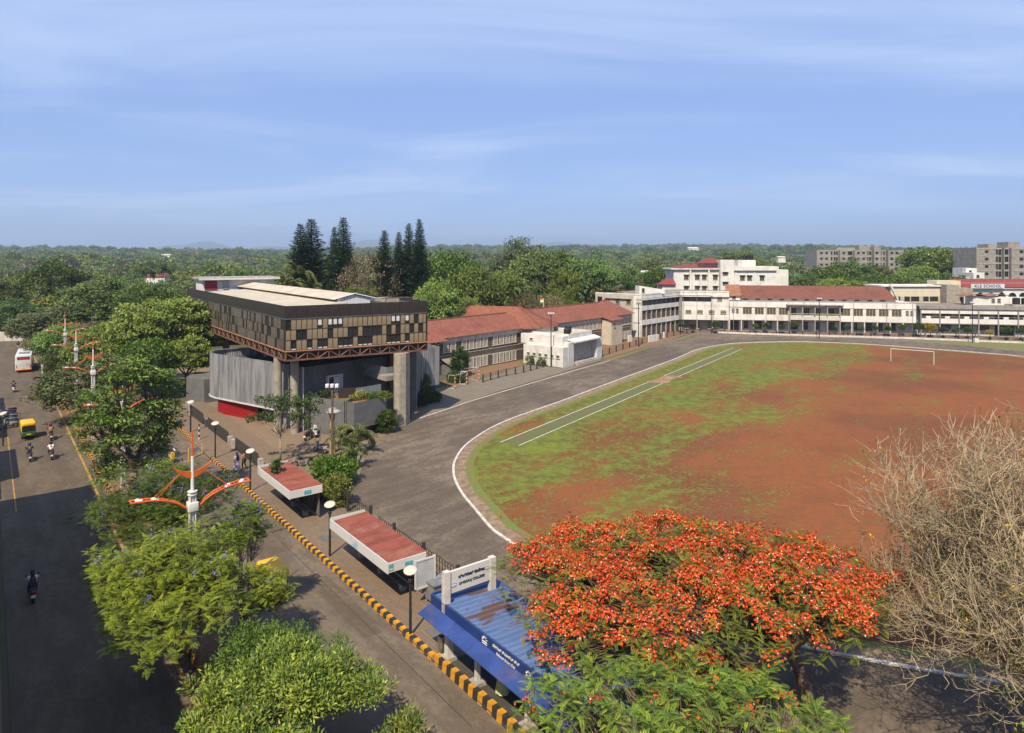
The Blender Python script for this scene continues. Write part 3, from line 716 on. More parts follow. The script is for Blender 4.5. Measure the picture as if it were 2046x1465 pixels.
# planter terraces
zt = 4.05
t0, t1, t2, t3 = G(622, 793.5, zt), G(692, 801, zt), G(707, 806, zt), G(772, 791.5, zt)
mb = MB(); mb.prism([(t0.x, t0.y), (t1.x, t1.y), (t1.x + .5, t1.y + 2.4), (t0.x + 1.5, t0.y + 3)], 0, zt, top=False); mb.build('planter_wall', MATS['render_grey'], mus)
mb = MB(); mb.prism([(t1.x + .05, t1.y + .02), (t2.x, t2.y), (t3.x, t3.y), (t3.x - 1.0, t3.y + 3), (t1.x + .6, t1.y + 2.5)], 1.15, zt, top=False); mb.build('planter_wall', MATS['render_grey'], mus)
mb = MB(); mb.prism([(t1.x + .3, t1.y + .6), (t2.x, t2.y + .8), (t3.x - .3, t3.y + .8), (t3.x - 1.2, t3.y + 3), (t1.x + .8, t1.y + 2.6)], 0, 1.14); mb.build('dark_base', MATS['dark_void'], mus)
mb = MB(); mb.prism([(t0.x + .1, t0.y + .15), (t1.x, t1.y + .15), (t2.x, t2.y + .2), (t3.x - .2, t3.y + .1), (t3.x - 1.1, t3.y + 2.9), (t0.x + 1.6, t0.y + 2.9)], zt - .7, zt - .35); mb.build('planter_soil', MATS['bed_earth'], mus)
mb = MB(); r0 = G(654, 868); r1 = Vector((t1.x - .2, t1.y - .12, 0))
mb.hexa([(r0.x, r0.y, 0), (r1.x, r1.y, 0), (r1.x, r1.y + .18, 0), (r0.x, r0.y + .18, 0), (r0.x, r0.y, 2.4), (r1.x, r1.y, zt + .05), (r1.x, r1.y + .18, zt + .05), (r0.x, r0.y + .18, 2.4)]); mb.build('stair_wall', MATS['render_grey'], mus)
for p, q in ((t1 + Vector((.6, 2.0, 0)), t3 + Vector((-1.0, 2.0, 0))),):
    d = (q - p); d.z = 0; mb = MB(); mb.obox((p.x, p.y, zt - .1), d, Vector((-d.y, d.x, 0)).normalized() * .03, (0, 0, 1.1)); mb.build('glass_rail', MATS['clear_glass'], mus)
mb = MB(); mb.obox(Vector((t1.x - 1.6, t1.y + 2.9, zt - .5)), (2.6, .6, 0), (-.05, .1, 0), (0, 0, 1.3)); mb.build('dark_screen', MATS['fascia_brown'], mus)
# rear grey wing
g0, g1 = G(818, 781, 1.25), G(879, 768, 1.25)
gl = g0 + (g0 - g1) * .6
ribbed([gl, g1, g1 + Vector((-6, 9, 0))], 1.25, 6.75, .42, .07).build('rear_wing_screen', MATS['sheet_grey'], mus)
mb = MB(); mb.prism([gl + Vector((0, .15, 0)), g1 + Vector((-.1, .15, 0)), g1 + Vector((-6.1, 8.9, 0)), gl + Vector((-5, 9, 0))], 1.25, 6.6); mb.build('rear_wing', MATS['sheet_grey_dark'], mus)
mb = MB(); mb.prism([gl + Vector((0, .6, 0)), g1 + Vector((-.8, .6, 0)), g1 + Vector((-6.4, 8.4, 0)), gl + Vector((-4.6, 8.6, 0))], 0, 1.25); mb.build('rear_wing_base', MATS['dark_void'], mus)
# low side house behind the drum
mb = MB(); mb.prism([G(372, 800), G(408, 806), (-37, 98), (-46, 99)], 0, 3.2); mb.build('side_porch', MATS['render_grey'], mus)
# ------------------------------------------------------------------ far buildings: materials and openings
def tile_mat(name, c1, c2, ang=0.0):
    m, nt, b = newmat(name); p = nt.pos()
    f = nt.noise(p, 1.3, 6, .7); g = nt.noise(p, .25, 5, .6); h = nt.noise(p, 6., 3, .7)
    c = nt.mix(nt.rng(f, .3, .7), c1, c2); c = nt.mix(nt.rng(g, .5, .7, 0, .55), c, tuple(x * .55 for x in c1)); c = nt.mix(nt.rng(h, .45, .75, 0, .4), c, tuple(min(1, x * 1.35) for x in c2))
    wv = nt.node('ShaderNodeTexWave', wave_type='BANDS', bands_direction='Z'); wv.inputs['Scale'].default_value = 2.1; wv.inputs['Distortion'].default_value = .6; nt.link(p, wv.inputs['Vector'])
    c = nt.mix(nt.rng(wv.outputs['Fac'], .0, .35, .35, 0), c, tuple(x * .5 for x in c1))
    nt.link(c, b.inputs['Base Color']); b.inputs['Roughness'].default_value = .85; nt.link(nt.bump(wv.outputs['Fac'], .5, .05), b.inputs['Normal'])
tile_mat('clay_tiles', (.165, .051, .029), (.262, .090, .051)); tile_mat('old_tiles', (.118, .041, .025), (.195, .068, .040))
m, nt, b = newmat('basalt_wall'); p = nt.pos()
br = nt.node('ShaderNodeTexBrick'); br.inputs['Brick Width'].default_value = .42; br.inputs['Row Height'].default_value = .2; br.inputs['Mortar Size'].default_value = .018; br.inputs['Scale'].default_value = 1.
br.inputs['Color1'].default_value = (.058, .046, .036, 1); br.inputs['Color2'].default_value = (.095, .074, .056, 1); br.inputs['Mortar'].default_value = (.16, .13, .10, 1)
nt.link(nt.mapping(p, rot=(R(90), 0, 0)), br.inputs['Vector'])
c = nt.mix(nt.rng(nt.noise(p, 1.2, 6, .7), .4, .7, 0, .5), br.outputs['Color'], (.12, .09, .062)); nt.link(c, b.inputs['Base Color']); b.inputs['Roughness'].default_value = .9
M('quoin_dark', (.10, .08, .062), .9, .3, 2.)
M('limewash', (.50, .45, .37), .85, .1, 1.0, stain=(.36, .27, .18), stain_amt=.6)
M('school_white', (.60, .585, .54), .8, .08, .5, stain=(.33, .29, .225), stain_amt=.75)
M('school_offwhite', (.48, .455, .40), .8, .08, .6, stain=(.27, .23, .18), stain_amt=.75)
M('trim_grey', (.24, .22, .20), .8, .12, 1.)
M('cream_wall', (.54, .475, .35), .8, .05, .6)
M('plaster_cream', (.46, .40, .30), .85, .08, .7, stain=(.36, .29, .2), stain_amt=.6)
M('shade_mesh', (.085, .068, .052), .85, .15, 2.)
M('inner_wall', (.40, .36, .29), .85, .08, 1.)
M('window_wood', (.34, .30, .22), .7, .15, 2.)
M('window_cream', (.52, .45, .28), .7, .1, 2.)
M('pane_dark', (.028, .026, .024), .2, .2, 3., spec=.5)
M('shutter_grey', (.32, .30, .26), .7, .15, 1.5)
M('roof_red', (.205, .040, .034), .7, .12, 1.)
M('block_grey', (.25, .23, .20), .9, .14, .6, stain=(.19, .17, .15), stain_amt=.5)
M('weathered_roof', (.22, .18, .14), .9, .2, .5)
M('tank_black', (.016, .016, .017), .5, .2, 1.)
M('metal_grey', (.30, .30, .30), .5, .1, 1., metal=.5)
M('post_black', (.022, .021, .020), .6, .2, 2.)
WMESH = {}
def opening(parent, o, d, w, h, z0, style='casement', depth=.14, name='window', frame='window_cream', pane='pane_dark', panes=2):
    """window on a wall: o is its left foot on the wall line, d the wall direction (outward is to the right of d)"""
    d = Vector((d[0], d[1], 0)).normalized(); key = (style, round(w, 2), round(h, 2), frame, pane, panes)
    if key not in WMESH:
        fr = MB(); t = .09
        fr.box(-t, 0, -.06, .07, 0, h); fr.box(w, w + t, -.06, .07, 0, h); fr.box(-t, w + t, -.06, .07, h, h + t); fr.box(-t - .06, w + t + .06, -.12, .07, -t, 0)
        for i in range(1, panes): fr.box(w * i / panes - .03, w * i / panes + .03, -.03, .05, 0, h)
        if style == 'casement': fr.box(0, w, -.03, .05, h * .68, h * .68 + .06)
        if style == 'sunshade': fr.box(-.25, w + .25, -.55, .05, h + .12, h + .22); fr.box(0, w, -.03, .05, h * .66, h * .66 + .06)
        pn = MB(); pn.box(.0, w, .015, .035, 0, h)
        WMESH[key] = (fr.mesh('window', MATS[frame]), pn.mesh('pane', MATS[pane]))
    fm, pm = WMESH[key]
    a = math.atan2(d.y, d.x); nrm = Vector((d.y, -d.x, 0))
    p = put(name, fm, parent, (o[0] + nrm.x * .05, o[1] + nrm.y * .05, z0), a)
    put('pane', pm, p, (0, 0, 0), 0, local=True); return p
def wallbox(mb, a, b, th, z0, z1, m=0):
    """wall from a to b, outward face on the line, body behind it"""
    a, b = Vector((a[0], a[1], 0)), Vector((b[0], b[1], 0)); d = (b - a); n = Vector((-d.y, d.x, 0)).normalized()
    mb.obox((a.x, a.y, z0), d, n * th, (0, 0, z1 - z0), m); return mb
def inset_quad(a, b, depth):
    d = (b - a).normalized(); n = Vector((-d.y, d.x, 0)) * depth
    return [(a.x, a.y), (b.x, b.y), (b.x + n.x, b.y + n.y), (a.x + n.x, a.y + n.y)]

# ------------------------------------------------------------------ stone college building
SB0 = Vector((-15.6, 110.6, 0)); SD = Vector((.63, .776, 0)).normalized(); SN = Vector((SD.y, -SD.x, 0))      # outward is SN
def SP(k, out=0.0, z=0.0):
    v = SB0 + SD * k + SN * out; return Vector((v.x, v.y, z))
LEN = 70.5; ZE, ZR, DEP = 6.3, 8.75, 9.0
col = thing('stone_college', 'long dark stone college building with red tiled roof and white window surrounds', 'building', tuple(SB0))
mb = MB(); mb.prism([SP(0, 0), SP(LEN, 0), SP(LEN, -DEP), SP(0, -DEP)], 0, ZE); mb.build('stone_wall', MATS['basalt_wall'], col)
mb = MB(); wallbox(mb, SP(3.9, .04), SP(LEN, .04), .1, ZE - 1.05, ZE - .02); mb.build('white_frieze', MATS['limewash'], col)
mb = MB(); wallbox(mb, SP(5.2, .06), SP(LEN, .06), .12, 3.02, 3.14); mb.build('string_course', MATS['plaster_cream'], col)
mb = MB(); wallbox(mb, SP(5.2, .05), SP(29.5, .05), .1, 1.98, 2.12); mb.build('string_course', MATS['limewash'], col)
def stone_window(k, z0, h, arch):
    key = ('stone', round(h, 2), arch)
    if key not in WMESH:
        s = MB(); w = .86
        for i in range(int(h / .2)):
            e = .16 if i % 2 else .05
            s.box(-.15 - e, 0, -.07, .05, i * .2, i * .2 + .2); s.box(w, w + .15 + e, -.07, .05, i * .2, i * .2 + .2)
        s.box(-.3, w + .3, -.06, .05, h, h + .22); s.box(-.4, w + .4, -.12, .05, -.12, 0)
        if arch:
            pts = [(w / 2 + .62 * math.cos(R(a)), h + .15 + .42 * math.sin(R(a))) for a in range(0, 181, 20)]
            s.f.append(tuple(range(len(s.v), len(s.v) + len(pts)))); s.m.append(0); s.v += [(x, -.09, z) for x, z in pts]
            pts = [(w / 2 + .3 * math.cos(R(a)), h + .05 + .3 * math.sin(R(a))) for a in range(0, 181, 30)]
        sh = MB(); sh.box(0, w, .0, .03, 0, h)
        for i in range(3): sh.box(.04 + i * .28, .04 + i * .28 + .2, -.02, .0, .08, h * .72)
        sh.box(.04, w - .04, -.02, 0, h * .78, h - .06)
        WMESH[key] = (s.mesh('window', MATS['limewash']), sh.mesh('shutter', MATS['shutter_grey' if z0 < 2 else 'window_wood']))
    a, b = WMESH[key]; p = SP(k, .05, z0); ang = math.atan2(SD.y, SD.x)
    o = put('window', a, col, p, ang); put('shutter', b, o, (0, 0, 0), local=True)
for k in [6.4, 8.2, 11.0, 12.85, 14.7, 16.5, 19.4, 21.2, 23.0, 24.8, 37.0, 38.7, 40.4, 42.1, 43.8, 45.5, 47.2, 48.9, 50.5, 52.1, 53.7, 55.3, 63.2, 64.7, 66.2, 67.7, 69.2]:
    stone_window(k, 3.65, 1.7, True)
for k in [11.0, 12.85, 14.7, 16.5, 19.4, 21.2, 23.0, 24.8, 63.2, 64.7, 66.2, 67.7, 69.2]:
    stone_window(k, .3, 1.6, False)
for k in (4.0, 5.1, 62.0, 70.45):                      # dressed corner stones
    for i in range(20):
        mb = MB(); e = .14 if i % 2 else 0; wallbox(mb, SP(k - .22 - e, .07), SP(k + .22 + e, .07), .12, i * .31, i * .31 + .3); mb.build('corner_stone', MATS['quoin_dark' if i % 2 else 'plaster_cream'], col)
# roofs
def gable(mb, k0, k1, out0, out1, ze, zr, hip0=0.0, hip1=0.0, over=.55):
    kc = (out0 + out1) / 2
    a, b, c, d = SP(k0 - over, out0 + over, ze - .15), SP(k1 + over, out0 + over, ze - .15), SP(k1 + over, out1 - over, ze - .15), SP(k0 - over, out1 - over, ze - .15)
    r0, r1 = SP(k0 - over + hip0, kc, zr), SP(k1 + over - hip1, kc, zr)
    mb.quad(a, b, r1, r0); mb.quad(c, d, r0, r1); mb.poly([b, c, r1]); mb.poly([d, a, r0]); mb.quad(a, d, c, b)
    return r0, r1
ridges = []
def roof(name, *a, **k):
    mb = MB(); r = gable(mb, *a, **k); o = mb.build(name, MATS['clay_tiles'], col)
    rp = MB(); rp.tube([r[0] + Vector((0, 0, .03)), r[1] + Vector((0, 0, .03))], .14, 6); rp.build('ridge_tiles', MATS['old_tiles'], col); return o
roof('roof', 4.5, 30.8, 0, -DEP, ZE, ZR, hip0=0, hip1=3.0)
roof('roof', -2.5, 5.6, .9, -DEP, ZE - .35, ZR - .7, hip0=3.5, hip1=2.0)
roof('roof', 33.0, LEN - 8, 0, -DEP, ZE, ZR + .25, hip0=2.0, hip1=0)
roof('roof', 61.5, LEN, .3, -DEP - .3, ZE + .02, ZR + .6, hip0=3.5, hip1=4.0)
# middle pavilion with a pyramid roof and a rear wing
c0 = SP(32.2, -4.0); mb = MB(); ap = Vector((c0.x, c0.y, ZR + 1.05))
base = [SP(26.8, 1.9, ZE - .2), SP(29.8, 3.2, ZE - .2), SP(34.6, 3.2, ZE - .2), SP(37.4, 1.9, ZE - .2), SP(38.2, -8, ZE - .2), SP(26.4, -8, ZE - .2)]
for i in range(6): mb.poly([base[i], base[(i + 1) % 6], ap])
mb.build('pavilion_roof', MATS['clay_tiles'], col)
for i in (1, 2, 3):
    mb = MB(); mb.tube([base[i] + Vector((0, 0, .06)), ap], .12, 6); mb.build('hip_tiles', MATS['old_tiles'], col)
mb = MB(); mb.lathe([(0.02, .7), (.16, .45), (.1, .3), (.28, .1), (.3, -.1)], 10, tuple(ap)); mb.build('finial', MATS['old_tiles'], col)
mb = MB(); e0, e1 = ap, ap + (-SN * 14) - SD * 6; wv = (e1 - e0).normalized(); sd_ = Vector((-wv.y, wv.x, 0)) * 4.6
mb.quad(e0 + sd_ - Vector((0, 0, 2.9)), e0, e1, e1 + sd_ - Vector((0, 0, 2.9))); mb.quad(e0, e0 - sd_ - Vector((0, 0, 2.9)), e1 - sd_ - Vector((0, 0, 2.9)), e1); mb.build('rear_roof', MATS['clay_tiles'], col)
bay = [SP(28.3, 0), SP(29.3, 2.2), SP(30.8, 2.8), SP(33.6, 2.8), SP(35.1, 2.2), SP(36.2, 0)]
mb = MB(); mb.prism([(p.x, p.y) for p in bay], 0, ZE - .2); mb.build('bay_wall', MATS['basalt_wall'], col)
mb = MB(); mb.prism([(p.x, p.y) for p in [SP(28.1, 0), SP(29.2, 2.3), SP(30.75, 2.92), SP(33.65, 2.92), SP(35.2, 2.3), SP(36.4, 0)]], ZE - 1.5, ZE - .22); mb.build('bay_frieze', MATS['limewash'], col)
ang = math.atan2(SD.y, SD.x)
for (kk, oo, z0, da) in ((31.75, 2.84, 3.4, 0), (29.75, 2.44, 3.4, R(-22)), (31.75, 2.84, .3, 0)):
    a, b_ = WMESH[('stone', 1.7, True)]; o = put('window', a, col, SP(kk, oo, z0), ang + da); put('shutter', b_, o, (0, 0, 0), local=True)
# plaster stair tower and lean-to
mb = MB(); mb.prism([SP(57.0, 2.6), SP(61.8, 2.6), SP(61.8, 0), SP(57.0, 0)], 0, 5.6); mb.build('stair_tower', MATS['plaster_cream'], col)
mb = MB(); mb.hexa([SP(56.6, 3.0, 5.45), SP(62.2, 3.0, 5.45), SP(62.2, -.2, 6.2), SP(56.6, -.2, 6.2), SP(56.6, 3.0, 5.6), SP(62.2, 3.0, 5.6), SP(62.2, -.2, 6.4), SP(56.6, -.2, 6.4)]); mb.build('stair_roof', MATS['clay_tiles'], col)
for (k, z) in ((58.0, 4.0),): opening(col, SP(k, 2.6), SD, .6, .8, z, frame='window_wood')
mb = MB(); mb.prism([SP(5.9, 2.2), SP(8.3, 2.2), SP(8.3, 0), SP(5.9, 0)], 0, 1.7); mb.build('lean_to', MATS['render_grey'], col)
mb = MB(); mb.hexa([SP(5.5, 2.5, 1.65), SP(8.7, 2.5, 1.65), SP(8.7, 0, 2.75), SP(5.5, 0, 2.75), SP(5.5, 2.5, 1.75), SP(8.7, 2.5, 1.75), SP(8.7, 0, 2.85), SP(5.5, 0, 2.85)]); mb.build('lean_to_roof', MATS['weathered_roof'], col)

# ------------------------------------------------------------------ white stage hall beside the track
h0, h1, h2 = G(1046, 725), G(1125, 735), G(1202, 715.5)
ha, hb = (h1 - h0), (h2 - h1); had, hbd = ha.normalized(), hb.normalized(); hin = -had
hall = thing('stage_hall', 'low white stage hall with grey shutter and two black tanks beside the track', 'building', tuple(h1))
def HP(a, b, z=0): v = h1 - had * a + hbd * b; return Vector((v.x, v.y, z))
HA, HB = ha.length, hb.length
mb = MB(); mb.prism([HP(0, 0), HP(0, 3.6), HP(HA, 3.6), HP(HA, 0)], 0, 3.55); mb.build('side_room', MATS['paint_white'], hall)
mb = MB(); mb.prism([HP(1.0, 3.6), HP(1.0, HB - 2.2), HP(HA + 2, HB - 2.2), HP(HA + 2, 3.6)], 0, 5.6, top=False); mb.build('stage_block', MATS['paint_white'], hall)
mb = MB(); mb.prism([HP(1.1, 1.6), HP(1.1, 3.62), HP(HA + 1.8, 3.62), HP(HA + 1.8, 1.6)], 3.5, 5.3); mb.build('upper_room', MATS['paint_white'], hall)
mb = MB(); mb.prism([HP(1.2, 3.8), HP(1.2, HB - 2.4), HP(HA + 1.8, HB - 2.4), HP(HA + 1.8, 3.8)], 4.9, 5.0); mb.build('roof_deck', MATS['roof_cream'], hall)
mb = MB(); mb.prism([HP(-.1, HB - 2.2), HP(-.1, HB), HP(4, HB), HP(4, HB - 2.2)], 0, 3.9); mb.build('wing_wall', MATS['paint_white'], hall)
mb = MB(); mb.prism([HP(-.05, 1.8), HP(-.05, 3.7), HP(1.1, 3.7), HP(1.1, 1.8)], 0, 4.2); mb.build('wing_wall', MATS['paint_white'], hall)
mb = MB(); mb.hexa([HP(-.6, 3.3, 4.05), HP(-.6, HB - 1.2, 4.05), HP(1.1, HB - 1.2, 4.5), HP(1.1, 3.3, 4.5), HP(-.6, 3.3, 4.3), HP(-.6, HB - 1.2, 4.3), HP(1.1, HB - 1.2, 4.72), HP(1.1, 3.3, 4.72)]); mb.build('canopy', MATS['paint_white'], hall)
for i in range(8):
    w_ = (HB - 2.25 - 3.75) / 8; mb = MB(); mb.obox(HP(.88, 3.75 + i * w_, .5), hbd * (w_ - .03), -had * .1, (0, 0, 3.3)); mb.build('shutter_panel', MATS['shutter_grey'], hall)
for i in range(2):
    mb = MB(); mb.prism([HP(-.5 - .35 * i, 3.9), HP(-.5 - .35 * i, HB - 2.5), HP(1, HB - 2.5), HP(1, 3.9)], 0, .45 - .2 * i + .0); mb.build('step', MATS['concrete'], hall)
for i in range(6): opening(hall, HP(HA - .9 - i * 1.35, 0) , had, .62, .5, 1.6, style='plain', frame='paint_white', pane='shade_mesh', panes=1)
opening(hall, HP(HA - .4, 1.6), had, .7, .35, 4.2, style='plain', frame='paint_white', panes=1)
for (a, b) in ((1.9, 4.4), (3.0, 6.6)):
    mb = MB(); p = HP(a, b, 5.6); mb.lathe([(0, 0), (.62, 0), (.64, 1.1), (.58, 1.25), (.2, 1.36), (0, 1.36)], 16, (p.x, p.y, 4.95 + (.55 if b > 5 else .3)))
    tag(mb.build('water_tank', MATS['tank_black'], smooth=False), ('larger' if b > 5 else 'smaller') + ' black water tank on the white stage hall roof', 'water tank')

# ------------------------------------------------------------------ white three-storey block at the corner
q0, q1, q2 = Vector((31.9, 168.0, 0)), Vector((45.4, 184.0, 0)), Vector((57.6, 181.2, 0)); qe = Vector((21.6, 176.9, 0))
blk = thing('white_corner_block', 'white three storey block with galleries at the corner of the ground', 'building', tuple(q0))
ZW = 10.65
wd = (q1 - q0).normalized(); ed = (q0 - qe).normalized(); sd2 = (q2 - q1).normalized(); wn_ = Vector((-wd.y, wd.x, 0)); sn_ = Vector((-sd2.y, sd2.x, 0))
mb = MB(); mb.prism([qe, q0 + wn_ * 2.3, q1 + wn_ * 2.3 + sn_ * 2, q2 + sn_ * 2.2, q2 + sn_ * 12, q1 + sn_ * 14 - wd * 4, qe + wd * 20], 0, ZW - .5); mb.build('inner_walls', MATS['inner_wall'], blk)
mb = MB(); wallbox(mb, qe, q0, .3, 0, ZW); mb.build('end_wall', MATS['school_white'], blk)
mb = MB(); mb.prism([qe, q0, q1, q2, q2 + sn_ * 12, q1 + sn_ * 14, qe + wd * 20], ZW - .42, ZW - .3); mb.build('roof_slab', MATS['weathered_roof'], blk)
def bands(a, b, zs, parent, mat, th=.25, name='parapet'):
    for (z0, z1) in zs:
        mb = MB(); wallbox(mb, a, b, th, z0, z1); mb.build(name, MATS[mat], parent)
bands(q0, q1, [(ZW - 1.15, ZW), (6.55, 7.75), (2.95, 4.15)], blk, 'school_white'); bands(q1, q2, [(ZW - 1.15, ZW), (2.95, 4.15), (6.75, 7.8)], blk, 'school_white')
mb = MB(); wallbox(mb, q1 + sn_ * .05, q2 + sn_ * .05, .2, 4.15, 6.75); mb.build('gallery_wall', MATS['school_white'], blk)
mb = MB(); wallbox(mb, q0 - wn_ * .5, q1 - wn_ * .5, 1.2, ZW - 1.5, ZW - 1.3); wallbox(mb, q1 - sn_ * .5, q2 - sn_ * .5, 1.2, ZW - 1.5, ZW - 1.3); mb.build('sunshade', MATS['school_white'], blk)
for (z0, z1) in ((3.6, 3.65), (7.2, 7.25)):
    mb = MB(); mb.prism([q0 + wn_ * .3, q1 + wn_ * .3, q1 + wn_ * 2.4, q0 + wn_ * 2.4], z0 - .3, z1); mb.prism([q1 + sn_ * .3, q2 + sn_ * .3, q2 + sn_ * 2.4, q1 + sn_ * 2.4], z0 - .3, z1); mb.build('gallery_floor', MATS['concrete'], blk)
WL = (q1 - q0).length
for i in range(9):
    for (z0, z1) in ((0, 2.95), (4.15, 6.55), (7.75, ZW - 1.15)):
        mb = MB(); o = q0 + wd * (i * (WL - .3) / 8) + wn_ * .06; mb.obox((o.x, o.y, z0), wd * .26, wn_ * .26, (0, 0, z1 - z0)); mb.build('post', MATS['trim_grey' if z0 > 7 else 'concrete'], blk)
        if i < 8 and z0 < 7:
            mb = MB(); o = q0 + wd * (i * (WL - .3) / 8 + .3) + wn_ * .3; mb.obox((o.x, o.y, z0 + .02), wd * ((WL - .3) / 8 - .35), wn_ * .04, (0, 0, (z1 - z0) * (.98 if i < 6 else .6))); mb.build('shade_screen', MATS['shade_mesh'], blk)
SL = (q2 - q1).length
for i in range(4):
    mb = MB(); o = q1 + sd2 * (.2 + i * (SL - .5) / 3) + sn_ * .06; mb.obox((o.x, o.y, 0), sd2 * .26, sn_ * .26, (0, 0, 2.95)); mb.build('post', MATS['concrete'], blk)
    o = q1 + sd2 * (1.4 + i * 3.0); opening(blk, (o.x, o.y), sd2, 1.35, .85, 4.7, panes=5)
    o = q1 + sd2 * (1.3 + i * 3.0) + sn_ * 2.2; opening(blk, (o.x, o.y), sd2, .9, 1.9, .4, frame='school_white', panes=3)
for i in (0.9, 4.0): o = q1 + sd2 * i + sn_ * 2.2; opening(blk, (o.x, o.y), sd2, 1.3, 1.3, 8.2, panes=4)
o = q1 + sd2 * 8.0; mb = MB(); wallbox(mb, o + sn_ * .02, q2 + sn_ * .02, .2, 7.8, ZW - 1.15); mb.build('gallery_wall', MATS['school_white'], blk)
o = q1 + sd2 * 9.6; opening(blk, (o.x, o.y), sd2, 1.1, 1.35, 8.1, panes=4)
mb = MB(); o = q1 - wd * .1; mb.obox((o.x - .5, o.y - .9, 3), (.9, .3, 0), (-.2, .8, 0), (0, 0, ZW - 4.3)); mb.build('corner_pier', MATS['trim_grey'], blk)
for i in (3.2, 6.2, 9.4): o = qe + ed * i; opening(blk, (o.x, o.y), ed, 1.1, 1.15, 8.0, panes=3, frame='window_wood')
mb = MB(); o = qe + ed * 3.0; wallbox(mb, o - Vector((-ed.y, ed.x, 0)) * .5, o - Vector((-ed.y, ed.x, 0)) * .5 + ed * 7.8, .55, 9.3, 9.42); mb.build('window_hood', MATS['concrete'], blk)
mb = MB(); o = qe + ed * .7 ; wallbox(mb, o - Vector((-ed.y, ed.x, 0)) * .012, o - Vector((-ed.y, ed.x, 0)) * .012 + ed * 1.4, .05, 7.9, 9.6); mb.build('dark_opening', MATS['dark_void'], blk)
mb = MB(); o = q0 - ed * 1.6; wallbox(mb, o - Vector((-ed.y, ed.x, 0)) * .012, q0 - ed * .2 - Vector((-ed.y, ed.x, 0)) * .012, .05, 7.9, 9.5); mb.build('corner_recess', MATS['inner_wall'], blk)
mb = MB(); mb.prism([qe + ed * 7 + wd * .0, q0 - ed * .3, q0 - ed * .3 + wn_ * -.05 + wd * .2, qe + ed * 7 + wd * .2], 0, .01)
mb = MB(); o = q0 + wn_ * 4 + wd * 6; mb.hexa([(o.x, o.y, ZW - .3), (o.x + 6.6, o.y + .6, ZW - .3), (o.x + 6, o.y + 3.4, ZW - .3), (o.x - .6, o.y + 2.6, ZW - .3), (o.x, o.y, ZW + 1.75), (o.x + 6.6, o.y + .6, ZW + .7), (o.x + 6, o.y + 3.4, ZW + .7), (o.x - .6, o.y + 2.6, ZW + 1.75)]); mb.build('roof_room', MATS['school_white'], blk)
opening(blk, (o.x + .7, o.y + .07), (6.6, .6), .55, 1.0, ZW + .05, style='plain', frame='trim_grey', panes=1)
# dish aerial on its roof
p = qe + wd * 5 + ed * 3.6; dish = thing('dish_aerial', 'large rusty dish aerial tipped back on the white block roof', 'dish aerial', (p.x, p.y, ZW - .3))
mb = MB(); mb.lathe([(0, 0), (.7, .07), (1.3, .27), (1.75, .55), (1.72, .6), (1.25, .33), (.65, .12), (0, .05)], 24); dm = mb.mesh('reflector', M('dish_rust', (.33, .25, .17), .8, .2, 1.)); d_ = put('reflector', dm, dish, (0, 0, 1.0), local=True); d_.rotation_euler = (R(-12), R(-24), 0)
mb = MB(); mb.tube([(0, 0, 0), (0, 0, 1.05)], .09, 8); mb.build('mast', MATS['metal_grey'], dish, local=True)

# ------------------------------------------------------------------ long two-storey school
s0, s1 = Vector((57.7, 181.1, 0)), Vector((101.8, 171.9, 0)); sdx = (s1 - s0).normalized(); snx = Vector((-sdx.y, sdx.x, 0)); SLN = (s1 - s0).length
sch = thing('school_building', 'long white two storey school front with cream balconies and old tiled roof', 'building', tuple(s0))
def LP(k, inn=0.0, z=0.0): v = s0 + sdx * k + snx * inn; return Vector((v.x, v.y, z))
mb = MB(); mb.prism([LP(0, 2.4), LP(SLN, 2.4), LP(SLN, 14), LP(0, 14)], 0, 8.0); mb.build('inner_wall', MATS['school_white'], sch)
mb = MB(); wallbox(mb, LP(0), LP(SLN), .25, 3.15, 4.6); mb.build('balcony_wall', MATS['school_white'], sch)
mb = MB(); wallbox(mb, LP(0), LP(SLN), .25, 6.55, 8.1); mb.build('parapet', MATS['school_white'], sch)
mb = MB(); wallbox(mb, LP(0, -.05), LP(SLN, -.05), .35, 8.1, 8.22); wallbox(mb, LP(0, -.05), LP(SLN, -.05), .3, 6.5, 6.6); wallbox(mb, LP(0, -.06), LP(SLN, -.06), .3, 3.1, 3.2); mb.build('grey_mouldings', MATS['trim_grey'], sch)
mb = MB(); mb.prism([LP(0, .25), LP(SLN, .25), LP(SLN, 2.5), LP(0, 2.5)], 3.12, 3.4); mb.prism([LP(0, .25), LP(SLN, .25), LP(SLN, 14), LP(0, 14)], 7.55, 7.75); mb.build('floor_slab', MATS['school_offwhite'], sch)
NB = 15; bw = SLN / NB
for i in range(NB + 1):
    mid = 5 <= i <= 9
    mb = MB(); mb.obox(LP(i * bw - .14, -.03 if not mid else -.9), sdx * .28, snx * .28, (0, 0, 3.12 if not mid else 7.3)); mb.build('column', MATS['trim_grey' if mid else 'school_offwhite'], sch)
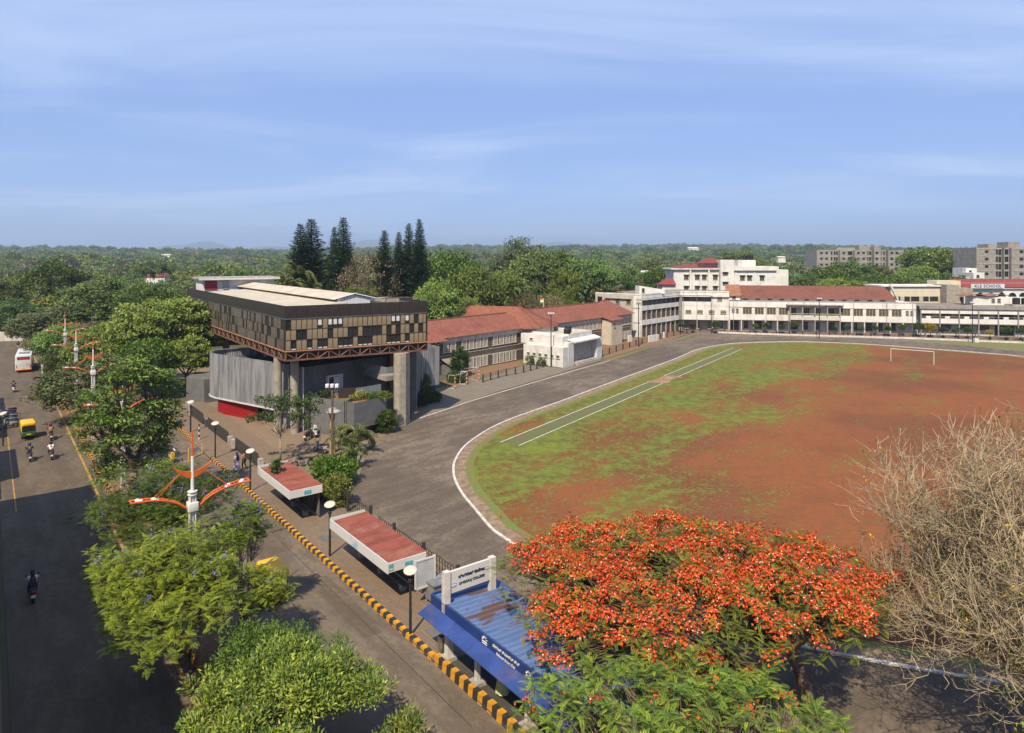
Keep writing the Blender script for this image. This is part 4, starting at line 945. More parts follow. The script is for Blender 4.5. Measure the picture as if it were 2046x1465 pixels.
for i in range(NB):
    mid = 5 <= i <= 8
    if i in (0, NB - 1):
        mb = MB(); wallbox(mb, LP(i * bw + .02, .03), LP((i + 1) * bw - .02, .03), .2, 4.6, 6.55); mb.build('blank_wall', MATS['school_white'], sch)
        for a in (.7, 1.75):
            for z in (5.1, 5.8): opening(sch, LP(i * bw + a, .03), sdx, .45, .3, z, style='plain', frame='trim_grey', panes=2)
    elif not mid:
        for (a, b) in ((-.02, .32), (bw - .32, bw + .02)):
            mb = MB(); wallbox(mb, LP(i * bw + a, .03), LP(i * bw + b, .03), .2, 4.6, 6.55); mb.build('pier_wall', MATS['school_white'], sch)
        opening(sch, LP(i * bw + .42, .18), sdx, bw - .84, 1.72, 4.68, style='plain', frame='window_cream', pane='shade_mesh', panes=3)
    else:
        mb = MB(); wallbox(mb, LP(i * bw + .14, -.85), LP((i + 1) * bw - .14, -.85), .08, 4.3, 4.36); wallbox(mb, LP(i * bw + .14, -.85), LP((i + 1) * bw - .14, -.85), .08, 5.05, 5.15); mb.build('balcony_rail', MATS['window_cream'], sch)
        for k in range(9):
            mb = MB(); mb.tube([LP(i * bw + .2 + k * (bw - .4) / 9, -.8, 4.36), LP(i * bw + .2 + (k + .5) * (bw - .4) / 9, -.8, 5.05), LP(i * bw + .2 + (k + 1) * (bw - .4) / 9, -.8, 4.36)], .035, 4); mb.build('baluster', MATS['window_cream'], sch)
        opening(sch, LP(i * bw + .9, 2.38), sdx, 1.1 if i % 2 else 1.4, 1.9, 4.4, frame='window_cream', panes=3)
    wide = i in (2, 5, 8, 11)
    if i not in (0, NB - 1): opening(sch, LP(i * bw + (.7 if wide else .95), 2.38), sdx, 1.7 if wide else .95, 1.95, .75, frame='window_wood', panes=4 if wide else 2)
mb = MB(); mb.prism([LP(5 * bw, -.95), LP(9 * bw, -.95), LP(9 * bw, 0), LP(5 * bw, 0)], 3.5, 4.25); mb.build('porch_balcony', MATS['school_offwhite'], sch)
mb = MB(); mb.prism([LP(4.7 * bw, -1.3), LP(9.3 * bw, -1.3), LP(9.3 * bw, 0), LP(4.7 * bw, 0)], 7.3, 7.5); mb.build('porch_slab', MATS['concrete'], sch)
mb = MB(); wallbox(mb, LP(.3, 2.35), LP(2.6, 2.35), .1, .1, 2.9); mb.build('dark_entrance', MATS['shade_mesh'], sch)
mb = MB(); wallbox(mb, LP(0, -1.1), LP(SLN, -1.1), 1.3, 0, .35); mb.build('plinth', M('plinth_red', (.20, .11, .075), .9, .2, 1.), sch)
# clerestory and tiled roof behind the parapet
mb = MB(); mb.prism([LP(3.2, 5), LP(SLN - 3.2, 5), LP(SLN - 3.2, 13.6), LP(3.2, 13.6)], 7.8, 8.75); mb.build('clerestory', MATS['school_offwhite'], sch)
for i in range(12): opening(sch, LP(4.2 + i * 3.1, 5), sdx, 1.0, .28, 8.2, style='plain', frame='trim_grey', panes=1)
a, b_, c, d = LP(3.1, 4.4, 8.6), LP(SLN - 3.0, 4.4, 8.6), LP(SLN - 4.4, 10.2, 11.9), LP(3.3, 10.2, 11.9)
mb = MB(); mb.quad(a, b_, c, d); mb.quad(LP(SLN - 3, 16, 8.6), LP(3.1, 16, 8.6), d, c); mb.poly([b_, LP(SLN - 3, 16, 8.6), c]); mb.build('tiled_roof', MATS['old_tiles'], sch)
mb = MB(); mb.obox(LP(SLN - 3.1, 4.3, 8.5), sdx * .5, LP(0, 5.9, 3.5) - LP(0, 0, 0), (0, 0, .5)); mb.build('gable_coping', MATS['concrete'], sch)
mb = MB(); mb.prism([LP(-.1, 2.6), LP(3.0, 2.6), LP(3.0, 9), LP(-.1, 9)], 8.2, 9.4); mb.build('stair_room', MATS['school_white'], sch)
opening(sch, LP(1.05, 2.6), sdx, .75, .7, 8.55, style='plain', frame='trim_grey', panes=2)
mb = MB(); mb.hexa([LP(-.5, 2.1, 9.3), LP(3.3, 2.1, 9.3), LP(3.3, 7.2, 12.0), LP(-.5, 7.2, 12.0), LP(-.5, 2.1, 9.45), LP(3.3, 2.1, 9.45), LP(3.3, 7.2, 12.2), LP(-.5, 7.2, 12.2)]); mb.build('stair_roof', M('sheet_rust', (.25, .115, .065), .8, .15, .8), sch)

for k in (1.0, 9.2, 14.7, 30.4, 38.2, 44.2): mb = MB(); mb.tube([LP(k, -.09, .2), LP(k, -.09, 8.0)], .055, 6); mb.build('rain_pipe', MATS['trim_grey'], sch)
for k in (.8, 4.3, 8.4): mb = MB(); o = q1 + sd2 * k - sn_ * .08; mb.tube([(o.x, o.y, .2), (o.x, o.y, ZW - .2)], .055, 6); mb.build('rain_pipe', MATS['trim_grey'], blk)
# right hand block with stepped balcony wall
r0, r1 = Vector((103.0, 172.2, 0)), Vector((141, 163.8, 0)); rdx = (r1 - r0).normalized(); rnx = Vector((-rdx.y, rdx.x, 0)); RL = (r1 - r0).length
rb = thing('gallery_block', 'low two storey school wing with stepped white balcony wall, at the right edge', 'building', tuple(r0))
def RP(k, inn=0.0, z=0.0): v = r0 + rdx * k + rnx * inn; return Vector((v.x, v.y, z))
mb = MB(); mb.prism([RP(0, 2.2), RP(RL, 2.2), RP(RL, 13), RP(0, 13)], 0, 6.9); mb.build('inner_wall', MATS['school_offwhite'], rb)
mb = MB(); mb.prism([RP(-.3, -.3), RP(RL, -.3), RP(RL, 13), RP(-.3, 13)], 6.75, 7.45, mtop=1); mb.build('roof_slab', [MATS['trim_grey'], MATS['weathered_roof']], rb)
for i in range(9):
    k0 = i * RL / 9
    mb = MB(); mb.obox(RP(k0, -.1), rdx * .26, rnx * .3, (0, 0, 6.75)); mb.build('column', MATS['trim_grey'], rb)
    mb = MB(); wallbox(mb, RP(k0 + .3, .05), RP(k0 + RL / 9 - .04, .05), .2, 5.6, 6.6); mb.build('hung_panel', MATS['school_white'], rb)
    mb = MB(); wallbox(mb, RP(k0 + .3, .05), RP(k0 + RL / 9 - .04, .05), .2, 3.2, 4.35); mb.build('balcony_wall', MATS['school_white'], rb)
    mb = MB(); wallbox(mb, RP(k0 + 1.3, .03), RP(k0 + 2.4, .03), .2, 4.36, 4.95); mb.build('balcony_block', MATS['school_white'], rb)
    mb = MB(); wallbox(mb, RP(k0 + .3, .1), RP(k0 + RL / 9 - .04, .1), .05, 4.85, 4.9); mb.build('handrail', MATS['window_cream'], rb)
    if i != 4:
        opening(rb, RP(k0 + .7, 2.18), rdx, 2.6, 1.15, 4.7, frame='window_wood', panes=6); opening(rb, RP(k0 + .7, 2.18), rdx, 2.6, 1.2, 1.5, frame='window_wood', panes=6)
    else:
        for z0, z1 in ((4.1, 6.0), (.2, 2.9)): mb = MB(); wallbox(mb, RP(k0 + .3, 2.1), RP(k0 + 4.4, 2.1), .06, z0, z1); mb.build('dark_entrance', MATS['dark_void'], rb)
mb = MB(); wallbox(mb, RP(0, .0), RP(RL, .0), 2.2, 3.0, 3.2); mb.build('floor_slab', MATS['trim_grey'], rb)
p = RP(14.2, 6); mb = MB(); hp = [(p.x, p.y), (p.x + 7.6, p.y - .6), (p.x + 8.2, p.y + 3.4), (p.x + .6, p.y + 4)]
mb.prism(hp, 7.46, 9.7); mb.build('roof_room', MATS['school_white'], rb)
mb = MB(); zz_ = [9.8, 10.35, 9.75, 10.2]
for i in range(4):
    x0 = p.x - 2.4 + i * 2.9; mb.hexa([(x0, p.y - .9, zz_[i]), (x0 + 2.9, p.y - 1.0, zz_[(i + 1) % 4]), (x0 + 3.2, p.y + 4, zz_[(i + 1) % 4]), (x0 + .3, p.y + 4, zz_[i]), (x0, p.y - .9, zz_[i] + .1), (x0 + 2.9, p.y - 1.0, zz_[(i + 1) % 4] + .1), (x0 + 3.2, p.y + 4, zz_[(i + 1) % 4] + .1), (x0 + .3, p.y + 4, zz_[i] + .1)])
mb.build('sheet_roof', MATS['sheet_rust'], rb)
for a in (4.6, 6.0):
    for z in (8.2, 8.8): opening(rb, (p.x + a, p.y - a * .08), (7.6, -.6), .6, .28, z, style='plain', frame='trim_grey', panes=1)
for k, ad in ((23.6, 'left'), (25.6, 'right')):
    q = RP(k, 5.2); mb = MB(); mb.lathe([(0, 0), (.82, 0), (.85, 1.45), (.7, 1.6), (.2, 1.7), (0, 1.7)], 16, (q.x, q.y, 7.85)); tag(mb.build('water_tank', MATS['tank_black']), ad + ' one of two black water tanks on the gallery block roof', 'water tank')
q = RP(22.4, 4.2); mb = MB(); mb.obox((q.x, q.y, 7.46), rdx * 4.6, rnx * 2, (0, 0, .38)); mb.build('tank_plinth', MATS['concrete'], rb)

# cream wing behind, and the arcaded school with its name board
cw0 = AT(1787, 600, 193); crm = thing('cream_wing', 'cream two storey wing with ribbon windows behind the tiled roof', 'building', (cw0.x, cw0.y, 0))
x0, x1, yy = AT(1780, 600, 193).x, AT(1893, 600, 193).x, 193.
mb = MB(); mb.box(x0, x1, yy, yy + 9, 0, 11.4); mb.build('wall', MATS['cream_wall'], crm)
mb = MB(); mb.box(x0 - 3, x1 + .3, yy - .5, yy + 9.3, 11.4, 11.75); mb.build('roof_slab', MATS['school_white'], crm)
mb = MB(); mb.box(x0, x1, yy - .03, yy, 7.2, 8.6); mb.build('ribbon_window', MATS['pane_dark'], crm)
for i in range(6): mb = MB(); xx = x0 + i * (x1 - x0) / 6; mb.box(xx, xx + (1.1 if i % 2 else .3), yy - .08, yy - .03, 7.2, 8.6); mb.build('window_pier', MATS['inner_wall'], crm)
cw1 = AT(1890, 600, 191); mb = MB(); mb.box(cw1.x - .4, cw1.x + 3.2, 190, 196, 0, 12.0); mb.build('concrete_tower', MATS['raw_concrete'], crm)
mb = MB(); mb.box(cw1.x + 3.3, cw1.x + 7.2, 190.5, 196, 8.7, 11.1); mb.build('concrete_parapet', MATS['raw_concrete'], crm)
kx0, kx1, ky = AT(1918, 600, 197).x, AT(2240, 600, 197).x, 197.
kle = thing('arcaded_school', 'white arcaded school behind with red roof band and lettered name board', 'building', (kx0, ky, 0))
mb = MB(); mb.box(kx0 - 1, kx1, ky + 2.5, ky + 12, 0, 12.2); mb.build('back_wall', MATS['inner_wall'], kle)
mb = MB(); mb.hexa([(kx0 + .6, ky - .7, 10.95), (kx1, ky - .7, 10.95), (kx1, ky + 6, 13.0), (kx0 + .6, ky + 6, 13.0), (kx0 + .6, ky - .7, 11.1), (kx1, ky - .7, 11.1), (kx1, ky + 6, 13.25), (kx0 + .6, ky + 6, 13.25)]); mb.build('red_roof', MATS['roof_red'], kle)
mb = MB(); mb.box(kx0 - 2, kx1, ky - .5, ky + .4, 10.55, 10.9); mb.build('cornice', MATS['school_white'], kle)
mb = MB(); mb.box(kx0 - 6.5, kx0 + .4, ky + .3, ky + 5, 10.9, 12.9); mb.build('roof_room', MATS['cream_wall'], kle)
NAr = 14; aw = 3.1
for i in range(NAr):
    x = kx0 + 1.2 + i * aw; mb = MB()
    arc = [(x + aw / 2 + 1.17 * math.cos(R(a)), 8.3 + 1.17 * math.sin(R(a))) for a in range(180, -1, -15)]
    top = [(x + aw * k / 12, 10.6) for k in range(13)]
    for k in range(12): mb.quad((arc[k][0], ky, arc[k][1]), (arc[k + 1][0], ky, arc[k + 1][1]), (top[k + 1][0], ky, top[k + 1][1]), (top[k][0], ky, top[k][1]))
    mb.box(x, arc[0][0], ky - .02, ky + .3, 0, 8.31); mb.box(arc[-1][0], x + aw, ky - .02, ky + .3, 0, 8.31); mb.box(arc[0][0], arc[-1][0], ky, ky + .2, 0, 8.25)
    mb.quad((x, ky, 8.3), (arc[0][0], ky, 8.3), (top[0][0], ky, 10.6), (x, ky, 10.6)); mb.quad((arc[-1][0], ky, 8.3), (x + aw, ky, 8.3), (x + aw, ky, 10.6), (top[-1][0], ky, 10.6))
    mb.build('arch', MATS['school_white'], kle)
mb = MB(); bx0, bx1 = AT(1940, 575, 196).x, AT(2007, 575, 196).x; mb.box(bx0, bx1, ky - 1.05, ky - .95, 10.75, 12.0); mb.build('name_board', MATS['sheet_white'], kle)
def text(body, size, mat, parent, mx, extrude=.01, align='CENTER', spacing=1.0, name='lettering'):
    """flat lettering turned into a mesh; mx places it"""
    cu = bpy.data.curves.new(name, 'FONT'); cu.body = body; cu.size = size; cu.align_x = align; cu.align_y = 'CENTER'; cu.extrude = extrude; cu.offset = size * .022; cu.space_character = spacing; cu.resolution_u = 3
    ob = bpy.data.objects.new(name + '_tmp', cu); COL.objects.link(ob); dg = bpy.context.evaluated_depsgraph_get()
    me = bpy.data.meshes.new_from_object(ob.evaluated_get(dg)); bpy.data.objects.remove(ob); bpy.data.curves.remove(cu); me.name = name
    me.materials.clear(); me.materials.append(MATS[mat] if isinstance(mat, str) else mat)
    o = bpy.data.objects.new(name, me); COL.objects.link(o); o.parent = parent
    o.matrix_local = Matrix.Translation(-W[parent.name]) @ mx; return o
def face_mx(p, xd, up=Vector((0, 0, 1))):
    xd = Vector(xd).normalized(); up = Vector(up).normalized(); n = xd.cross(up)
    return Matrix(((xd.x, up.x, n.x, p[0]), (xd.y, up.y, n.y, p[1]), (xd.z, up.z, n.z, p[2]), (0, 0, 0, 1)))
M('ink_blue', (.035, .07, .17), .6, .05, 1); M('ink_navy', (.012, .016, .07), .6, .05, 1)
text('KLE SCHOOL', 1.15, 'ink_blue', kle, face_mx(((bx0 + bx1) / 2, ky - 1.08, 11.36), (1, 0, 0)), .02, spacing=1.16)

# ------------------------------------------------------------------ white hostel block behind
hy = 225.; hx0, hx1 = AT(1346, 540, hy).x, AT(1590, 540, hy).x
hos = thing('hostel_block', 'tall white hostel with red roof section behind the school', 'building', (hx0, hy, 0))
hm = AT(1440, 540, hy).x; hr = AT(1550, 540, hy).x
mb = MB(); mb.box(hx0, hm, hy, hy + 12, 0, 15.6); mb.build('wall', MATS['school_white'], hos)
mb = MB(); mb.box(hm, hr, hy - .6, hy + 12, 0, 15.3); mb.build('wall', MATS['school_white'], hos)
mb = MB(); mb.box(hr - .5, hx1, hy + 6, hy + 16, 0, 15.4); mb.build('wall', MATS['school_white'], hos)
mb = MB(); mb.box(hx0 - 1, hm, hy - .8, hy + 12.5, 15.6, 16.0); mb.box(hm + .02, hr + .5, hy - 1.3, hy + 12.5, 15.3, 16.6); mb.build('parapet', MATS['school_white'], hos)
mb = MB(); z_ = 16.02; mb.poly([(hx0 + .3, hy - .4, z_), (hm - .4, hy - .4, z_), (hm - .4, hy + 5, z_ + 1.2), (hx0 + 4.2, hy + 5, z_ + 1.2)]); mb.poly([(hx0 + .3, hy - .4, z_), (hx0 + 4.2, hy + 5, z_ + 1.2), (hx0 + .3, hy + 11, z_)]); mb.build('red_roof', MATS['roof_red'], hos)
mb = MB(); mb.box(AT(1436, 540, hy).x, AT(1463, 540, hy).x, hy - 1.9, hy + 3, 0, 18.8); mb.build('stair_tower', MATS['school_white'], hos)
mb = MB(); mb.box(AT(1477, 540, hy).x, AT(1512, 540, hy).x, hy + 1, hy + 6, 16, 18.7); mb.build('roof_room', MATS['school_white'], hos)
mb = MB(); mb.box(AT(1404, 540, hy).x, AT(1436, 540, hy).x, hy + 2, hy + 7, 15.9, 17.6); mb.build('roof_room', MATS['school_white'], hos)
mb = MB(); xa, xb = AT(1400, 540, hy).x, AT(1437, 540, hy).x; mb.hexa([(xa, hy + .5, 17.6), (xb, hy + .5, 17.6), (xb, hy + 7, 17.6), (xa, hy + 7, 17.6), (xa, hy + .5, 17.75), (xb, hy + .5, 17.75), (xb, hy + 5, 19.2), (xa + 3, hy + 5, 19.2)]); mb.build('red_roof', MATS['roof_red'], hos)
for px in (1367, 1389, 1403, 1425): 
    for z in (12.3, 8.6): x = AT(px, 540, hy).x; opening(hos, (x, hy), (1, 0), 1.35, 1.5, z, frame='window_wood', style='sunshade', panes=3)
for px in (1455, 1478, 1492, 1517):
    for z in (12.1, 8.4): x = AT(px, 540, hy).x; opening(hos, (x, hy - .6), (1, 0), 1.35, 1.5, z, frame='window_wood', style='sunshade', panes=3)
for z in (13.8, 10.6): opening(hos, (AT(1441, 540, hy).x, hy - 1.9), (1, 0), 1.5, .9, z, style='sunshade', frame='window_wood', panes=3)
for px in (1377, 1414, 1467, 1505): mb = MB(); x = AT(px, 540, hy).x; mb.box(x, x + .5, hy - .75, hy + .1, 0, 15.5); mb.build('pilaster', MATS['school_white'], hos)
for y_ in (hy + 1.5, hy + 4.5): mb = MB(); mb.box(hr, hr + .12, y_, y_ + .8, 12, 14); mb.build('slit_window', MATS['pane_dark'], hos)
for i in range(3):
    x = AT(1488 + i * 7, 520, hy + 3).x; mb = MB(); mb.lathe([(0, 0), (.6, 0), (.62, 1.5), (.2, 1.75), (0, 1.75)], 12, (x, hy + 3, 18.72)); tag(mb.build('water_tank', MATS['tank_black']), ('left', 'middle', 'right')[i] + ' of three black tanks on the hostel roof', 'water tank')
mb = MB(); x = AT(1323, 570, 205).x; mb.box(x, AT(1350, 570, 205).x, 205, 212, 0, 11.3); ann = mb.build('annex', MATS['school_white']); tag(ann, 'small white annex with red roof left of the hostel', 'building')
mb = MB(); x2 = AT(1350, 570, 205).x; mb.hexa([(x - .6, 204.4, 11.3), (x2, 204.4, 11.3), (x2, 211, 11.3), (x - .6, 211, 11.3), (x - .6, 204.4, 11.6), (x2, 204.4, 11.6), (x2, 208, 13.2), (x + 1.8, 208, 13.2)]); mb.build('roof', MATS['roof_red'], ann)

# ------------------------------------------------------------------ unfinished concrete blocks far right
def shell(name, label, Y, cols, ztop, step, seed):
    """grey blockwork tower made of bays; cols = (px0, px1, extra top, setback, openings)"""
    x0 = AT(cols[0][0], 500, Y).x; root = thing(name, label, 'building', (x0, Y, 0)); r = random.Random(seed)
    for (a, b, ex, sb, ops) in cols:
        xa, xb = AT(a, 500, Y).x, AT(b, 500, Y).x; top = ztop + ex
        mb = MB(); mb.box(xa + .01, xb - .01, Y + sb, Y + 16, 0, top); mb.build('bay', MATS['block_grey'], root)
        for k in range(0, 8):
            z = ztop - 2.4 - k * step
            if z < 2: break
            mb = MB(); mb.box(xa, xb, Y + sb - .12, Y + sb, z + 1.75, z + 2.1); mb.build('floor_beam', MATS['concrete'], root)
            for (f, w, h) in ops:
                mb = MB(); xc = xa + (xb - xa) * f; mb.box(xc - w / 2, xc + w / 2, Y + sb - .03, Y + sb, z - (h - 1.4) / 2, z + 1.4 + (h - 1.4) / 2 - .1); mb.build('opening', MATS['dark_void'], root)
    return root
shell('unfinished_block', 'unfinished grey concrete apartment block above the trees', 410, [(1632, 1660, 0, 0, [(.33, 1.6, 1.3), (.7, 1.6, 1.3)]), (1660, 1678, 0, 2, [(.2, 1.5, 2.2), (.6, 1.0, 2.2), (.85, 1.0, 2.2)]), (1678, 1694, 0, 0, [(.5, 1.7, 1.3)]), (1694, 1708, .2, 2, [(.5, 3.4, 2.4)]),
       (1708, 1733, 0, 0, [(.28, 1.6, 1.3), (.7, 1.6, 1.3)]), (1733, 1745, 0, 2, [(.3, 1.2, 2.3), (.75, 1.2, 2.3)]), (1745, 1758, 2.2, -1, [(.4, 1.7, 1.5)]), (1758, 1775, 0, 3, [(.4, 1.2, 2.4), (.8, .9, 2.4)]), (1775, 1806, -.2, 0, [(.22, 1.7, 1.5), (.55, 1.7, 1.5)])], 23.6, 3.45, 4)
mb = MB(); Y = 414.; ub = bpy.data.objects['unfinished_block']
for (a, b, z) in ((1672, 1708, 25.2), (1716, 1744, 26.2), (1745, 1757, 25.4)): mb = MB(); mb.box(AT(a, 500, Y).x, AT(b, 500, Y).x, Y, Y + 9, 23, z); mb.build('roof_room', MATS['block_grey'], ub)
shell('unfinished_block', 'unfinished grey concrete tower with open stair bays at the right edge', 300, [(1951, 1968, 0, 0, [(.45, .1, .1)]), (1968, 1990, 0, 0, [(.15, 1.5, 1.3)]), (1990, 2000, 0, 1.5, [(.5, 1.6, 2.6)]), (2000, 2011, 0, 3, [(.5, 2.0, 3.0)]), (2011, 2021, 0, 1.5, [(.5, 1.6, 2.6)]), (2021, 2046, 0, 0, [(.8, 1.7, 1.4)]), (2046, 2090, 0, 0, [(.3, 1.7, 1.4), (.7, 1.7, 1.4)])], 23.7, 3.25, 6)
ub = bpy.data.objects['unfinished_block.001']
for (a, b, z, y_) in ((1974, 1990, 25.4, 303), (2014, 2038, 26.3, 303)): mb = MB(); mb.box(AT(a, 500, y_).x, AT(b, 500, y_).x, y_, y_ + 7, 23, z); mb.build('roof_room', MATS['block_grey'], ub)
for i, (px, y0, y1, Y) in enumerate(((1915, 553, 575, 250), (1930, 536, 565, 262), (1945, 545, 575, 256))):
    a, b_ = AT(px, y0, Y), AT(px + 22, y1, Y); mb = MB(); mb.box(a.x, b_.x, Y, Y + 8, 0, a.z); o = mb.build('white_house', MATS['school_white']); tag(o, ('low', 'tall', 'middle')[i] + ' white house among trees beside the grey tower', 'house')
    opening(o, (a.x + 1.2, Y), (1, 0), .9, 1.0, a.z - 1.9, style='plain', frame='trim_grey', panes=1)
# ------------------------------------------------------------------ bus shelters
def rust_roof():
    m, nt, b = newmat('rust_red_sheet'); p = nt.mapping(nt.pos(), rot=(0, 0, -ROADANG), sc=(1.4, .35, 1))
    f = nt.noise(p, 1.1, 6, .68); g = nt.noise(nt.pos(), .7, 5, .6)
    c = nt.mix(nt.rng(f, .36, .62), (.175, .043, .026), (.25, .070, .042)); c = nt.mix(nt.rng(g, .5, .68, 0, .45), c, (.26, .16, .11))
    nt.link(c, b.inputs['Base Color']); b.inputs['Roughness'].default_value = .75
    m, nt, b = newmat('blue_sheet'); p = nt.mapping(nt.pos(), rot=(0, 0, -ROADANG), sc=(2.6, .5, 1))
    f = nt.noise(p, .8, 6, .7); g = nt.noise(nt.pos(), .35, 4, .6)
    c = nt.mix(nt.rng(f, .3, .7), (.085, .145, .30), (.135, .20, .37)); lit = nt.rng(nt.math('ADD', nt.math('MULTIPLY', f, .7), nt.math('MULTIPLY', g, .45)), .600, .635, 0, .9)
    c = nt.mix(lit, c, (.115, .065, .042))                         # fallen leaves and dirt lying in the troughs
    nt.link(c, b.inputs['Base Color']); b.inputs['Roughness'].default_value = .5
    m, nt, b = newmat('blue_fascia'); p = nt.pos()
    c = nt.mix(nt.rng(nt.noise(p, .8, 5, .65), .3, .7), (.012, .030, .115), (.020, .045, .16)); c = nt.mix(nt.rng(nt.noise(p, 1.6, 6, .7), .62, .74, 0, .7), c, (.14, .08, .05))
    nt.link(c, b.inputs['Base Color']); b.inputs['Roughness'].default_value = .42
    m, nt, b = newmat('poster_fascia'); p = nt.mapping(nt.pos(), rot=(0, 0, -ROADANG), sc=(.5, .5, 1.3))
    c = nt.mix(nt.rng(nt.noise(p, .75, 5, .55), .5, .64), (.55, .55, .53), (.20, .38, .48)); c = nt.mix(nt.rng(nt.noise(nt.pos(), 2.5, 5, .7), .55, .75, 0, .5), c, (.57, .555, .52))
    nt.link(c, b.inputs['Base Color']); b.inputs['Roughness'].default_value = .5
rust_roof()
M('blue_eave', (.030, .058, .20), .42, .16, .8, stain=(.15, .09, .06), stain_amt=.75)
M('post_white', (.54, .51, .45), .7, .1, 1.2, stain=(.36, .27, .19), stain_amt=.7)
M('sign_white', (.57, .555, .50), .6, .05, .6, stain=(.5, .43, .33), stain_amt=.45)
M('bench_grey', (.12, .11, .10), .7, .15, 2.); M('poster_teal', (.09, .34, .42), .6, .2, 3.); M('poster_yellow', (.6, .5, .06), .6, .2, 4.)
def corrugated(mb, s0, s1, t0, t1, z0, z1, pitch=.25, amp=.05):
    """sheet roof; ribs run across the shelter (along t), z0 at t0 and z1 at t1"""
    n = int((s1 - s0) / pitch); prof = []
    for i in range(n + 1):
        a = s0 + (s1 - s0) * i / n; w = (s1 - s0) / n
        prof += [(a, 0), (a + w * .30, 0), (a + w * .42, amp), (a + w * .58, amp), (a + w * .70, 0)] if i < n else [(a, 0)]
    for (a, za), (b, zb) in zip(prof[:-1], prof[1:]):
        mb.quad(ST(b, t0, z0 + zb), ST(a, t0, z0 + za), ST(a, t1, z1 + za), ST(b, t1, z1 + zb))
def red_shelter(s0, s1, t0, t1, zt, label, seed, posters):
    root = thing('bus_shelter', label, 'bus shelter', tuple(ST(s0, t0, .13))); r = random.Random(seed)
    n = 5; L = (s1 - s0 - .24) / n
    for i in range(n):                                       # overlapping sheets, some lifted
        mb = MB(); a = s0 + .12 + i * L; dz = r.uniform(0, .05); corrugated(mb, a - .03, a + L + .03, t0 + .12, t1 + .12 * r.random(), zt - .10 + dz, zt - .02 + dz * .5 + r.uniform(0, .03), .30, .055)
        mb.build('roof_sheet', MATS['rust_red_sheet'], root)
    mb = MB(); mb.stbox(s0, s1, t0, t0 + .06, zt - .55, zt + .06); mb.build('front_fascia', MATS['poster_fascia'], root)
    mb = MB(); mb.stbox(s0 - .002, s0 + .06, t0 + .065, t1, zt - .5, zt + .05); mb.build('end_fascia', MATS['sign_white'], root)
    mb = MB(); mb.stbox(s1 - .06, s1 + .002, t0 + .065, t1, zt - .5, zt + .12); mb.build('end_fascia', MATS['sign_white'], root)
    mb = MB(); mb.tube([ST(s1 + .02, t0, zt + .12), ST(s1 + .02, t1, zt + .16)], .03, 5); mb.build('end_rail', MATS['metal_grey'], root)
    for (f, col, w, h) in posters:
        mb = MB(); mb.stbox(s0 - .012, s0 - .004, t0 + f, t0 + f + w, zt - .42, zt - .42 + h); mb.build('poster', MATS[col], root)
    for s_ in (s0 + .9, (s0 + s1) / 2, s1 - .9):
        mb = MB(); p = ST(s_, t1 - .25); mb.tube([(p.x, p.y, .13), (p.x, p.y, zt - .1)], .07, 8); mb.build('post', MATS['post_black'], root)
        mb = MB(); mb.tube([ST(s_, t1 - .25, zt - .2), ST(s_, t0 + .1, zt - .18)], .045, 6); mb.build('roof_arm', MATS['post_black'], root)
    mb = MB(); mb.stbox(s0 + .3, s1 - .3, t1 - .15, t1 - .10, .3, 1.9); mb.build('back_panel', MATS['bench_grey'], root)
    mb = MB(); mb.stbox(s0 + 1.0, s1 - 1.0, t1 - .95, t1 - .55, .52, .58); mb.build('bench_seat', MATS['bench_grey'], root)
    for s_ in (s0 + 1.3, (s0 + s1) / 2, s1 - 1.3): mb = MB(); mb.stbox(s_, s_ + .35, t1 - .92, t1 - .58, .13, .52); mb.build('bench_leg', MATS['concrete'], root)
    return root
red_shelter(49.7, 57.2, 17.6, 20.1, 2.65, 'red roofed bus shelter nearer the museum, with a seedling growing on top', 1, [(1.1, 'poster_teal', .55, .3)])
sB = red_shelter(34.7, 42.9, 17.85, 20.35, 2.65, 'red roofed bus shelter beside the blue one, its roof sheets rippled', 2, [(.08, 'poster_teal', .3, .38), (1.1, 'poster_teal', .5, .26)])
mb = MB(); mb.stbox(34.68, 34.69, 17.98, 18.2, 2.28, 2.36); mb.build('poster', MATS['poster_yellow'], sB)
# white advertising frame at the shelter end
af = thing('poster_frame', 'tall white empty poster frame at the end of the red shelter', 'notice frame', tuple(ST(34.0, 19.6, .13)))
for t_ in (19.2, 20.45): mb = MB(); mb.stbox(33.95, 34.05, t_, t_ + .09, .13 if t_ > 20 else 1.1, 2.75); mb.build('post', MATS['sheet_white'], af)
for z_ in (1.05, 2.62): mb = MB(); mb.stbox(33.96, 34.04, 19.29, 20.45, z_, z_ + .09); mb.build('rail', MATS['sheet_white'], af)
mb = MB(); mb.stbox(33.99, 34.01, 19.3, 20.44, 1.14, 2.6); mb.build('pane', M('faded_glass', (.42, .43, .42), .4, .1, 1.), af)
jb = thing('cabinet', 'grey electrical cabinet beside the poster frame', 'cabinet', tuple(ST(33.4, 20.3, .13)))
mb = MB(); mb.stbox(33.2, 34.2, 20.0, 20.9, .35, 1.35); mb.build('body', MATS['metal_grey'], jb)
mb = MB(); mb.obox(ST(33.1, 19.9, 1.35), ST(0, 1.1), ST(1.2, 0), (0, 0, .08)); mb.build('lid', MATS['sheet_grey'], jb)
for a in (33.25, 34.1): mb = MB(); mb.stbox(a, a + .06, 20.1, 20.8, .13, .35); mb.build('leg', MATS['post_black'], jb)

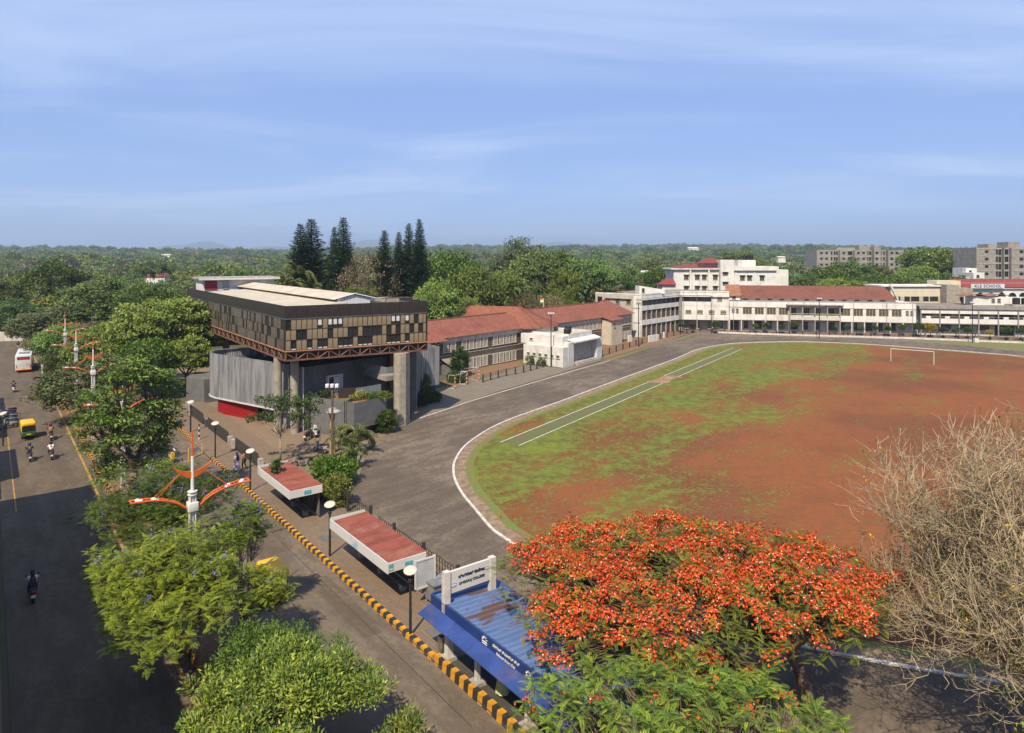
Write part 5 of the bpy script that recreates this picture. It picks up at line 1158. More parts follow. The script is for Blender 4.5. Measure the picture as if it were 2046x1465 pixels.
bs = thing('blue_bus_shelter', 'long blue bus shelter with ribbed roof strewn with leaves and a college sign', 'bus shelter', tuple(ST(28.5, 17.75, .3)))
for k in range(5):
    a0 = 29.5 - (k + 1) * 4.2; mb = MB(); corrugated(mb, a0, a0 + 4.2, 17.72, 20.9, 3.0, 2.86, .36, .11); mb.build('roof_sheet', MATS['blue_sheet'], bs)
for k in range(5):
    a0 = 29.55 - (k + 1) * 4.22; mb = MB(); mb.stbox(a0, a0 + 4.205, 17.58, 17.68, 2.58, 3.12); mb.build('front_fascia', MATS['blue_fascia'], bs)
    mb = MB(); p0, p1 = ST(a0, 16.85, 2.36), ST(a0, 17.57, 2.62); d = ST(a0 + 4.205, 0) - ST(a0, 0)
    mb.hexa([p0, p1, p1 + d, p0 + d, p0 + Vector((0, 0, .04)), p1 + Vector((0, 0, .04)), p1 + d + Vector((0, 0, .04)), p0 + d + Vector((0, 0, .04))]); mb.build('front_eave', MATS['blue_eave'], bs)
mb = MB(); mb.stbox(29.5, 29.6, 17.69, 20.95, 2.6, 3.12); mb.build('end_fascia', MATS['blue_fascia'], bs)
mb = MB(); mb.obox(ST(8.5, 20.92, 2.7), ST(0, .45, .12), ST(21, 0), (0, 0, .1)); mb.build('back_gutter', MATS['blue_eave'], bs)
for i, s_ in enumerate((28.35, 25.9, 22.2, 18.5, 14.8, 11.1)):
    w = .16 if i == 0 else .10
    for t_ in (17.9, 20.6):
        mb = MB(); mb.stbox(s_ - w, s_ + w, t_ - w, t_ + w, .3, 2.75); mb.build('post', MATS['post_white'], bs)
        mb = MB(); mb.stbox(s_ - .3, s_ + .3, t_ - .3, t_ + .3, .3, .48); mb.build('post_foot', MATS['concrete'], bs)
# name board across the end of the shelter
sg = thing('college_sign', 'white college name board in blue letters standing on the blue shelter roof', 'sign', tuple(ST(28.35, 17.75, 2.8)))
for t_ in (17.6, 20.35): mb = MB(); mb.stbox(28.2, 28.5, t_ - .02, t_ + .3, 2.5, 4.62); mb.build('sign_post', MATS['post_white'], sg)
mb = MB(); mb.stbox(28.28, 28.42, 17.89, 20.32, 3.5, 4.56); mb.build('board', MATS['sign_white'], sg)
nn = Vector((NX, NY, 0)); cc = ST(28.265, 19.2)
text('LINGARAJ COLLEGE', .175, 'ink_navy', sg, face_mx((cc.x, cc.y, 3.86), nn), .006, spacing=.98)
text('ಲಿಂಗರಾಜ್ ಕಾಲೇಜು', .20, 'ink_navy', sg, face_mx((cc.x, cc.y, 4.2), nn), .008, spacing=1.0)
def emblem(parent, c, xd, size, mat):
    xd = Vector(xd).normalized(); up = Vector((0, 0, 1)); mb = MB()
    for i in range(5):
        a = R(20 + i * 35); p = Vector(c) + xd * (math.cos(a) * size * .3) + up * (math.sin(a) * size * .3); q = Vector(c) + xd * (math.cos(a) * size * .55) + up * (math.sin(a) * size * .55); mb.tube([p, q], size * .07, 4)
    p = Vector(c) - up * size * .15; mb.tube([p - xd * size * .5, p + xd * size * .5], size * .08, 4); mb.tube([p - xd * size * .5 - up * size * .25, p + xd * size * .5 - up * size * .25], size * .06, 4)
    mb.build('emblem', MATS[mat], parent)
M('emblem_pale', (.42, .47, .55), .7, .1, 2.)
c1 = ST(28.26, 18.13); emblem(sg, (c1.x, c1.y, 3.92), nn, .26, 'emblem_pale'); c1 = ST(28.26, 20.16); emblem(sg, (c1.x, c1.y, 4.2), nn, .2, 'emblem_pale')
# front lettering on the fascia, read along the road towards the camera
uu = Vector((-UX, -UY, 0)); c2 = ST(23.3, 17.565)
text('Belagavi Smart City', .17, 'sign_white', bs, face_mx((c2.x, c2.y, 2.70), uu), .006)
text('ಬೆಳಗಾವಿ ಸ್ಮಾರ್ಟ್ ಸಿಟಿ', .17, 'sign_white', bs, face_mx((c2.x, c2.y, 2.95), uu), .006)
c2 = ST(24.85, 17.56); emblem(bs, (c2.x, c2.y, 2.88), uu, .36, 'sign_white'); c2 = ST(21.75, 17.56); emblem(bs, (c2.x, c2.y, 2.85), uu, .3, 'sign_white')
s2 = thing('college_sign', 'second white college name board low on the front of the blue shelter, half under leaves', 'sign', tuple(ST(14.6, 17.2, 1.9)))
mb = MB(); mb.stbox(12.9, 16.2, 17.0, 17.1, 1.85, 2.85); mb.build('board', MATS['sign_white'], s2)
c2 = ST(14.5, 16.99); text('LINGARAJ COLLEGE', .27, 'ink_navy', s2, face_mx((c2.x, c2.y, 2.15), uu), .006); text('ಲಿಂಗರಾಜ್ ಕಾಲೇಜು', .30, 'ink_navy', s2, face_mx((c2.x, c2.y, 2.52), uu), .006)
# steel bin
bn = thing('litter_bin', 'steel cylinder litter bin beside the shelter post', 'bin', tuple(ST(29.1, 17.95, .13)))
M('steel', (.42, .40, .36), .32, .1, 2., metal=.85)
mb = MB(); mb.lathe([(0, .08), (.2, .08), (.2, .95), (.17, .97), (.15, .9), (.15, .5), (0, .5)], 18); mb.build('drum', MATS['steel'], bn, smooth=False, local=True)
mb = MB(); mb.box(.2, .26, -.04, .04, 0, .7); mb.build('stand', MATS['post_black'], bn, local=True)

# ------------------------------------------------------------------ street lamps with disc tops
M('lamp_white', (.52, .46, .37), .5, .05, 2.)
def disc_lamp():
    root = thing('street_lamp', '', 'street lamp')
    mb = MB(); mb.cyl(0, 0, 0, 1.3, .075, .075, 12); mb.cyl(0, 0, 1.3, 2.7, .066, .066, 12); mb.build('pole', MATS['post_black'], root, local=True)
    mb = MB(); mb.lathe([(.07, 0), (.12, .05), (.12, .2), (.07, .26)], 12, (0, 0, 2.7)); mb.build('lantern', MATS['post_black'], root, local=True)
    mb = MB()
    for a in range(3): t = R(a * 120 + 20); mb.tube([(.08 * math.cos(t), .08 * math.sin(t), 2.9), (.16 * math.cos(t), .16 * math.sin(t), 3.3)], .014, 5)
    mb.build('bracket', MATS['post_black'], root, local=True)
    mb = MB(); mb.lathe([(0, .09), (.2, .075), (.32, .026), (.365, 0), (.34, -.02), (.2, 0), (0, .01)], 24); d = put('reflector', mb.mesh('reflector', MATS['lamp_white'], True), root, (0, 0, 3.36), local=True); d.rotation_euler = (R(14), R(-12), R(38))
    return root
dl = disc_lamp()
for (px, py, lab) in ((820, 1275, 'black disc top lamp between the red shelter and the blue shelter'), (659, 1115, 'black disc top lamp at the left end of the rippled red shelter'), (500, 985, 'black disc top lamp beside the shelter nearer the museum'),
                      (430, 918, 'black disc top lamp standing by the yellow barricade'), (381, 866, 'black disc top lamp by the entrance gap of the museum'), (339, 828, 'farthest black disc top lamp on the museum footpath'), (6, 893, 'black disc top lamp at the left edge by the parked motorbikes')):
    p = G(px, py); place(dl, (p.x, p.y, .13 if px > 100 else .1), R(px % 40 - 20), 1.02, lab, 'disc top street lamps')

# ------------------------------------------------------------------ white and orange double arm lamps on the median
M('mast_white', (.58, .565, .525), .55, .06, 1.); M('mast_orange', (.50, .095, .016), .55, .12, 1.5)
M('lamp_grey', (.55, .56, .58), .35, .1, 2.)
def arm_lamp(zj, ztop, reach):
    root = thing('double_arm_lamp', '', 'street lamp')          # local x runs across the road
    mb = MB(); mb.tube([(0, 0, 0), (0, 0, zj - .2)], [.115, .10], 14); mb.tube([(0, 0, zj - .2), (0, 0, ztop - 1.3)], [.095, .07], 12); mb.build('mast', MATS['mast_white'], root, local=True)
    mb = MB(); mb.tube([(0, 0, ztop - 1.3), (0, 0, ztop)], [.05, .03], 8); mb.build('spike', MATS['mast_orange'], root, local=True)
    for i in range(4):
        a = R(45 + 90 * i); mb = MB(); mb.tube([(.175 * math.cos(a), .175 * math.sin(a), 0), (.175 * math.cos(a), .175 * math.sin(a), zj + .75)], .036, 8); mb.build('side_tube', MATS['mast_white'], root, local=True)
    for z in (1.2, 3.0, zj - 1.65, zj - 1.5, zj + .55, zj + .7): mb = MB(); mb.lathe([(.08, 0), (.235, 0), (.235, .045), (.08, .045)], 14, (0, 0, z)); mb.build('collar', MATS['mast_white'], root, local=True)
    o = put('junction_box', rbox('junction_box', MATS['mast_white'], -.25, .25, -.25, .25, zj - .26, zj + .2, .04, 2), root, (0, 0, 0), local=True)
    for sgn in (-1, 1):
        prof = [(0.3, -.05), (.7, .28), (1.2, .52), (1.8, .68), (2.3, .74), (reach, .76)]
        mb = MB()
        for y_ in (-.24, .24): mb.tube([(sgn * x, y_ * (.35 + .65 * x / reach), zj + z) for x, z in catmull2(prof)], .05, 6)
        mb.tube([(sgn * reach, -.27, zj + .76), (sgn * reach, .27, zj + .76)], .05, 6)
        for k in range(12): x = .45 + k * (reach - .6) / 12; z = np.interp(x, [q[0] for q in prof], [q[1] for q in prof]); w = .24 * (.35 + .65 * x / reach); mb.tube([(sgn * x, -w, zj + z), (sgn * x, w, zj + z)], .022, 5)
        mb.build('arm', MATS['mast_orange'], root, local=True)
        for x in (reach - .35, reach - 1.05):
            for y_ in (-.1, .1): mb = MB(); z = np.interp(x, [q[0] for q in prof], [q[1] for q in prof]); mb.lathe([(0, .1), (.09, .08), (.12, 0), (.08, -.1), (0, -.12)], 10, (sgn * (x + y_ * .6), y_, zj + z)); mb.build('flood_lamp', MATS['lamp_grey'], root, local=True)
        for y_ in (-.1, .1): mb = MB(); mb.tube([(sgn * .55, y_ * .4, zj + 1.75), (sgn * 1.75, y_ * 2, zj + .66)], .018, 5); mb.build('stay_rod', MATS['mast_orange'], root, local=True)
    mb = MB(); N = 16; t = .05
    for k in range(N):
        def cres(u): a = u * 2 - 1; zc = 1.62 + .5 * a * a; w = .19 * (1 - a * a) + .012; return a * .92, zc - w, zc + w * .55
        x0, a0, b0 = cres(k / N); x1, a1, b1 = cres((k + 1) / N)
        mb.hexa([(x0, -t, zj + a0), (x1, -t, zj + a1), (x1, t, zj + a1), (x0, t, zj + a0), (x0, -t, zj + b0), (x1, -t, zj + b1), (x1, t, zj + b1), (x0, t, zj + b0)])
    mb.build('crescent', MATS['mast_orange'], root, local=True)
    return root
def catmull2(prof): return [(v.x, v.y) for v in catmull([(x, z, 0) for x, z in prof], 4)]
al = arm_lamp(7.4, 11.2, 2.75)
axr = math.atan2(NY, NX)
for (x, y, sc, lab) in ((-16.15, 34.5, 1.0, 'nearest white and orange double arm lamp rising from the median trees'), (-32.2, 56.5, .98, 'white lamp mast mostly hidden inside the slender median tree'),
                        (-45.4, 74.0, 1.0, 'white and orange double arm lamp standing clear on the median, second in view'), (-59.0, 92.4, 1.0, 'third white and orange double arm lamp along the median'), (-72, 110, 1.0, 'distant double arm lamp half hidden by trees, fourth along the median')):
    place(al, (x, y, 0), axr, sc, lab, 'double arm lamps on the median')
# bollard-like white median post beside the bus
mb = MB(); p = G(85, 748); mb.cyl(p.x, p.y, 0, 4.6, .22, .2, 12); tag(mb.build('white_post', MATS['mast_white']), 'plain white post on the median beside the bus', 'post')

# ------------------------------------------------------------------ floodlight poles, flag, wires
M('timber_pole', (.10, .075, .06), .8, .2, 2.)
def flood_pole(px, py, top, r, label, mat='post_black', heads=True, group=None):
    p = G(px, py); Y = p.y; zt_ = CAMH - (top - YHP) * Y / FPX
    root = thing('floodlight_pole', label, 'floodlight', (p.x, p.y, 0), group=group)
    mb = MB(); mb.tube([(0, 0, 0), (0, 0, zt_ * .5), (0, 0, zt_)], [r, r * .85, r * .7], 10); mb.build('pole', MATS[mat], root, local=True)
    if heads:
        mb = MB(); mb.tube([(-.5, 0, zt_ - .2), (.5, 0, zt_ - .2)], .04, 6); mb.build('cross_arm', MATS[mat], root, local=True)
        for x in (-.42, 0, .42): o = put('lamp_head', rbox('lamp_head', MATS['lamp_grey'], x - .15, x + .15, -.22, .12, zt_ - .12, zt_ + .22, .04, 2), root, (0, 0, 0), local=True)
    return root
flood_pole(1101, 733, 627, .11, 'dark floodlight pole in front of the white stage hall')
flood_pole(1276, 693, 604, .12, 'dark floodlight pole by the stone building end')
flood_pole(1421, 667, 591, .11, 'dark floodlight pole before the corner block')
flood_pole(1637, 676, 597, .11, 'dark floodlight pole before the middle of the long school')
flood_pole(1943, 685, 605, .11, 'dark floodlight pole with white base box at the right')
flood_pole(664, 968, 772, .13, 'brown lamp pole rising behind the palms by the museum', 'timber_pole', True)
p = G(1948, 684.5); mb = MB(); mb.box(p.x, p.x + .9, p.y, p.y + .7, 0, .9); tag(mb.build('meter_box', MATS['paint_white']), 'small white meter box at the foot of the right floodlight pole', 'cabinet')
fl = thing('flag_pole', 'thin flag pole with tricolour flag behind the stone roof', 'flag', (AT(1086, 620, 160).x, 160, 0))
mb = MB(); zt_ = AT(1086, 596, 160).z; mb.tube([(0, 0, 0), (0, 0, zt_)], .06, 6); mb.build('pole', MATS['sheet_white'], fl, local=True)
for i, cname in enumerate((('flag_saffron', (.7, .22, .03)), ('flag_white', (.75, .75, .72)), ('flag_green', (.03, .22, .04)))):
    mb = MB(); mb.box(-.75, 0, -.02, .02, zt_ - .5 - i * .42, zt_ - .1 - i * .42); mb.build('stripe', M(cname[0], cname[1], .8, .05), fl, local=True)

# ------------------------------------------------------------------ fences
def post_fence(label, pts, n, h, name='mesh_fence'):
    P = catmull(pts, 8); L = [0]
    for a, b in zip(P[:-1], P[1:]): L.append(L[-1] + (b - a).length)
    def on(d):
        i = max(0, min(len(P) - 2, int(np.searchsorted(L, d)) - 1)); t = (d - L[i]) / max(1e-6, L[i + 1] - L[i]); return P[i] + (P[i + 1] - P[i]) * t
    root = thing(name, label, 'fence', tuple(P[0]))
    pm = MB(); pm.box(-.11, .11, -.11, .11, 0, h); pmesh = pm.mesh('post', MATS['post_black'])
    for i in range(n + 1): put('post', pmesh, root, on(L[-1] * i / n))
    for z in (.15, h * .55, h - .1):
        mb = MB()
        for a, b in zip(P[:-1], P[1:]): mb.tube([a + Vector((0, 0, z)), b + Vector((0, 0, z))], .018, 4, cap=False)
        mb.build('wire', MATS['post_black'], root)
    mb = MB(); d = 0
    while d < L[-1]: q = on(d); mb.tube([q, q + Vector((0, 0, h - .1))], .008, 3, cap=False); d += .35
    tag(mb.build('mesh_wires', MATS['post_black'], root), kind='stuff'); return root
post_fence('dark post fence in front of the stone building', [G(965, 764), G(1005, 753), G(1045, 745), G(1085, 734)], 8, 1.25)
post_fence('dark post fence from the stage hall to the corner block', [G(1203, 712), G(1260, 694), G(1320, 677), G(1385, 663.5)], 14, 1.25)
sfe = catmull([G(*p) for p in [(1400, 663), (1500, 667), (1600, 670), (1700, 672.6), (1850, 677), (2046, 685), (2150, 690)]], 3)
post_fence('low dark fence along the school forecourt', [v + Vector((0, .5, 0)) for v in sfe], 26, 1.0)
# museum footpath fence of dark upright panels
for i, (a, b, lab) in enumerate(((65.5, 73.0, 'nearest dark slatted panel fence, on the museum footpath by the two walkers'), (75.6, 84.0, 'middle dark slatted panel fence on the museum footpath'), (86.2, 92.0, 'farthest dark slatted panel fence near the museum porch'))):
    root = thing('panel_fence', lab, 'fence', tuple(ST(a, 20.25, .13))); k = int((b - a) / .3)
    sm = MB(); sm.stbox(0, .27, 0, .05, 0, 1.25); me = sm.mesh('slat', M('fence_charcoal', (.045, .042, .038), .6, .15, 1.))
    for j in range(k): put('slat', me, root, ST(a + j * (b - a) / k, 20.2, .16))
    mb = MB(); mb.stbox(a, b, 20.26, 20.32, .35, .41); mb.stbox(a, b, 20.26, 20.32, 1.1, 1.16); mb.build('rail', MATS['post_black'], root)
for i, s_ in enumerate((64.9, 73.6, 75.0, 84.6, 92.6, 94.2)):
    mb = MB(); mb.stbox(s_, s_ + .45, 20.1, 20.55, .1, 1.0 if i < 4 else 1.45); tag(mb.build('gate_pier', MATS['concrete']), ('first', 'second', 'third', 'fourth', 'fifth', 'sixth')[i] + ' grey concrete pier from the shelters along the museum fence', 'pier')
# railing of hooped bars behind the shelters
def hoop_rail(label, a, b, t_, z):
    root = thing('hooped_railing', label, 'railing', tuple(ST(a, t_, z))); n = int(abs(b - a) / .32)
    hm = MB(); hm.tube([ST(0, 0, 0), ST(0, 0, 1.15), ST(.08, 0, 1.32), ST(.16, 0, 1.38), ST(.24, 0, 1.32), ST(.32, 0, 1.15), ST(.32, 0, 0)], .02, 4); me = hm.mesh('hoop', MATS['post_black'])
    for i in range(n): put('hoop', me, root, ST(min(a, b) + i * .32, t_, z))
    mb = MB(); mb.tube([ST(a, t_, z + .25), ST(b, t_, z + .25)], .025, 4); mb.tube([ST(a, t_, z + 1.05), ST(b, t_, z + 1.05)], .025, 4); mb.build('rail', MATS['post_black'], root)
    for k in range(int(abs(b - a) / 4) + 1): mb = MB(); s_ = min(a, b) + k * 4; mb.stbox(s_ - .09, s_ + .09, t_ - .09, t_ + .09, z, z + 1.6); mb.build('post', MATS['fence_charcoal'], root)
hoop_rail('black hooped railing behind the rippled red shelter', 30.0, 44.5, 22.1, .13); hoop_rail('black hooped railing between the two red shelters', 46.0, 55.5, 22.3, .13); hoop_rail('black hooped railing behind the blue shelter', 8.0, 29.6, 22.4, .13)
# low stone edge of the plant bed between court and track
mb = MB(); bl = [ST(56.5, 23.0), ST(57.2, 25.6), G(716, 925), G(733, 893)]; bl2 = catmull(bl, 5); line = offset_line(bl2, .3)
for a, b, c, d in zip(bl2[:-1], bl2[1:], line[1:], line[:-1]): mb.hexa([(a.x, a.y, 0), (b.x, b.y, 0), (c.x, c.y, 0), (d.x, d.y, 0), (a.x, a.y, .3), (b.x, b.y, .3), (c.x, c.y, .3), (d.x, d.y, .3)])
tag(mb.build('bed_edging', MATS['concrete']), 'low concrete edging round the palm bed beside the track', 'edging')
# yellow barricade
bc = thing('barricade', 'yellow tube barricade with white plate on the road by the kerb gap', 'barricade', tuple(ST(73.4, 16.2)))
M('barrier_yellow', (.62, .36, .03), .6, .1, 2.)
A_, B_ = ST(72.2, 15.6), ST(74.2, 17.3)
mb = MB(); mb.tube([A_, A_ + Vector((0, 0, 1.2)), B_ + Vector((0, 0, 1.3)), B_, A_ + Vector((0, 0, .12))], .035, 6); mb.build('frame', MATS['barrier_yellow'], bc)
dd = B_ - A_; mb = MB(); mb.obox(A_ + dd * .28 + Vector((0, 0, .5)), dd * .42, Vector((dd.y, -dd.x, 0)).normalized() * .03, (0, 0, .45)); mb.build('plate', MATS['sheet_white'], bc)
for q in (A_, B_): mb = MB(); mb.tube([q - Vector((.25, .3, 0)), q + Vector((.25, .3, 0))], .03, 5); mb.build('foot', MATS['barrier_yellow'], bc)
# striped guard post and small sign frame near the gap
gp = thing('striped_post', 'black and white striped post at the end of the far kerb piece', 'post', tuple(ST(79.3, 18.2, .13)))
for k in range(6): mb = MB(); mb.cyl(0, 0, k * .28, k * .28 + .275, .07, .07, 10); mb.build('band', MATS['post_black' if k % 2 else 'sheet_white'], gp, local=True)
sf = thing('sign_frame', 'thin dark sign frame on a post at the museum footpath', 'sign', tuple(ST(83.5, 18.2, .13)))
mb = MB(); mb.tube([(0, 0, 0), (0, 0, 1.7)], .035, 6); mb.build('post', MATS['post_black'], sf, local=True)
mb = MB(); mb.tube([(-.25, 0, 1.7), (.25, 0, 1.7), (.25, 0, 2.3), (-.25, 0, 2.3), (-.25, 0, 1.7)], .03, 5); mb.build('frame', MATS['post_black'], sf, local=True)
# tall yellow urn-topped pillar by the museum stair
up = G(664, 905); pl = thing('pillar_light', 'old ochre pillar with saucer top beside the museum stair wall', 'pillar', (up.x, up.y, 0))
M('ochre', (.36, .25, .10), .8, .2, 2.)
mb = MB(); mb.lathe([(.34, 0), (.3, .3), (.24, 2.2), (.2, 3.2), (.34, 4.0)], 12); mb.build('shaft', MATS['ochre'], pl, local=True)
mb = MB(); mb.lathe([(.34, 0), (.82, .14), (.86, .24), (.6, .36), (.42, .44), (.4, .52), (.2, .6), (0, .62)], 16, (0, 0, 4.0)); mb.build('saucer', MATS['concrete'], pl, local=True)
# manhole and patches
for (px, py, w, l, lab) in ((652, 1074, .9, .9, 'dark metal manhole cover on the pavers by the near lamp'), (878, 1265, 1.0, 1.3, 'dark metal manhole cover at the blue shelter corner')):
    p = G(px, py, .13); mb = MB(); s_ = p.x * UX + p.y * UY; t_ = p.x * NX + p.y * NY; mb.stbox(s_ - l / 2, s_ + l / 2, t_ - w / 2, t_ + w / 2, .1, .142); tag(mb.build('manhole_cover', MATS['bench_grey']), lab, 'manhole cover')
# ------------------------------------------------------------------ goals on and beside the field
def goal(label, a, b, h, depth, mat, mat2=None, name='football_goal'):
    a, b = Vector(a), Vector(b); d = (b - a).normalized(); n = Vector((-d.y, d.x, 0)); root = thing(name, label, 'goal', tuple(a))
    for q in (a, b):
        if mat2:
            for k in range(7): mb = MB(); mb.tube([q + Vector((0, 0, h * k / 7)), q + Vector((0, 0, h * (k + 1) / 7))], .06, 8); mb.build('post_band', MATS[mat if k % 2 else mat2], root)
        else: mb = MB(); mb.tube([q, q + Vector((0, 0, h))], .06, 8); mb.build('post', MATS[mat], root)
        if depth: mb = MB(); mb.tube([q + Vector((0, 0, h)), q + n * depth * .8 + Vector((0, 0, h)), q + n * depth, q], .04, 6); mb.build('side_frame', MATS['sheet_white' if mat2 else mat], root)
    if mat2:
        for k in range(12): mb = MB(); mb.tube([a + (b - a) * (k / 12) + Vector((0, 0, h)), a + (b - a) * ((k + 1) / 12) + Vector((0, 0, h))], .06, 8); mb.build('bar_band', MATS[mat if k % 2 else mat2], root)
    else: mb = MB(); mb.tube([a + Vector((0, 0, h)), b + Vector((0, 0, h))], .06, 8); mb.build('crossbar', MATS[mat], root)
M('goal_red', (.35, .03, .025), .6, .15, 2.)
goal('white football goal frame on the red field', G(1780, 722), G(1866, 729), 2.4, 0, 'sheet_white')
goal('small red and white goal, nearer one by the fence', G(909, 777), G(932, 769), 2.0, 1.3, 'sheet_white', 'goal_red'); goal('small red and white goal, farther one by the fence', G(934, 768), G(957, 760), 2.0, 1.3, 'sheet_white', 'goal_red')
p = G(998, 1037); mb = MB(); mb.cyl(p.x, p.y, 0, .45, .09, .08, 8); tag(mb.build('stump_marker', M('marker_orange', (.4, .18, .05), .8, .2)), 'small brown stump on the grass edge of the field', 'marker')
# white gate walls near the corner block
for i, (a, b_) in enumerate((((1297, 684), (1316, 681)), ((1327, 676), (1329, 675.6)), ((1257, 684), (1263, 683)))):
    mb = MB(); wallbox(mb, G(*a), G(*b_) + Vector((.01, .01, 0)), .35, 0, 1.5); tag(mb.build('gate_wall', MATS['paint_white']), ('wide white gate wall before the corner block', 'narrow white gate pillar before the corner block', 'white pillar at the stone building end')[i], 'gate wall')

# ------------------------------------------------------------------ buildings just left of the road, whose shadows lie on it
M('shop_wall', (.48, .42, .33), .85, .08, .7); M('shop_wall_b', (.40, .43, .42), .85, .08, .7)
def shop(label, s0, s1, t0, t1, h, mat, floors):
    root = thing('roadside_building', label, 'building', tuple(ST(s0, t1)))
    mb = MB(); mb.stbox(s0, s1, t0, t1, 0, h); mb.build('wall', MATS[mat], root)
    mb = MB(); mb.stbox(s0 - .2, s1 + .2, t1 - .01, t1 + .35, h - .5, h); mb.build('parapet', MATS['paint_white'], root)
    for f in range(floors):
        n = max(1, int((s1 - s0) / 2.6))
        for i in range(n): p = ST(s0 + (i + .25) * (s1 - s0) / n, t1); opening(root, (p.x, p.y), (-UX, -UY), 1.2, 1.4, 1.0 + f * 3.3, frame='window_wood', panes=2) if False else opening(root, tuple(ST(s0 + (i + .75) * (s1 - s0) / n, t1))[:2], (-UX, -UY), 1.2, 1.4, 1.0 + f * 3.3, frame='window_wood', panes=2)
shop('cream shop building left of the near road, its shadow on the asphalt', 5, 45, -16, -1.2, 11.6, 'shop_wall', 3)
shop('grey shop building left of the road beyond the gap', 45.1, 63, -16, -2.0, 13.2, 'shop_wall_b', 2)
shop('low cream shop left of the parked motorbikes', 72, 83, -16, -3.8, 8.6, 'shop_wall', 2)
shop('grey corner shop left of the far road', 90, 116, -18, -4.0, 8.2, 'shop_wall_b', 2)
# compound wall at the far end of the road
mb = MB(); p0, p1 = G(-60, 683), G(60, 681); wallbox(mb, p0, p1, .3, 0, 2.3); tag(mb.build('compound_wall', M('wall_mural', (.46, .43, .36), .85, .12, .8)), 'pale compound wall across the far end of the left road', 'wall')

# overhead cables crossing the left road
for i, (a, b, lab) in enumerate(((ST(86, 1.3, 5.6), ST(82, 9.2, 6.4), 'thin black cable sagging across the left road above the rickshaw'),)):
    mb = MB(); P = [a.lerp(b, k / 12) - Vector((0, 0, .35 * math.sin(math.pi * k / 12))) for k in range(13)]; mb.tube(P, .018, 4); tag(mb.build('overhead_cable', MATS['post_black']), lab, 'cable')
# ------------------------------------------------------------------ people: one skinned body each, clothes as parts
def skin_mesh(name, V, E, mat, sub=2, root=0):
    """V: list of (pos, radius or (rx, ry)); E: edges"""
    me = bpy.data.meshes.new(name); me.from_pydata([v[0] for v in V], E, []); ob = bpy.data.objects.new(name + '_tmp', me); COL.objects.link(ob)
    ob.modifiers.new('skin', 'SKIN'); sk = me.skin_vertices[0].data
    for i, v in enumerate(V):
        r = v[1] if isinstance(v[1], tuple) else (v[1], v[1]); sk[i].radius = r; sk[i].use_root = (i == root); sk[i].use_loose = False
    ss = ob.modifiers.new('sub', 'SUBSURF'); ss.levels = sub; ss.render_levels = sub
    dg = bpy.context.evaluated_depsgraph_get(); out = bpy.data.meshes.new_from_object(ob.evaluated_get(dg)); out.name = name
    bpy.data.objects.remove(ob); bpy.data.meshes.remove(me); out.materials.clear(); out.materials.append(mat)
    out.polygons.foreach_set('use_smooth', [True] * len(out.polygons)); return out
M('skin_brown', (.21, .105, .06), .6, .08, 3.); M('hair_black', (.012, .010, .009), .5, .2, 4.)
CL = {}
def cloth(name, c, var=.18, sc=3.0):
    return M('cloth_' + name, c, .85, var, sc)
J0 = {'pel': (0, 0, .95), 'belly': (0, .0, 1.1), 'chest': (0, .01, 1.3), 'neck': (0, 0, 1.47), 'jaw': (0, .03, 1.55), 'head': (0, .015, 1.64), 'crown': (0, 0, 1.72),
      'shL': (-.18, 0, 1.41), 'shR': (.18, 0, 1.41), 'elL': (-.24, -.02, 1.13), 'elR': (.24, -.02, 1.13), 'wrL': (-.25, .06, .9), 'wrR': (.25, .06, .9), 'haL': (-.25, .09, .82), 'haR': (.25, .09, .82),
      'hpL': (-.1, 0, .9), 'hpR': (.1, 0, .9), 'knL': (-.11, .04, .5), 'knR': (.11, .04, .5), 'anL': (-.11, -.01, .09), 'anR': (.11, -.01, .09), 'toL': (-.12, .16, .04), 'toR': (.12, .16, .04)}
RAD = {'pel': (.15, .11), 'belly': (.135, .10), 'chest': (.16, .115), 'neck': .055, 'jaw': .075, 'head': .095, 'crown': .07, 'sh': .065, 'el': .042, 'wr': .03, 'ha': .036, 'hp': .085, 'kn': .055, 'an': .038, 'to': .035}
def rad_of(k): return RAD.get(k, RAD.get(k[:2]))
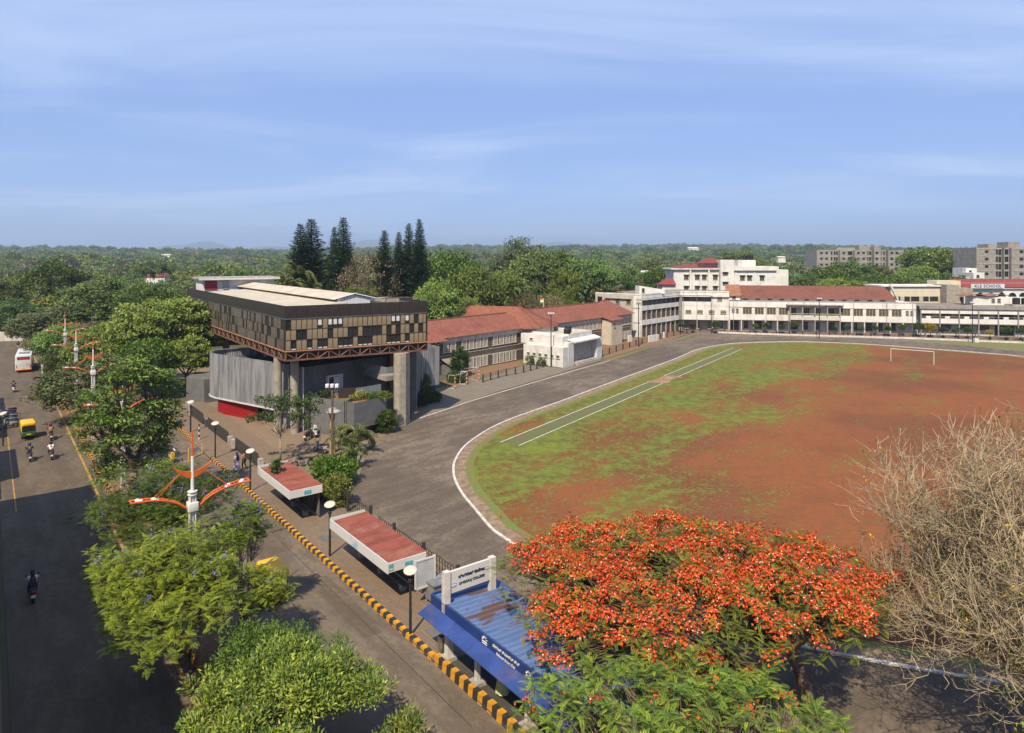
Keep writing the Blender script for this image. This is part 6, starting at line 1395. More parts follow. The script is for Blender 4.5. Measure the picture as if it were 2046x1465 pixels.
def person(label, pose, shirt, legs, head='hair', skirt=None, bag=None, group=None, longhair=False, shortlegs=False):
    J = dict(J0); J.update(pose); root = thing('person', label, 'person', group=group)
    order = ['pel', 'belly', 'chest', 'neck', 'jaw', 'head', 'crown']; V = [(J[k], rad_of(k)) for k in order]; E = [(i, i + 1) for i in range(6)]
    def chain(start, keys):
        p = start
        for k in keys: V.append((J[k], rad_of(k))); E.append((p, len(V) - 1)); p = len(V) - 1
        return p
    for s in 'LR':
        h = chain(2, ['sh' + s, 'el' + s, 'wr' + s, 'ha' + s]); ha, wr = Vector(J['ha' + s]), Vector(J['wr' + s]); d = (ha - wr).normalized(); side = d.cross(Vector((0, 0, 1))); side = side.normalized() if side.length > .01 else Vector((1, 0, 0))
        for f, (o, l) in enumerate(((-.026, .075), (-.009, .088), (.009, .083), (.026, .066))):
            V.append((tuple(ha + side * o + d * l), .009)); E.append((h, len(V) - 1))
        V.append((tuple(ha + side * .045 - d * .005), .010)); E.append((h, len(V) - 1))
        chain(0, ['hp' + s, 'kn' + s, 'an' + s, 'to' + s])
    put('body', skin_mesh('body', V, E, MATS['skin_brown'], 1), root, local=True)
    k = 1.13
    def grow(keys, f): return [(J[q], tuple(x * f for x in rad_of(q)) if isinstance(rad_of(q), tuple) else rad_of(q) * f + .008) for q in keys]
    V = grow(['pel', 'belly', 'chest'], k); E = [(0, 1), (1, 2)]
    V.append((tuple(Vector(J['chest']).lerp(Vector(J['neck']), .75)), .075)); E.append((2, 3))
    for s in 'LR':
        n = len(V); el = Vector(J['sh' + s]).lerp(Vector(J['el' + s]), .95); V += [(J['sh' + s], .078), (tuple(el), .058)]; E += [(2, n), (n, n + 1)]
    put('shirt', skin_mesh('shirt', V, E, shirt, 1), root, local=True)
    V = [(J['pel'], (.165, .125))]; E = []
    for s in 'LR':
        n = len(V); an = Vector(J['kn' + s]).lerp(Vector(J['an' + s]), .9); V += [(J['hp' + s], .1), (J['kn' + s], .07), (tuple(an), .055)]; E += [(0, n), (n, n + 1), (n + 1, n + 2)]
    put('trousers', skin_mesh('trousers', V, E, legs, 1), root, local=True)
    if skirt is not None:
        mb = MB(); p = Vector(J['pel']); n = 20
        prof = [(.17, .08), (.21, -.1), (.26, -.35), (.31, -.62), (.35, -.78)]
        for r_, z in prof:
            for j in range(n): a = 2 * math.pi * j / n; q = 1 + .09 * math.sin(a * 7) * (r_ - .15) / .2; mb.v.append((p.x + r_ * q * math.cos(a), p.y + r_ * q * .8 * math.sin(a), p.z + z))
        for i in range(len(prof) - 1):
            for j in range(n): mb.f.append((i * n + j, i * n + (j + 1) % n, (i + 1) * n + (j + 1) % n, (i + 1) * n + j)); mb.m.append(0)
        put('skirt', mb.mesh('skirt', skirt, True), root, local=True)
    hd = Vector(J['head'])
    if head == 'helmet': mb = MB(); mb.lathe([(.0, .16), (.08, .145), (.125, .08), (.135, 0), (.125, -.07), (.09, -.09)], 14, tuple(hd + Vector((0, -.005, .01)))); put('helmet', mb.mesh('helmet', MATS['post_black'], True), root, local=True)
    else: mb = MB(); mb.lathe([(0, .125), (.06, .115), (.105, .06), (.112, 0), (.1, -.05)], 14, tuple(hd + Vector((0, -.022, .02)))); put('hair', mb.mesh('hair', MATS['hair_black'], True), root, local=True)
    if longhair: mb = MB(); mb.tube([hd + Vector((0, -.06, .04)), hd + Vector((0, -.11, -.1)), hd + Vector((0, -.13, -.28)), hd + Vector((0, -.12, -.42))], [.09, .11, .09, .03], 10); put('long_hair', mb.mesh('long_hair', MATS['hair_black'], True), root, local=True)
    if bag is not None: c = Vector(J['chest']); put('backpack', rbox('backpack', bag, c.x - .15, c.x + .15, c.y - .27, c.y - .11, c.z - .25, c.z + .14, .05, 2), root, local=True)
    return root
RIDE = {'pel': (0, -.18, .80), 'belly': (0, -.15, .95), 'chest': (0, -.08, 1.14), 'neck': (0, -.04, 1.31), 'jaw': (0, .0, 1.38), 'head': (0, -.01, 1.47), 'crown': (0, -.02, 1.55), 'shL': (-.19, -.07, 1.25), 'shR': (.19, -.07, 1.25), 'elL': (-.29, .13, 1.06), 'elR': (.29, .13, 1.06),
        'wrL': (-.27, .36, 1.0), 'wrR': (.27, .36, 1.0), 'haL': (-.27, .43, 1.0), 'haR': (.27, .43, 1.0), 'hpL': (-.11, -.1, .78), 'hpR': (.11, -.1, .78), 'knL': (-.19, .24, .66), 'knR': (.19, .24, .66), 'anL': (-.17, .05, .28), 'anR': (.17, .05, .28), 'toL': (-.17, .2, .25), 'toR': (.17, .2, .25)}
WALK = {'knL': (-.1, .14, .5), 'anL': (-.1, .1, .1), 'toL': (-.1, .26, .06), 'knR': (.1, .0, .5), 'anR': (.1, -.2, .12), 'toR': (.1, -.06, .04), 'wrL': (-.24, -.08, .92), 'haL': (-.24, -.09, .84), 'wrR': (.24, .16, .94), 'haR': (.24, .2, .87)}

# ------------------------------------------------------------------ vehicles (built facing +y, wheels on z = 0)
M('rubber', (.016, .015, .015), .85, .1, 4.); M('chrome', (.5, .5, .5), .25, .05, 3., metal=.9); M('seat_black', (.018, .017, .017), .55, .15, 4.); M('plate_white', (.7, .7, .68), .6, .04); M('lamp_red', (.45, .015, .012), .3, .05)
M('auto_yellow', (.72, .42, .015), .42, .08, 1.5); M('auto_green', (.02, .115, .045), .45, .12, 1.5); M('lamp_amber', (.6, .25, .03), .3, .05)
def wheel(parent, x, y, r, w, name='wheel', rim='chrome'):
    mb = MB(); n = 16; prof = [(r * .62, -w / 2), (r * .92, -w / 2), (r, -w * .3), (r, w * .3), (r * .92, w / 2), (r * .62, w / 2)]
    for pr, px in prof:
        for j in range(n): a = 2 * math.pi * j / n; mb.v.append((px, pr * math.cos(a), pr * math.sin(a)))
    for k in range(len(prof) - 1):
        for j in range(n): mb.f.append((k * n + j, k * n + (j + 1) % n, (k + 1) * n + (j + 1) % n, (k + 1) * n + j)); mb.m.append(0)
    o = put(name, mb.mesh('tyre', MATS['rubber'], True), parent, (x, y, r), local=True)
    mb = MB(); mb.tube([(-w * .3, 0, 0), (w * .3, 0, 0)], r * .63, 14); put('rim', mb.mesh('rim', MATS[rim]), o, local=True); return o
def rickshaw(label, passengers=False):
    root = thing('auto_rickshaw', label, 'auto rickshaw')
    put('lower_body', rbox('lower_body', MATS['auto_green'], -.66, .66, -1.25, .55, .34, .86, .08, 3), root, local=True)
    put('front_cowl', rbox('front_cowl', MATS['auto_yellow'], -.56, .56, .5, 1.25, .36, 1.0, .14, 3, taper=lambda x, y, z: (1.0 if y < .5 else .55, 0, 0 if (y < .5 or z < .5) else -.14)), root, local=True)
    put('canopy', rbox('canopy', MATS['auto_yellow'], -.68, .68, -1.3, .78, 1.42, 1.84, .13, 3, taper=lambda x, y, z: (1.0 if z < .5 else .93, (.1 if y > .5 and z < .5 else 0), (-.02 if y < .5 else 0))), root, local=True)
    for x in (-.63, .63):
        mb = MB(); mb.box(x - .035, x + .035, -1.24, -1.14, .8, 1.5); mb.build('rear_pillar', MATS['auto_yellow'], root, local=True)
        mb = MB(); mb.tube([(x * .93, .62, .9), (x * .97, .74, 1.5)], .035, 6); mb.build('front_pillar', MATS['auto_yellow'], root, local=True)
        put('rear_quarter', rbox('rear_quarter', MATS['auto_yellow'], x - .04, x + .04, -1.25, -.75, .84, 1.48, .03, 2), root, local=True)
    mb = MB(); mb.hexa([(-.56, .70, .95), (.56, .70, .95), (.58, .80, 1.47), (-.58, .80, 1.47), (-.56, .73, .95), (.56, .73, .95), (.58, .83, 1.47), (-.58, .83, 1.47)]); mb.build('windscreen', MATS['glass_dark'], root, local=True)
    mb = MB(); mb.box(-.58, .58, -.6, .0, .72, .98); mb.box(-.58, .58, -.75, -.6, .8, 1.35); mb.build('rear_seat', MATS['seat_black'], root, local=True)
    mb = MB(); mb.box(-.3, .3, .12, .4, .75, .95); mb.build('driver_seat', MATS['seat_black'], root, local=True)
    mb = MB(); mb.box(-.6, .6, -1.29, -1.27, .92, 1.38); mb.build('rear_window', MATS['dark_void'], root, local=True)
    put('rear_bumper', rbox('rear_bumper', MATS['post_black'], -.64, .64, -1.34, -1.24, .3, .42, .03, 2), root, local=True)
    mb = MB(); mb.box(-.2, .2, -1.275, -1.262, .46, .58); mb.build('number_plate', MATS['auto_yellow'], root, local=True)
    for x in (-.52, .52): mb = MB(); mb.box(x - .06, x + .06, -1.285, -1.25, .6, .7); mb.build('tail_light', MATS['lamp_red'], root, local=True)
    mb = MB(); mb.lathe([(0, .0), (.1, .0), (.12, -.06), (.06, -.12)], 12); h = put('headlight', mb.mesh('headlight', MATS['chrome']), root, (0, 1.27, .78), local=True); h.rotation_euler = (R(-90), 0, 0)
    mb = MB(); mb.tube([(-.28, .58, 1.0), (0, .62, 1.05), (.28, .58, 1.0)], .02, 6); mb.build('handlebar', MATS['post_black'], root, local=True)
    wheel(root, -.56, -.82, .24, .13); wheel(root, .56, -.82, .24, .13); wheel(root, 0, 1.0, .24, .12); return root
def bike(paint, scooter=False, name=None):
    root = thing(name or ('scooter' if scooter else 'motorbike'), '', 'scooter' if scooter else 'motorbike'); r = .25 if scooter else .3; wb = .62 if scooter else .66
    wheel(root, 0, -wb, r, .11); wheel(root, 0, wb, r, .1)
    if scooter:
        put('rear_body', rbox('rear_body', paint, -.19, .19, -.86, -.08, .36, .72, .09, 3, taper=lambda x, y, z: (.6 if y < .5 else 1, 0, .06 if y < .5 else 0)), root, local=True)
        put('front_apron', rbox('front_apron', paint, -.2, .2, .3, .42, .3, .95, .05, 3, taper=lambda x, y, z: (1, .08 if z < .5 else 0, 0)), root, local=True)
        put('foot_board', rbox('foot_board', MATS['seat_black'], -.17, .17, -.12, .36, .26, .33, .02, 2), root, local=True)
        put('seat', rbox('seat', MATS['seat_black'], -.15, .15, -.8, .0, .72, .82, .04, 2), root, local=True); hz = 1.02
        put('head_cowl', rbox('head_cowl', paint, -.16, .16, .28, .44, .92, 1.06, .05, 3), root, local=True)
    else:
        put('tank', rbox('tank', paint, -.14, .14, .0, .46, .66, .88, .07, 3), root, local=True); put('seat', rbox('seat', MATS['seat_black'], -.14, .14, -.72, .02, .7, .8, .04, 2), root, local=True)
        put('engine', rbox('engine', MATS['bench_grey'], -.15, .15, -.15, .3, .28, .62, .06, 2), root, local=True); put('tail_cowl', rbox('tail_cowl', paint, -.12, .12, -.86, -.55, .6, .76, .05, 2), root, local=True)
        mb = MB(); mb.tube([(.16, .2, .3), (.18, -.3, .28), (.19, -.85, .36)], [.03, .035, .05], 8); mb.build('exhaust', MATS['chrome'], root, local=True); hz = 1.0
        put('headlight', rbox('headlight', MATS['chrome'], -.09, .09, .5, .62, .78, .94, .04, 2), root, local=True)
    for x in (-.06, .06): mb = MB(); mb.tube([(x, wb, r), (x * .8, .4, hz - .06)], .022, 6); mb.build('fork', MATS['chrome'], root, local=True)
    mb = MB(); mb.tube([(-.33, .3, hz), (-.15, .36, hz + .03), (.15, .36, hz + .03), (.33, .3, hz)], .017, 6); mb.build('handlebar', MATS['post_black'], root, local=True)
    for x in (-.3, .3): mb = MB(); mb.tube([(x * .7, .36, hz), (x, .36, hz + .16)], .008, 4); mb.lathe([(0, .05), (.05, .03), (.05, -.03), (0, -.05)], 8, (x, .36, hz + .19)); mb.build('mirror', MATS['post_black'], root, local=True)
    mb = MB(); mb.tube([(0, -wb - .16, r + .22), (0, -wb, r + .32), (0, -wb + .2, r + .24)], .06, 6); mb.build('rear_mudguard', MATS['post_black'], root, local=True)
    mb = MB(); mb.tube([(0, wb - .16, r + .2), (0, wb, r + .3), (0, wb + .2, r + .2)], .055, 6); mb.build('front_mudguard', paint, root, local=True)
    put('tail_light', rbox('tail_light', MATS['lamp_red'], -.07, .07, -.9, -.84, .62, .7, .02, 2), root, local=True)
    mb = MB(); mb.box(-.1, .1, -.93, -.92, .38, .54); mb.build('number_plate', MATS['plate_white'], root, local=True); return root
HEAD_AWAY = ROADANG - R(90)            # facing along the road, away from the camera
ck = rickshaw('yellow and green auto rickshaw driving away on the left road'); p = G(55, 873); place(ck, (p.x, p.y, .006), HEAD_AWAY + R(3))
rk2 = rickshaw('bright yellow auto rickshaw half hidden by the jacaranda on the right lane'); p = ST(40.3, 13.35); rk2.location = (p.x, p.y, .006); rk2.rotation_euler = (0, 0, HEAD_AWAY + R(180))
# coach
def coach():
    root = thing('coach_bus', 'white coach seen from behind on the left road', 'bus'); W2, L, Hh = 1.25, 11.0, 3.25
    put('body', rbox('body', MATS['sheet_white'], -W2, W2, 0, L, .38, Hh, .22, 4), root, local=True)
    put('rear_window', rbox('rear_window', MATS['glass_dark'], -.95, .95, -.03, .08, 2.35, 2.85, .12, 3), root, local=True)
    mb = MB(); mb.box(-.68, .68, -.045, -.03, 2.48, 2.72); mb.build('window_sticker', MATS['lamp_red'], root, local=True)
    put('bumper', rbox('bumper', MATS['auto_yellow'], -1.15, 1.15, -.06, .1, .55, .68, .03, 2), root, local=True); put('bumper_band', rbox('bumper_band', MATS['lamp_red'], -1.2, 1.2, -.05, .1, .40, .5, .03, 2), root, local=True)
    for x in (-1.02, 1.02):
        for k in range(3): mb = MB(); mb.lathe([(0, 0), (.08, 0), (.09, -.04)], 10); o = put('tail_light', mb.mesh('tail_light', MATS['lamp_red'] if k != 1 else MATS['pane_dark']), root, (x, -.02, .95 + k * .2), local=True); o.rotation_euler = (R(90), 0, 0)
    for s in (-1, 1):
        mb = MB(); mb.box(s * W2 - .012, s * W2 + .012, .6, L - .5, 1.75, 2.75); mb.build('side_glass', MATS['glass_dark'], root, local=True)
        for y in (2.4, 8.4): wheel(root, s * (W2 - .16), y, .5, .28)
        mb = MB(); mb.tube([(s * W2, L - .1, 2.6), (s * (W2 + .25), L + .15, 2.5), (s * (W2 + .28), L + .15, 2.1)], .04, 5); mb.build('mirror_arm', MATS['post_black'], root, local=True)
        mb = MB(); mb.box(s * W2 - .013, s * W2 + .013, .1, .9, .55, 1.6); mb.build('engine_grille', MATS['shade_mesh'], root, local=True)
    put('roof_unit', rbox('roof_unit', MATS['sheet_grey'], -.8, .8, 1.2, 3.0, Hh - .02, Hh + .22, .08, 2), root, local=True); put('roof_hatch', rbox('roof_hatch', MATS['sheet_white'], -.9, .9, 4.0, 7.5, Hh - .02, Hh + .1, .05, 2), root, local=True)
    mb = MB(); mb.box(-.26, .26, -.05, -.03, .72, .86); mb.build('number_plate', MATS['auto_yellow'], root, local=True)
    mb = MB(); mb.box(.3, .85, -.02, -.005, 1.2, 1.7); mb.build('notice', MATS['inner_wall'], root, local=True); return root
cb = coach(); p = G(47, 745); place(cb, (p.x, p.y, .006), HEAD_AWAY - R(4), .95)
# riders
paints = {k: M('paint_' + k, c, .3, .06, 2., spec=.6) for k, c in {'black': (.015, .015, .016), 'maroon': (.11, .014, .02), 'blue': (.02, .035, .09), 'white': (.6, .6, .58), 'silver': (.30, .31, .32), 'yellow': (.6, .36, .03)}.items()}
mbk = bike(paints['black']); scm = bike(paints['maroon'], True); scs = bike(paints['silver'], True); scw = bike(paints['white'], True); mbb = bike(paints['blue']); scy = bike(paints['yellow'], True)
def ride(proto, px, py, blabel, rlabel, shirt, legs, head, ang=0.0, longhair=False, bag=None, lane=1):
    p = G(px, py); rz = HEAD_AWAY + ang + (R(180) if lane < 0 else 0)
    place(proto, (p.x, p.y, .006), rz, 1.05, blabel, 'two-wheelers on the road')
    o = person(rlabel, RIDE, shirt, legs, head, longhair=longhair, bag=bag, group='riders on the road'); o.location = (p.x, p.y, .006); o.rotation_euler = (0, 0, rz); o.scale = (1.05,) * 3
jean = cloth('denim', (.05, .06, .10)); blk_ = cloth('black', (.018, .017, .018)); wht = cloth('white', (.68, .68, .68)); kha = cloth('khaki', (.24, .20, .14)); navy = cloth('navy', (.02, .028, .06)); red_ = cloth('red', (.35, .03, .03)); plum = cloth('plum', (.10, .035, .05))
ride(scm, 65, 1196, 'maroon scooter alone on the shaded near road', 'person in white sleeves and plum top riding the maroon scooter', wht, navy, 'hair', longhair=True, bag=plum)
ride(mbk, 101, 878, 'black motorbike beside the auto rickshaw', 'person in red sleeves and helmet with grey backpack, riding by the rickshaw', red_, kha, 'helmet', bag=kha)
ride(mbk, 102, 916, 'black motorbike of the rider in white', 'person in white shirt riding a motorbike on the sunlit road', wht, blk_, 'helmet')
ride(mbb, 59, 920, 'dark blue motorbike in the building shade', 'person in dark jacket riding in the building shade', navy, jean, 'helmet')
ride(scw, 27, 783, 'white scooter beyond the parked motorbikes', 'person in plum shirt riding a white scooter beyond the parked motorbikes', plum, navy, 'helmet')
ride(scs, 36, 697, 'silver scooter ahead of the coach', 'person in dark clothes riding ahead of the coach', blk_, jean, 'helmet'); ride(mbk, 48, 694, 'black motorbike ahead of the coach on its right', 'person in red shirt riding ahead of the coach', red_, blk_, 'helmet')
ride(scy, 343, 925, 'yellow scooter on the right lane behind the tree', 'person in white shirt on a yellow scooter, right lane behind the tree', wht, kha, 'hair', lane=-1)
# parked motorbikes at the left edge, side by side
cols = [scs, mbb, scs, mbk, scs, mbk, mbb, scm]
for i in range(8):
    p = ST(98.5 + i * 1.15, 1.95 + .1 * math.sin(i * 2)); place(cols[i], (p.x, p.y, .006), HEAD_AWAY + R(100 + 6 * math.sin(i * 3)), 1.08, ('first', 'second', 'third', 'fourth', 'fifth', 'sixth', 'seventh', 'eighth')[i] + ' parked two-wheeler from the front in the row at the left edge', 'parked two-wheelers at the left edge')
for (px, py, rz, pr, lab) in ((605, 933, R(110), mbk, 'black motorbike parked behind the far red shelter roof'), (640, 905, R(60), scs, 'silver scooter parked by the palms in the museum court'), (630, 872, R(20), scw, 'white scooter parked at the grey museum wall'), (617, 878, R(-10), mbk, 'black motorbike parked beside the white scooter at the museum wall')):
    p = G(px, py); place(pr, (p.x, p.y, .01), rz, 1.1, lab, 'two-wheelers parked in the museum court')
# walkers
lil = cloth('lilac', (.48, .38, .44)); pink = cloth('pink', (.45, .19, .19)); grn = cloth('green_print', (.42, .47, .20), .4, 30.); dgr = cloth('dark_green', (.05, .09, .06)); tan = cloth('sand', (.42, .34, .2)); lbl = cloth('light_blue', (.25, .33, .45))
def stand(px, py, rz, z, *a, **k):
    sc = k.pop('scale', 1.0); o = person(*a, **k); p = G(px, py, z); o.location = (p.x, p.y, z); o.rotation_euler = (0, 0, rz); o.scale = (sc,) * 3; return o
stand(473, 942, HEAD_AWAY + R(15), .13, 'person in lilac skirt with long black hair and dark backpack on the footpath', WALK, lil, lil, 'hair', skirt=lil, longhair=True, bag=navy)
stand(488, 938, HEAD_AWAY + R(40), .13, 'person in pink top and black trousers walking beside the fence', WALK, pink, blk_, 'hair')
LADY = {'elL': (-.27, .05, 1.12), 'wrL': (-.2, .25, 1.03), 'haL': (-.15, .3, 1.0), 'elR': (.26, -.03, 1.12), 'wrR': (.24, .16, .95), 'haR': (.2, .22, .92)}
ld = stand(1003, 1390, HEAD_AWAY + R(100), .30, 'person in pale green patterned skirt waiting under the blue shelter', LADY, dgr, grn, 'hair', skirt=grn)
put('handbag', rbox('handbag', pink, -.32, -.2, .02, .3, .72, 1.0, .04, 2), ld, local=True)
stand(1849, 676.5, R(200), .0, 'person in red top and light blue trousers walking along the school fence', WALK, red_, lbl, 'hair')
stand(1956, 673, R(170), .0, 'person in sand coloured clothes standing at the dark school entrance', {}, tan, tan, 'hair')
# ------------------------------------------------------------------ foliage
def leaf_mat(name, trans=.24, rough=.5, vary=.22):
    m, nt, b = newmat(name)
    at = nt.node('ShaderNodeAttribute', attribute_name='col'); oi = nt.n.new('ShaderNodeObjectInfo')
    hs = nt.n.new('ShaderNodeHueSaturation'); nt.link(at.outputs['Color'], hs.inputs['Color'])
    nt.link(nt.math('ADD', .5 - .02, nt.math('MULTIPLY', oi.outputs['Random'], .04)), hs.inputs['Hue'])
    rr = nt.math('FRACT', nt.math('MULTIPLY', oi.outputs['Random'], 7.31))
    nt.link(nt.math('ADD', 1 - vary, nt.math('MULTIPLY', rr, 2 * vary)), hs.inputs['Value'])
    nt.link(hs.outputs[0], b.inputs['Base Color']); b.inputs['Roughness'].default_value = rough; b.inputs['Specular IOR Level'].default_value = .25
    tr = nt.n.new('ShaderNodeBsdfTranslucent'); nt.link(nt.mix(1.0, hs.outputs[0], (1.25, 1.2, .7), 'MULTIPLY'), tr.inputs['Color'])
    mx = nt.n.new('ShaderNodeMixShader'); mx.inputs[0].default_value = trans; nt.link(b.outputs[0], mx.inputs[1]); nt.link(tr.outputs[0], mx.inputs[2])
    nt.link(mx.outputs[0], nt.n['Material Output'].inputs['Surface'])
leaf_mat('foliage'); leaf_mat('petals', .2, .6, .05)
M('bark', (.115, .085, .062), .9, .3, 3., bump=.4, bscale=14.); M('bark_pale', (.27, .20, .14), .9, .2, 3., bump=.3, bscale=14.); M('bark_red', (.16, .10, .07), .9, .25, 3.)
def unit(a): return a / np.maximum(1e-9, np.linalg.norm(a, axis=-1, keepdims=True))
def leaves_mesh(name, C, D, N, L, Wd, col, mat='foliage', fold=.12):
    """diamond leaves: C base points, D axis, N face normal, length, width, colour"""
    n = len(C); D = unit(D); S = unit(np.cross(D, N)); N2 = unit(np.cross(S, D)); L = np.asarray(L).reshape(-1, 1); Wd = np.asarray(Wd).reshape(-1, 1)
    v = np.empty((n, 4, 3), np.float32)
    v[:, 0] = C; v[:, 1] = C + D * L * .45 + S * Wd * .5 + N2 * Wd * fold; v[:, 2] = C + D * L - N2 * L * .10; v[:, 3] = C + D * L * .45 - S * Wd * .5 + N2 * Wd * fold
    me = bpy.data.meshes.new(name); me.vertices.add(4 * n); me.vertices.foreach_set('co', v.reshape(-1))
    me.loops.add(4 * n); me.loops.foreach_set('vertex_index', np.arange(4 * n, dtype=np.int32)); me.polygons.add(n); me.polygons.foreach_set('loop_start', np.arange(0, 4 * n, 4, dtype=np.int32))
    try: me.polygons.foreach_set('loop_total', np.full(n, 4, np.int32))
    except Exception: pass
    me.update(calc_edges=True)
    ca = me.color_attributes.new('col', 'FLOAT_COLOR', 'POINT'); c4 = np.ones((n, 4, 4), np.float32); c4[:, :, :3] = np.asarray(col).reshape(n, 1, 3); ca.data.foreach_set('color', c4.reshape(-1))
    me.materials.append(MATS[mat]); return me
def colours(rs, n, pal, jit=.16, idx=None):
    pal = np.array(pal); k = rs.integers(0, len(pal), n) if idx is None else idx; return np.clip(pal[k] * (1 + rs.normal(0, jit, (n, 1))), .004, .9)
def lobed(rs, dirs, nl=9, amp=.28):
    ld = unit(rs.normal(size=(nl, 3))); d = dirs @ ld.T; return 1 + amp * (np.max(d, axis=1) ** 4 - .45)
def crown_tips(rs, n, R3, shape, cz):
    out = []
    while len(out) < n:
        d = unit(rs.normal(size=(4 * n, 3)))
        if shape == 'umbrella': d = d[d[:, 2] > -.12]
        elif shape == 'dome': d = d[d[:, 2] > -.45]
        else: d = d[d[:, 2] > -.75]
        r = .62 + .38 * rs.random(len(d)) ** .6; r *= lobed(rs, d); p = d * r[:, None] * np.array(R3)
        if shape == 'umbrella': p[:, 2] = R3[2] * (.95 - .55 * (p[:, 0] ** 2 / R3[0] ** 2 + p[:, 1] ** 2 / R3[1] ** 2)) + rs.normal(0, R3[2] * .14, len(p)) - .2 * R3[2]
        out = list(p)
    P = np.array(out[:n]); P[:, 2] += cz; return P
def limbs(rs, tips, fork, base_r, nl, mb, n=7, twig=.02, base=(0, 0, 0), bend=.25, lo=.35):
    """trunk to fork, limbs to groups of tips, twigs to the tips"""
    base = Vector(base); fork = Vector(fork)
    mid = base.lerp(fork, .5) + Vector((rs.normal(0, .05), rs.normal(0, .05), 0)) * fork.z * .6
    mb.tube([base, mid, fork], [base_r * 1.15, base_r * .9, base_r * .75], n)
    idx = rs.choice(len(tips), min(nl, len(tips)), replace=False); cen = tips[idx]
    for _ in range(3):
        lab = np.argmin(((tips[:, None] - cen[None]) ** 2).sum(2), 1)
        cen = np.array([tips[lab == k].mean(0) if (lab == k).any() else cen[k] for k in range(len(cen))])
    for k in range(len(cen)):
        t = tips[lab == k]
        if not len(t): continue
        c = Vector(cen[k]); node = fork.lerp(c, .62); node.z = fork.z + (c.z - fork.z) * .5
        m1 = fork.lerp(node, .5) + Vector(rs.normal(0, bend * .35, 3)); r1 = base_r * .48 * (len(t) / max(1, len(tips) / len(cen))) ** .35
        mb.tube([fork, m1, node], [r1, r1 * .75, r1 * .5], max(5, n - 2), cap=False)
        for q in t:
            q = Vector(q); m2 = node.lerp(q, .5) + Vector(rs.normal(0, bend * .3, 3)) - Vector((0, 0, .1)); mb.tube([node, m2, q], [r1 * .36, max(twig, r1 * .2), twig * .5], 4, cap=False)
def clumps(rs, tips, per, rad, flat=.62):
    c = np.repeat(np.arange(len(tips)), per); o = rs.normal(size=(len(c), 3)); o = unit(o) * (rs.random((len(c), 1)) ** .45) * rad; o[:, 2] *= flat
    return tips[c] + o, c, o
def tree_proto(name, seed, H, cz, R3, shape, ntip, per, crad, leaf, pal, bark='bark', nl=7, fork=None, tr=.3, flat=.62, jit=.10, droop=.15, mat='foliage', cat='tree', extra=None):
    rs = np.random.default_rng(seed); tips = crown_tips(rs, ntip, R3, shape, cz)
    P, c, o = clumps(rs, tips, per, crad, flat)
    Nn = unit(o * .5 + np.array([-.12, -.45, 1.1]) + rs.normal(0, .45, o.shape)); D = unit(o + rs.normal(0, .6, o.shape) - np.array([0, 0, droop]))
    tip_col = rs.integers(0, len(pal), len(tips)); sel = np.where(rs.random(len(c)) < .65, tip_col[c], rs.integers(0, len(pal), len(c)))
    col = colours(rs, len(c), pal, jit, sel) * (1 + rs.normal(0, .10, len(tips)))[c][:, None]
    Ls = leaf[0] * rs.uniform(.7, 1.3, len(c)); Ws = leaf[1] * rs.uniform(.7, 1.3, len(c))
    root = thing(name, '', cat)
    mb = MB(); limbs(rs, tips[:: max(1, len(tips) // 90)], fork or (0, 0, H), tr, nl, mb); mb.build('trunk', MATS[bark], root, local=True, smooth=True)
    put('crown', leaves_mesh('crown', P, D, Nn, Ls, Ws, col, mat), root, local=True)
    if extra: extra(root, rs, tips)
    return root
G1 = [(0.1093, 0.1689, 0.0338), (0.1457, 0.2216, 0.0422), (0.1942, 0.2745, 0.0506), (0.1214, 0.1901, 0.038)]                 # fresh green
G2 = [(0.0835, 0.1348, 0.0362), (0.1073, 0.1711, 0.0415), (0.1372, 0.2022, 0.0518), (0.0715, 0.114, 0.0362)]                 # dark evergreen
G3 = [(0.1358, 0.1736, 0.0306), (0.1837, 0.2222, 0.0389), (0.1118, 0.1457, 0.0277), (0.2315, 0.2568, 0.0473)]                 # light yellow green
G4 = [(0.0963, 0.121, 0.0381), (0.1254, 0.1501, 0.0504), (0.0784, 0.103, 0.0336), (0.1512, 0.168, 0.065)]                 # olive
G5 = [(0.19, 0.1652, 0.0865), (0.2442, 0.1888, 0.1101), (0.1448, 0.1448, 0.0629), (0.2894, 0.2123, 0.1338)]                  # dry, brownish
# prototypes of about ten metres, scaled when placed
T = {}
def mk(k, *a, **kw): T[k] = (tree_proto(*a, **kw), a[2], a[3], a[4])
mk('round', 'broad_tree', 21, 3.2, 6.4, (4.2, 4.2, 3.6), 'round', 150, 62, .95, (.42, .24), G1)
mk('dense', 'broad_tree', 22, 3.0, 6.2, (4.6, 4.6, 3.9), 'round', 210, 62, .85, (.36, .24), G2 + G1[:1])
mk('light', 'broad_tree', 23, 3.0, 6.0, (5.2, 5.2, 3.6), 'dome', 240, 75, .80, (.34, .20), G3 + G1[1:3], flat=.45)
mk('rain', 'spreading_tree', 24, 4.2, 6.2, (6.0, 6.0, 3.2), 'umbrella', 190, 85, 1.05, (.36, .22), G2, flat=.35)
mk('olive', 'broad_tree', 25, 3.0, 6.3, (4.4, 4.4, 3.6), 'round', 130, 60, .95, (.42, .22), G4)
mk('dry', 'dry_tree', 26, 2.8, 6.0, (4.6, 4.6, 3.9), 'round', 240, 22, .8, (.30, .16), G5, bark='bark_pale', nl=12)
mk('gum', 'tall_tree', 27, 4.5, 7.6, (3.4, 3.4, 4.0), 'round', 70, 80, 1.0, (.42, .16), [(.085, .105, .045), (.11, .13, .06), (.065, .085, .035)], bark='bark_pale')
mk('slim', 'slender_tree', 28, 3.0, 6.8, (1.9, 1.9, 5.2), 'round', 105, 70, .52, (.26, .12), G1 + G4[:1] + G2[2:3])
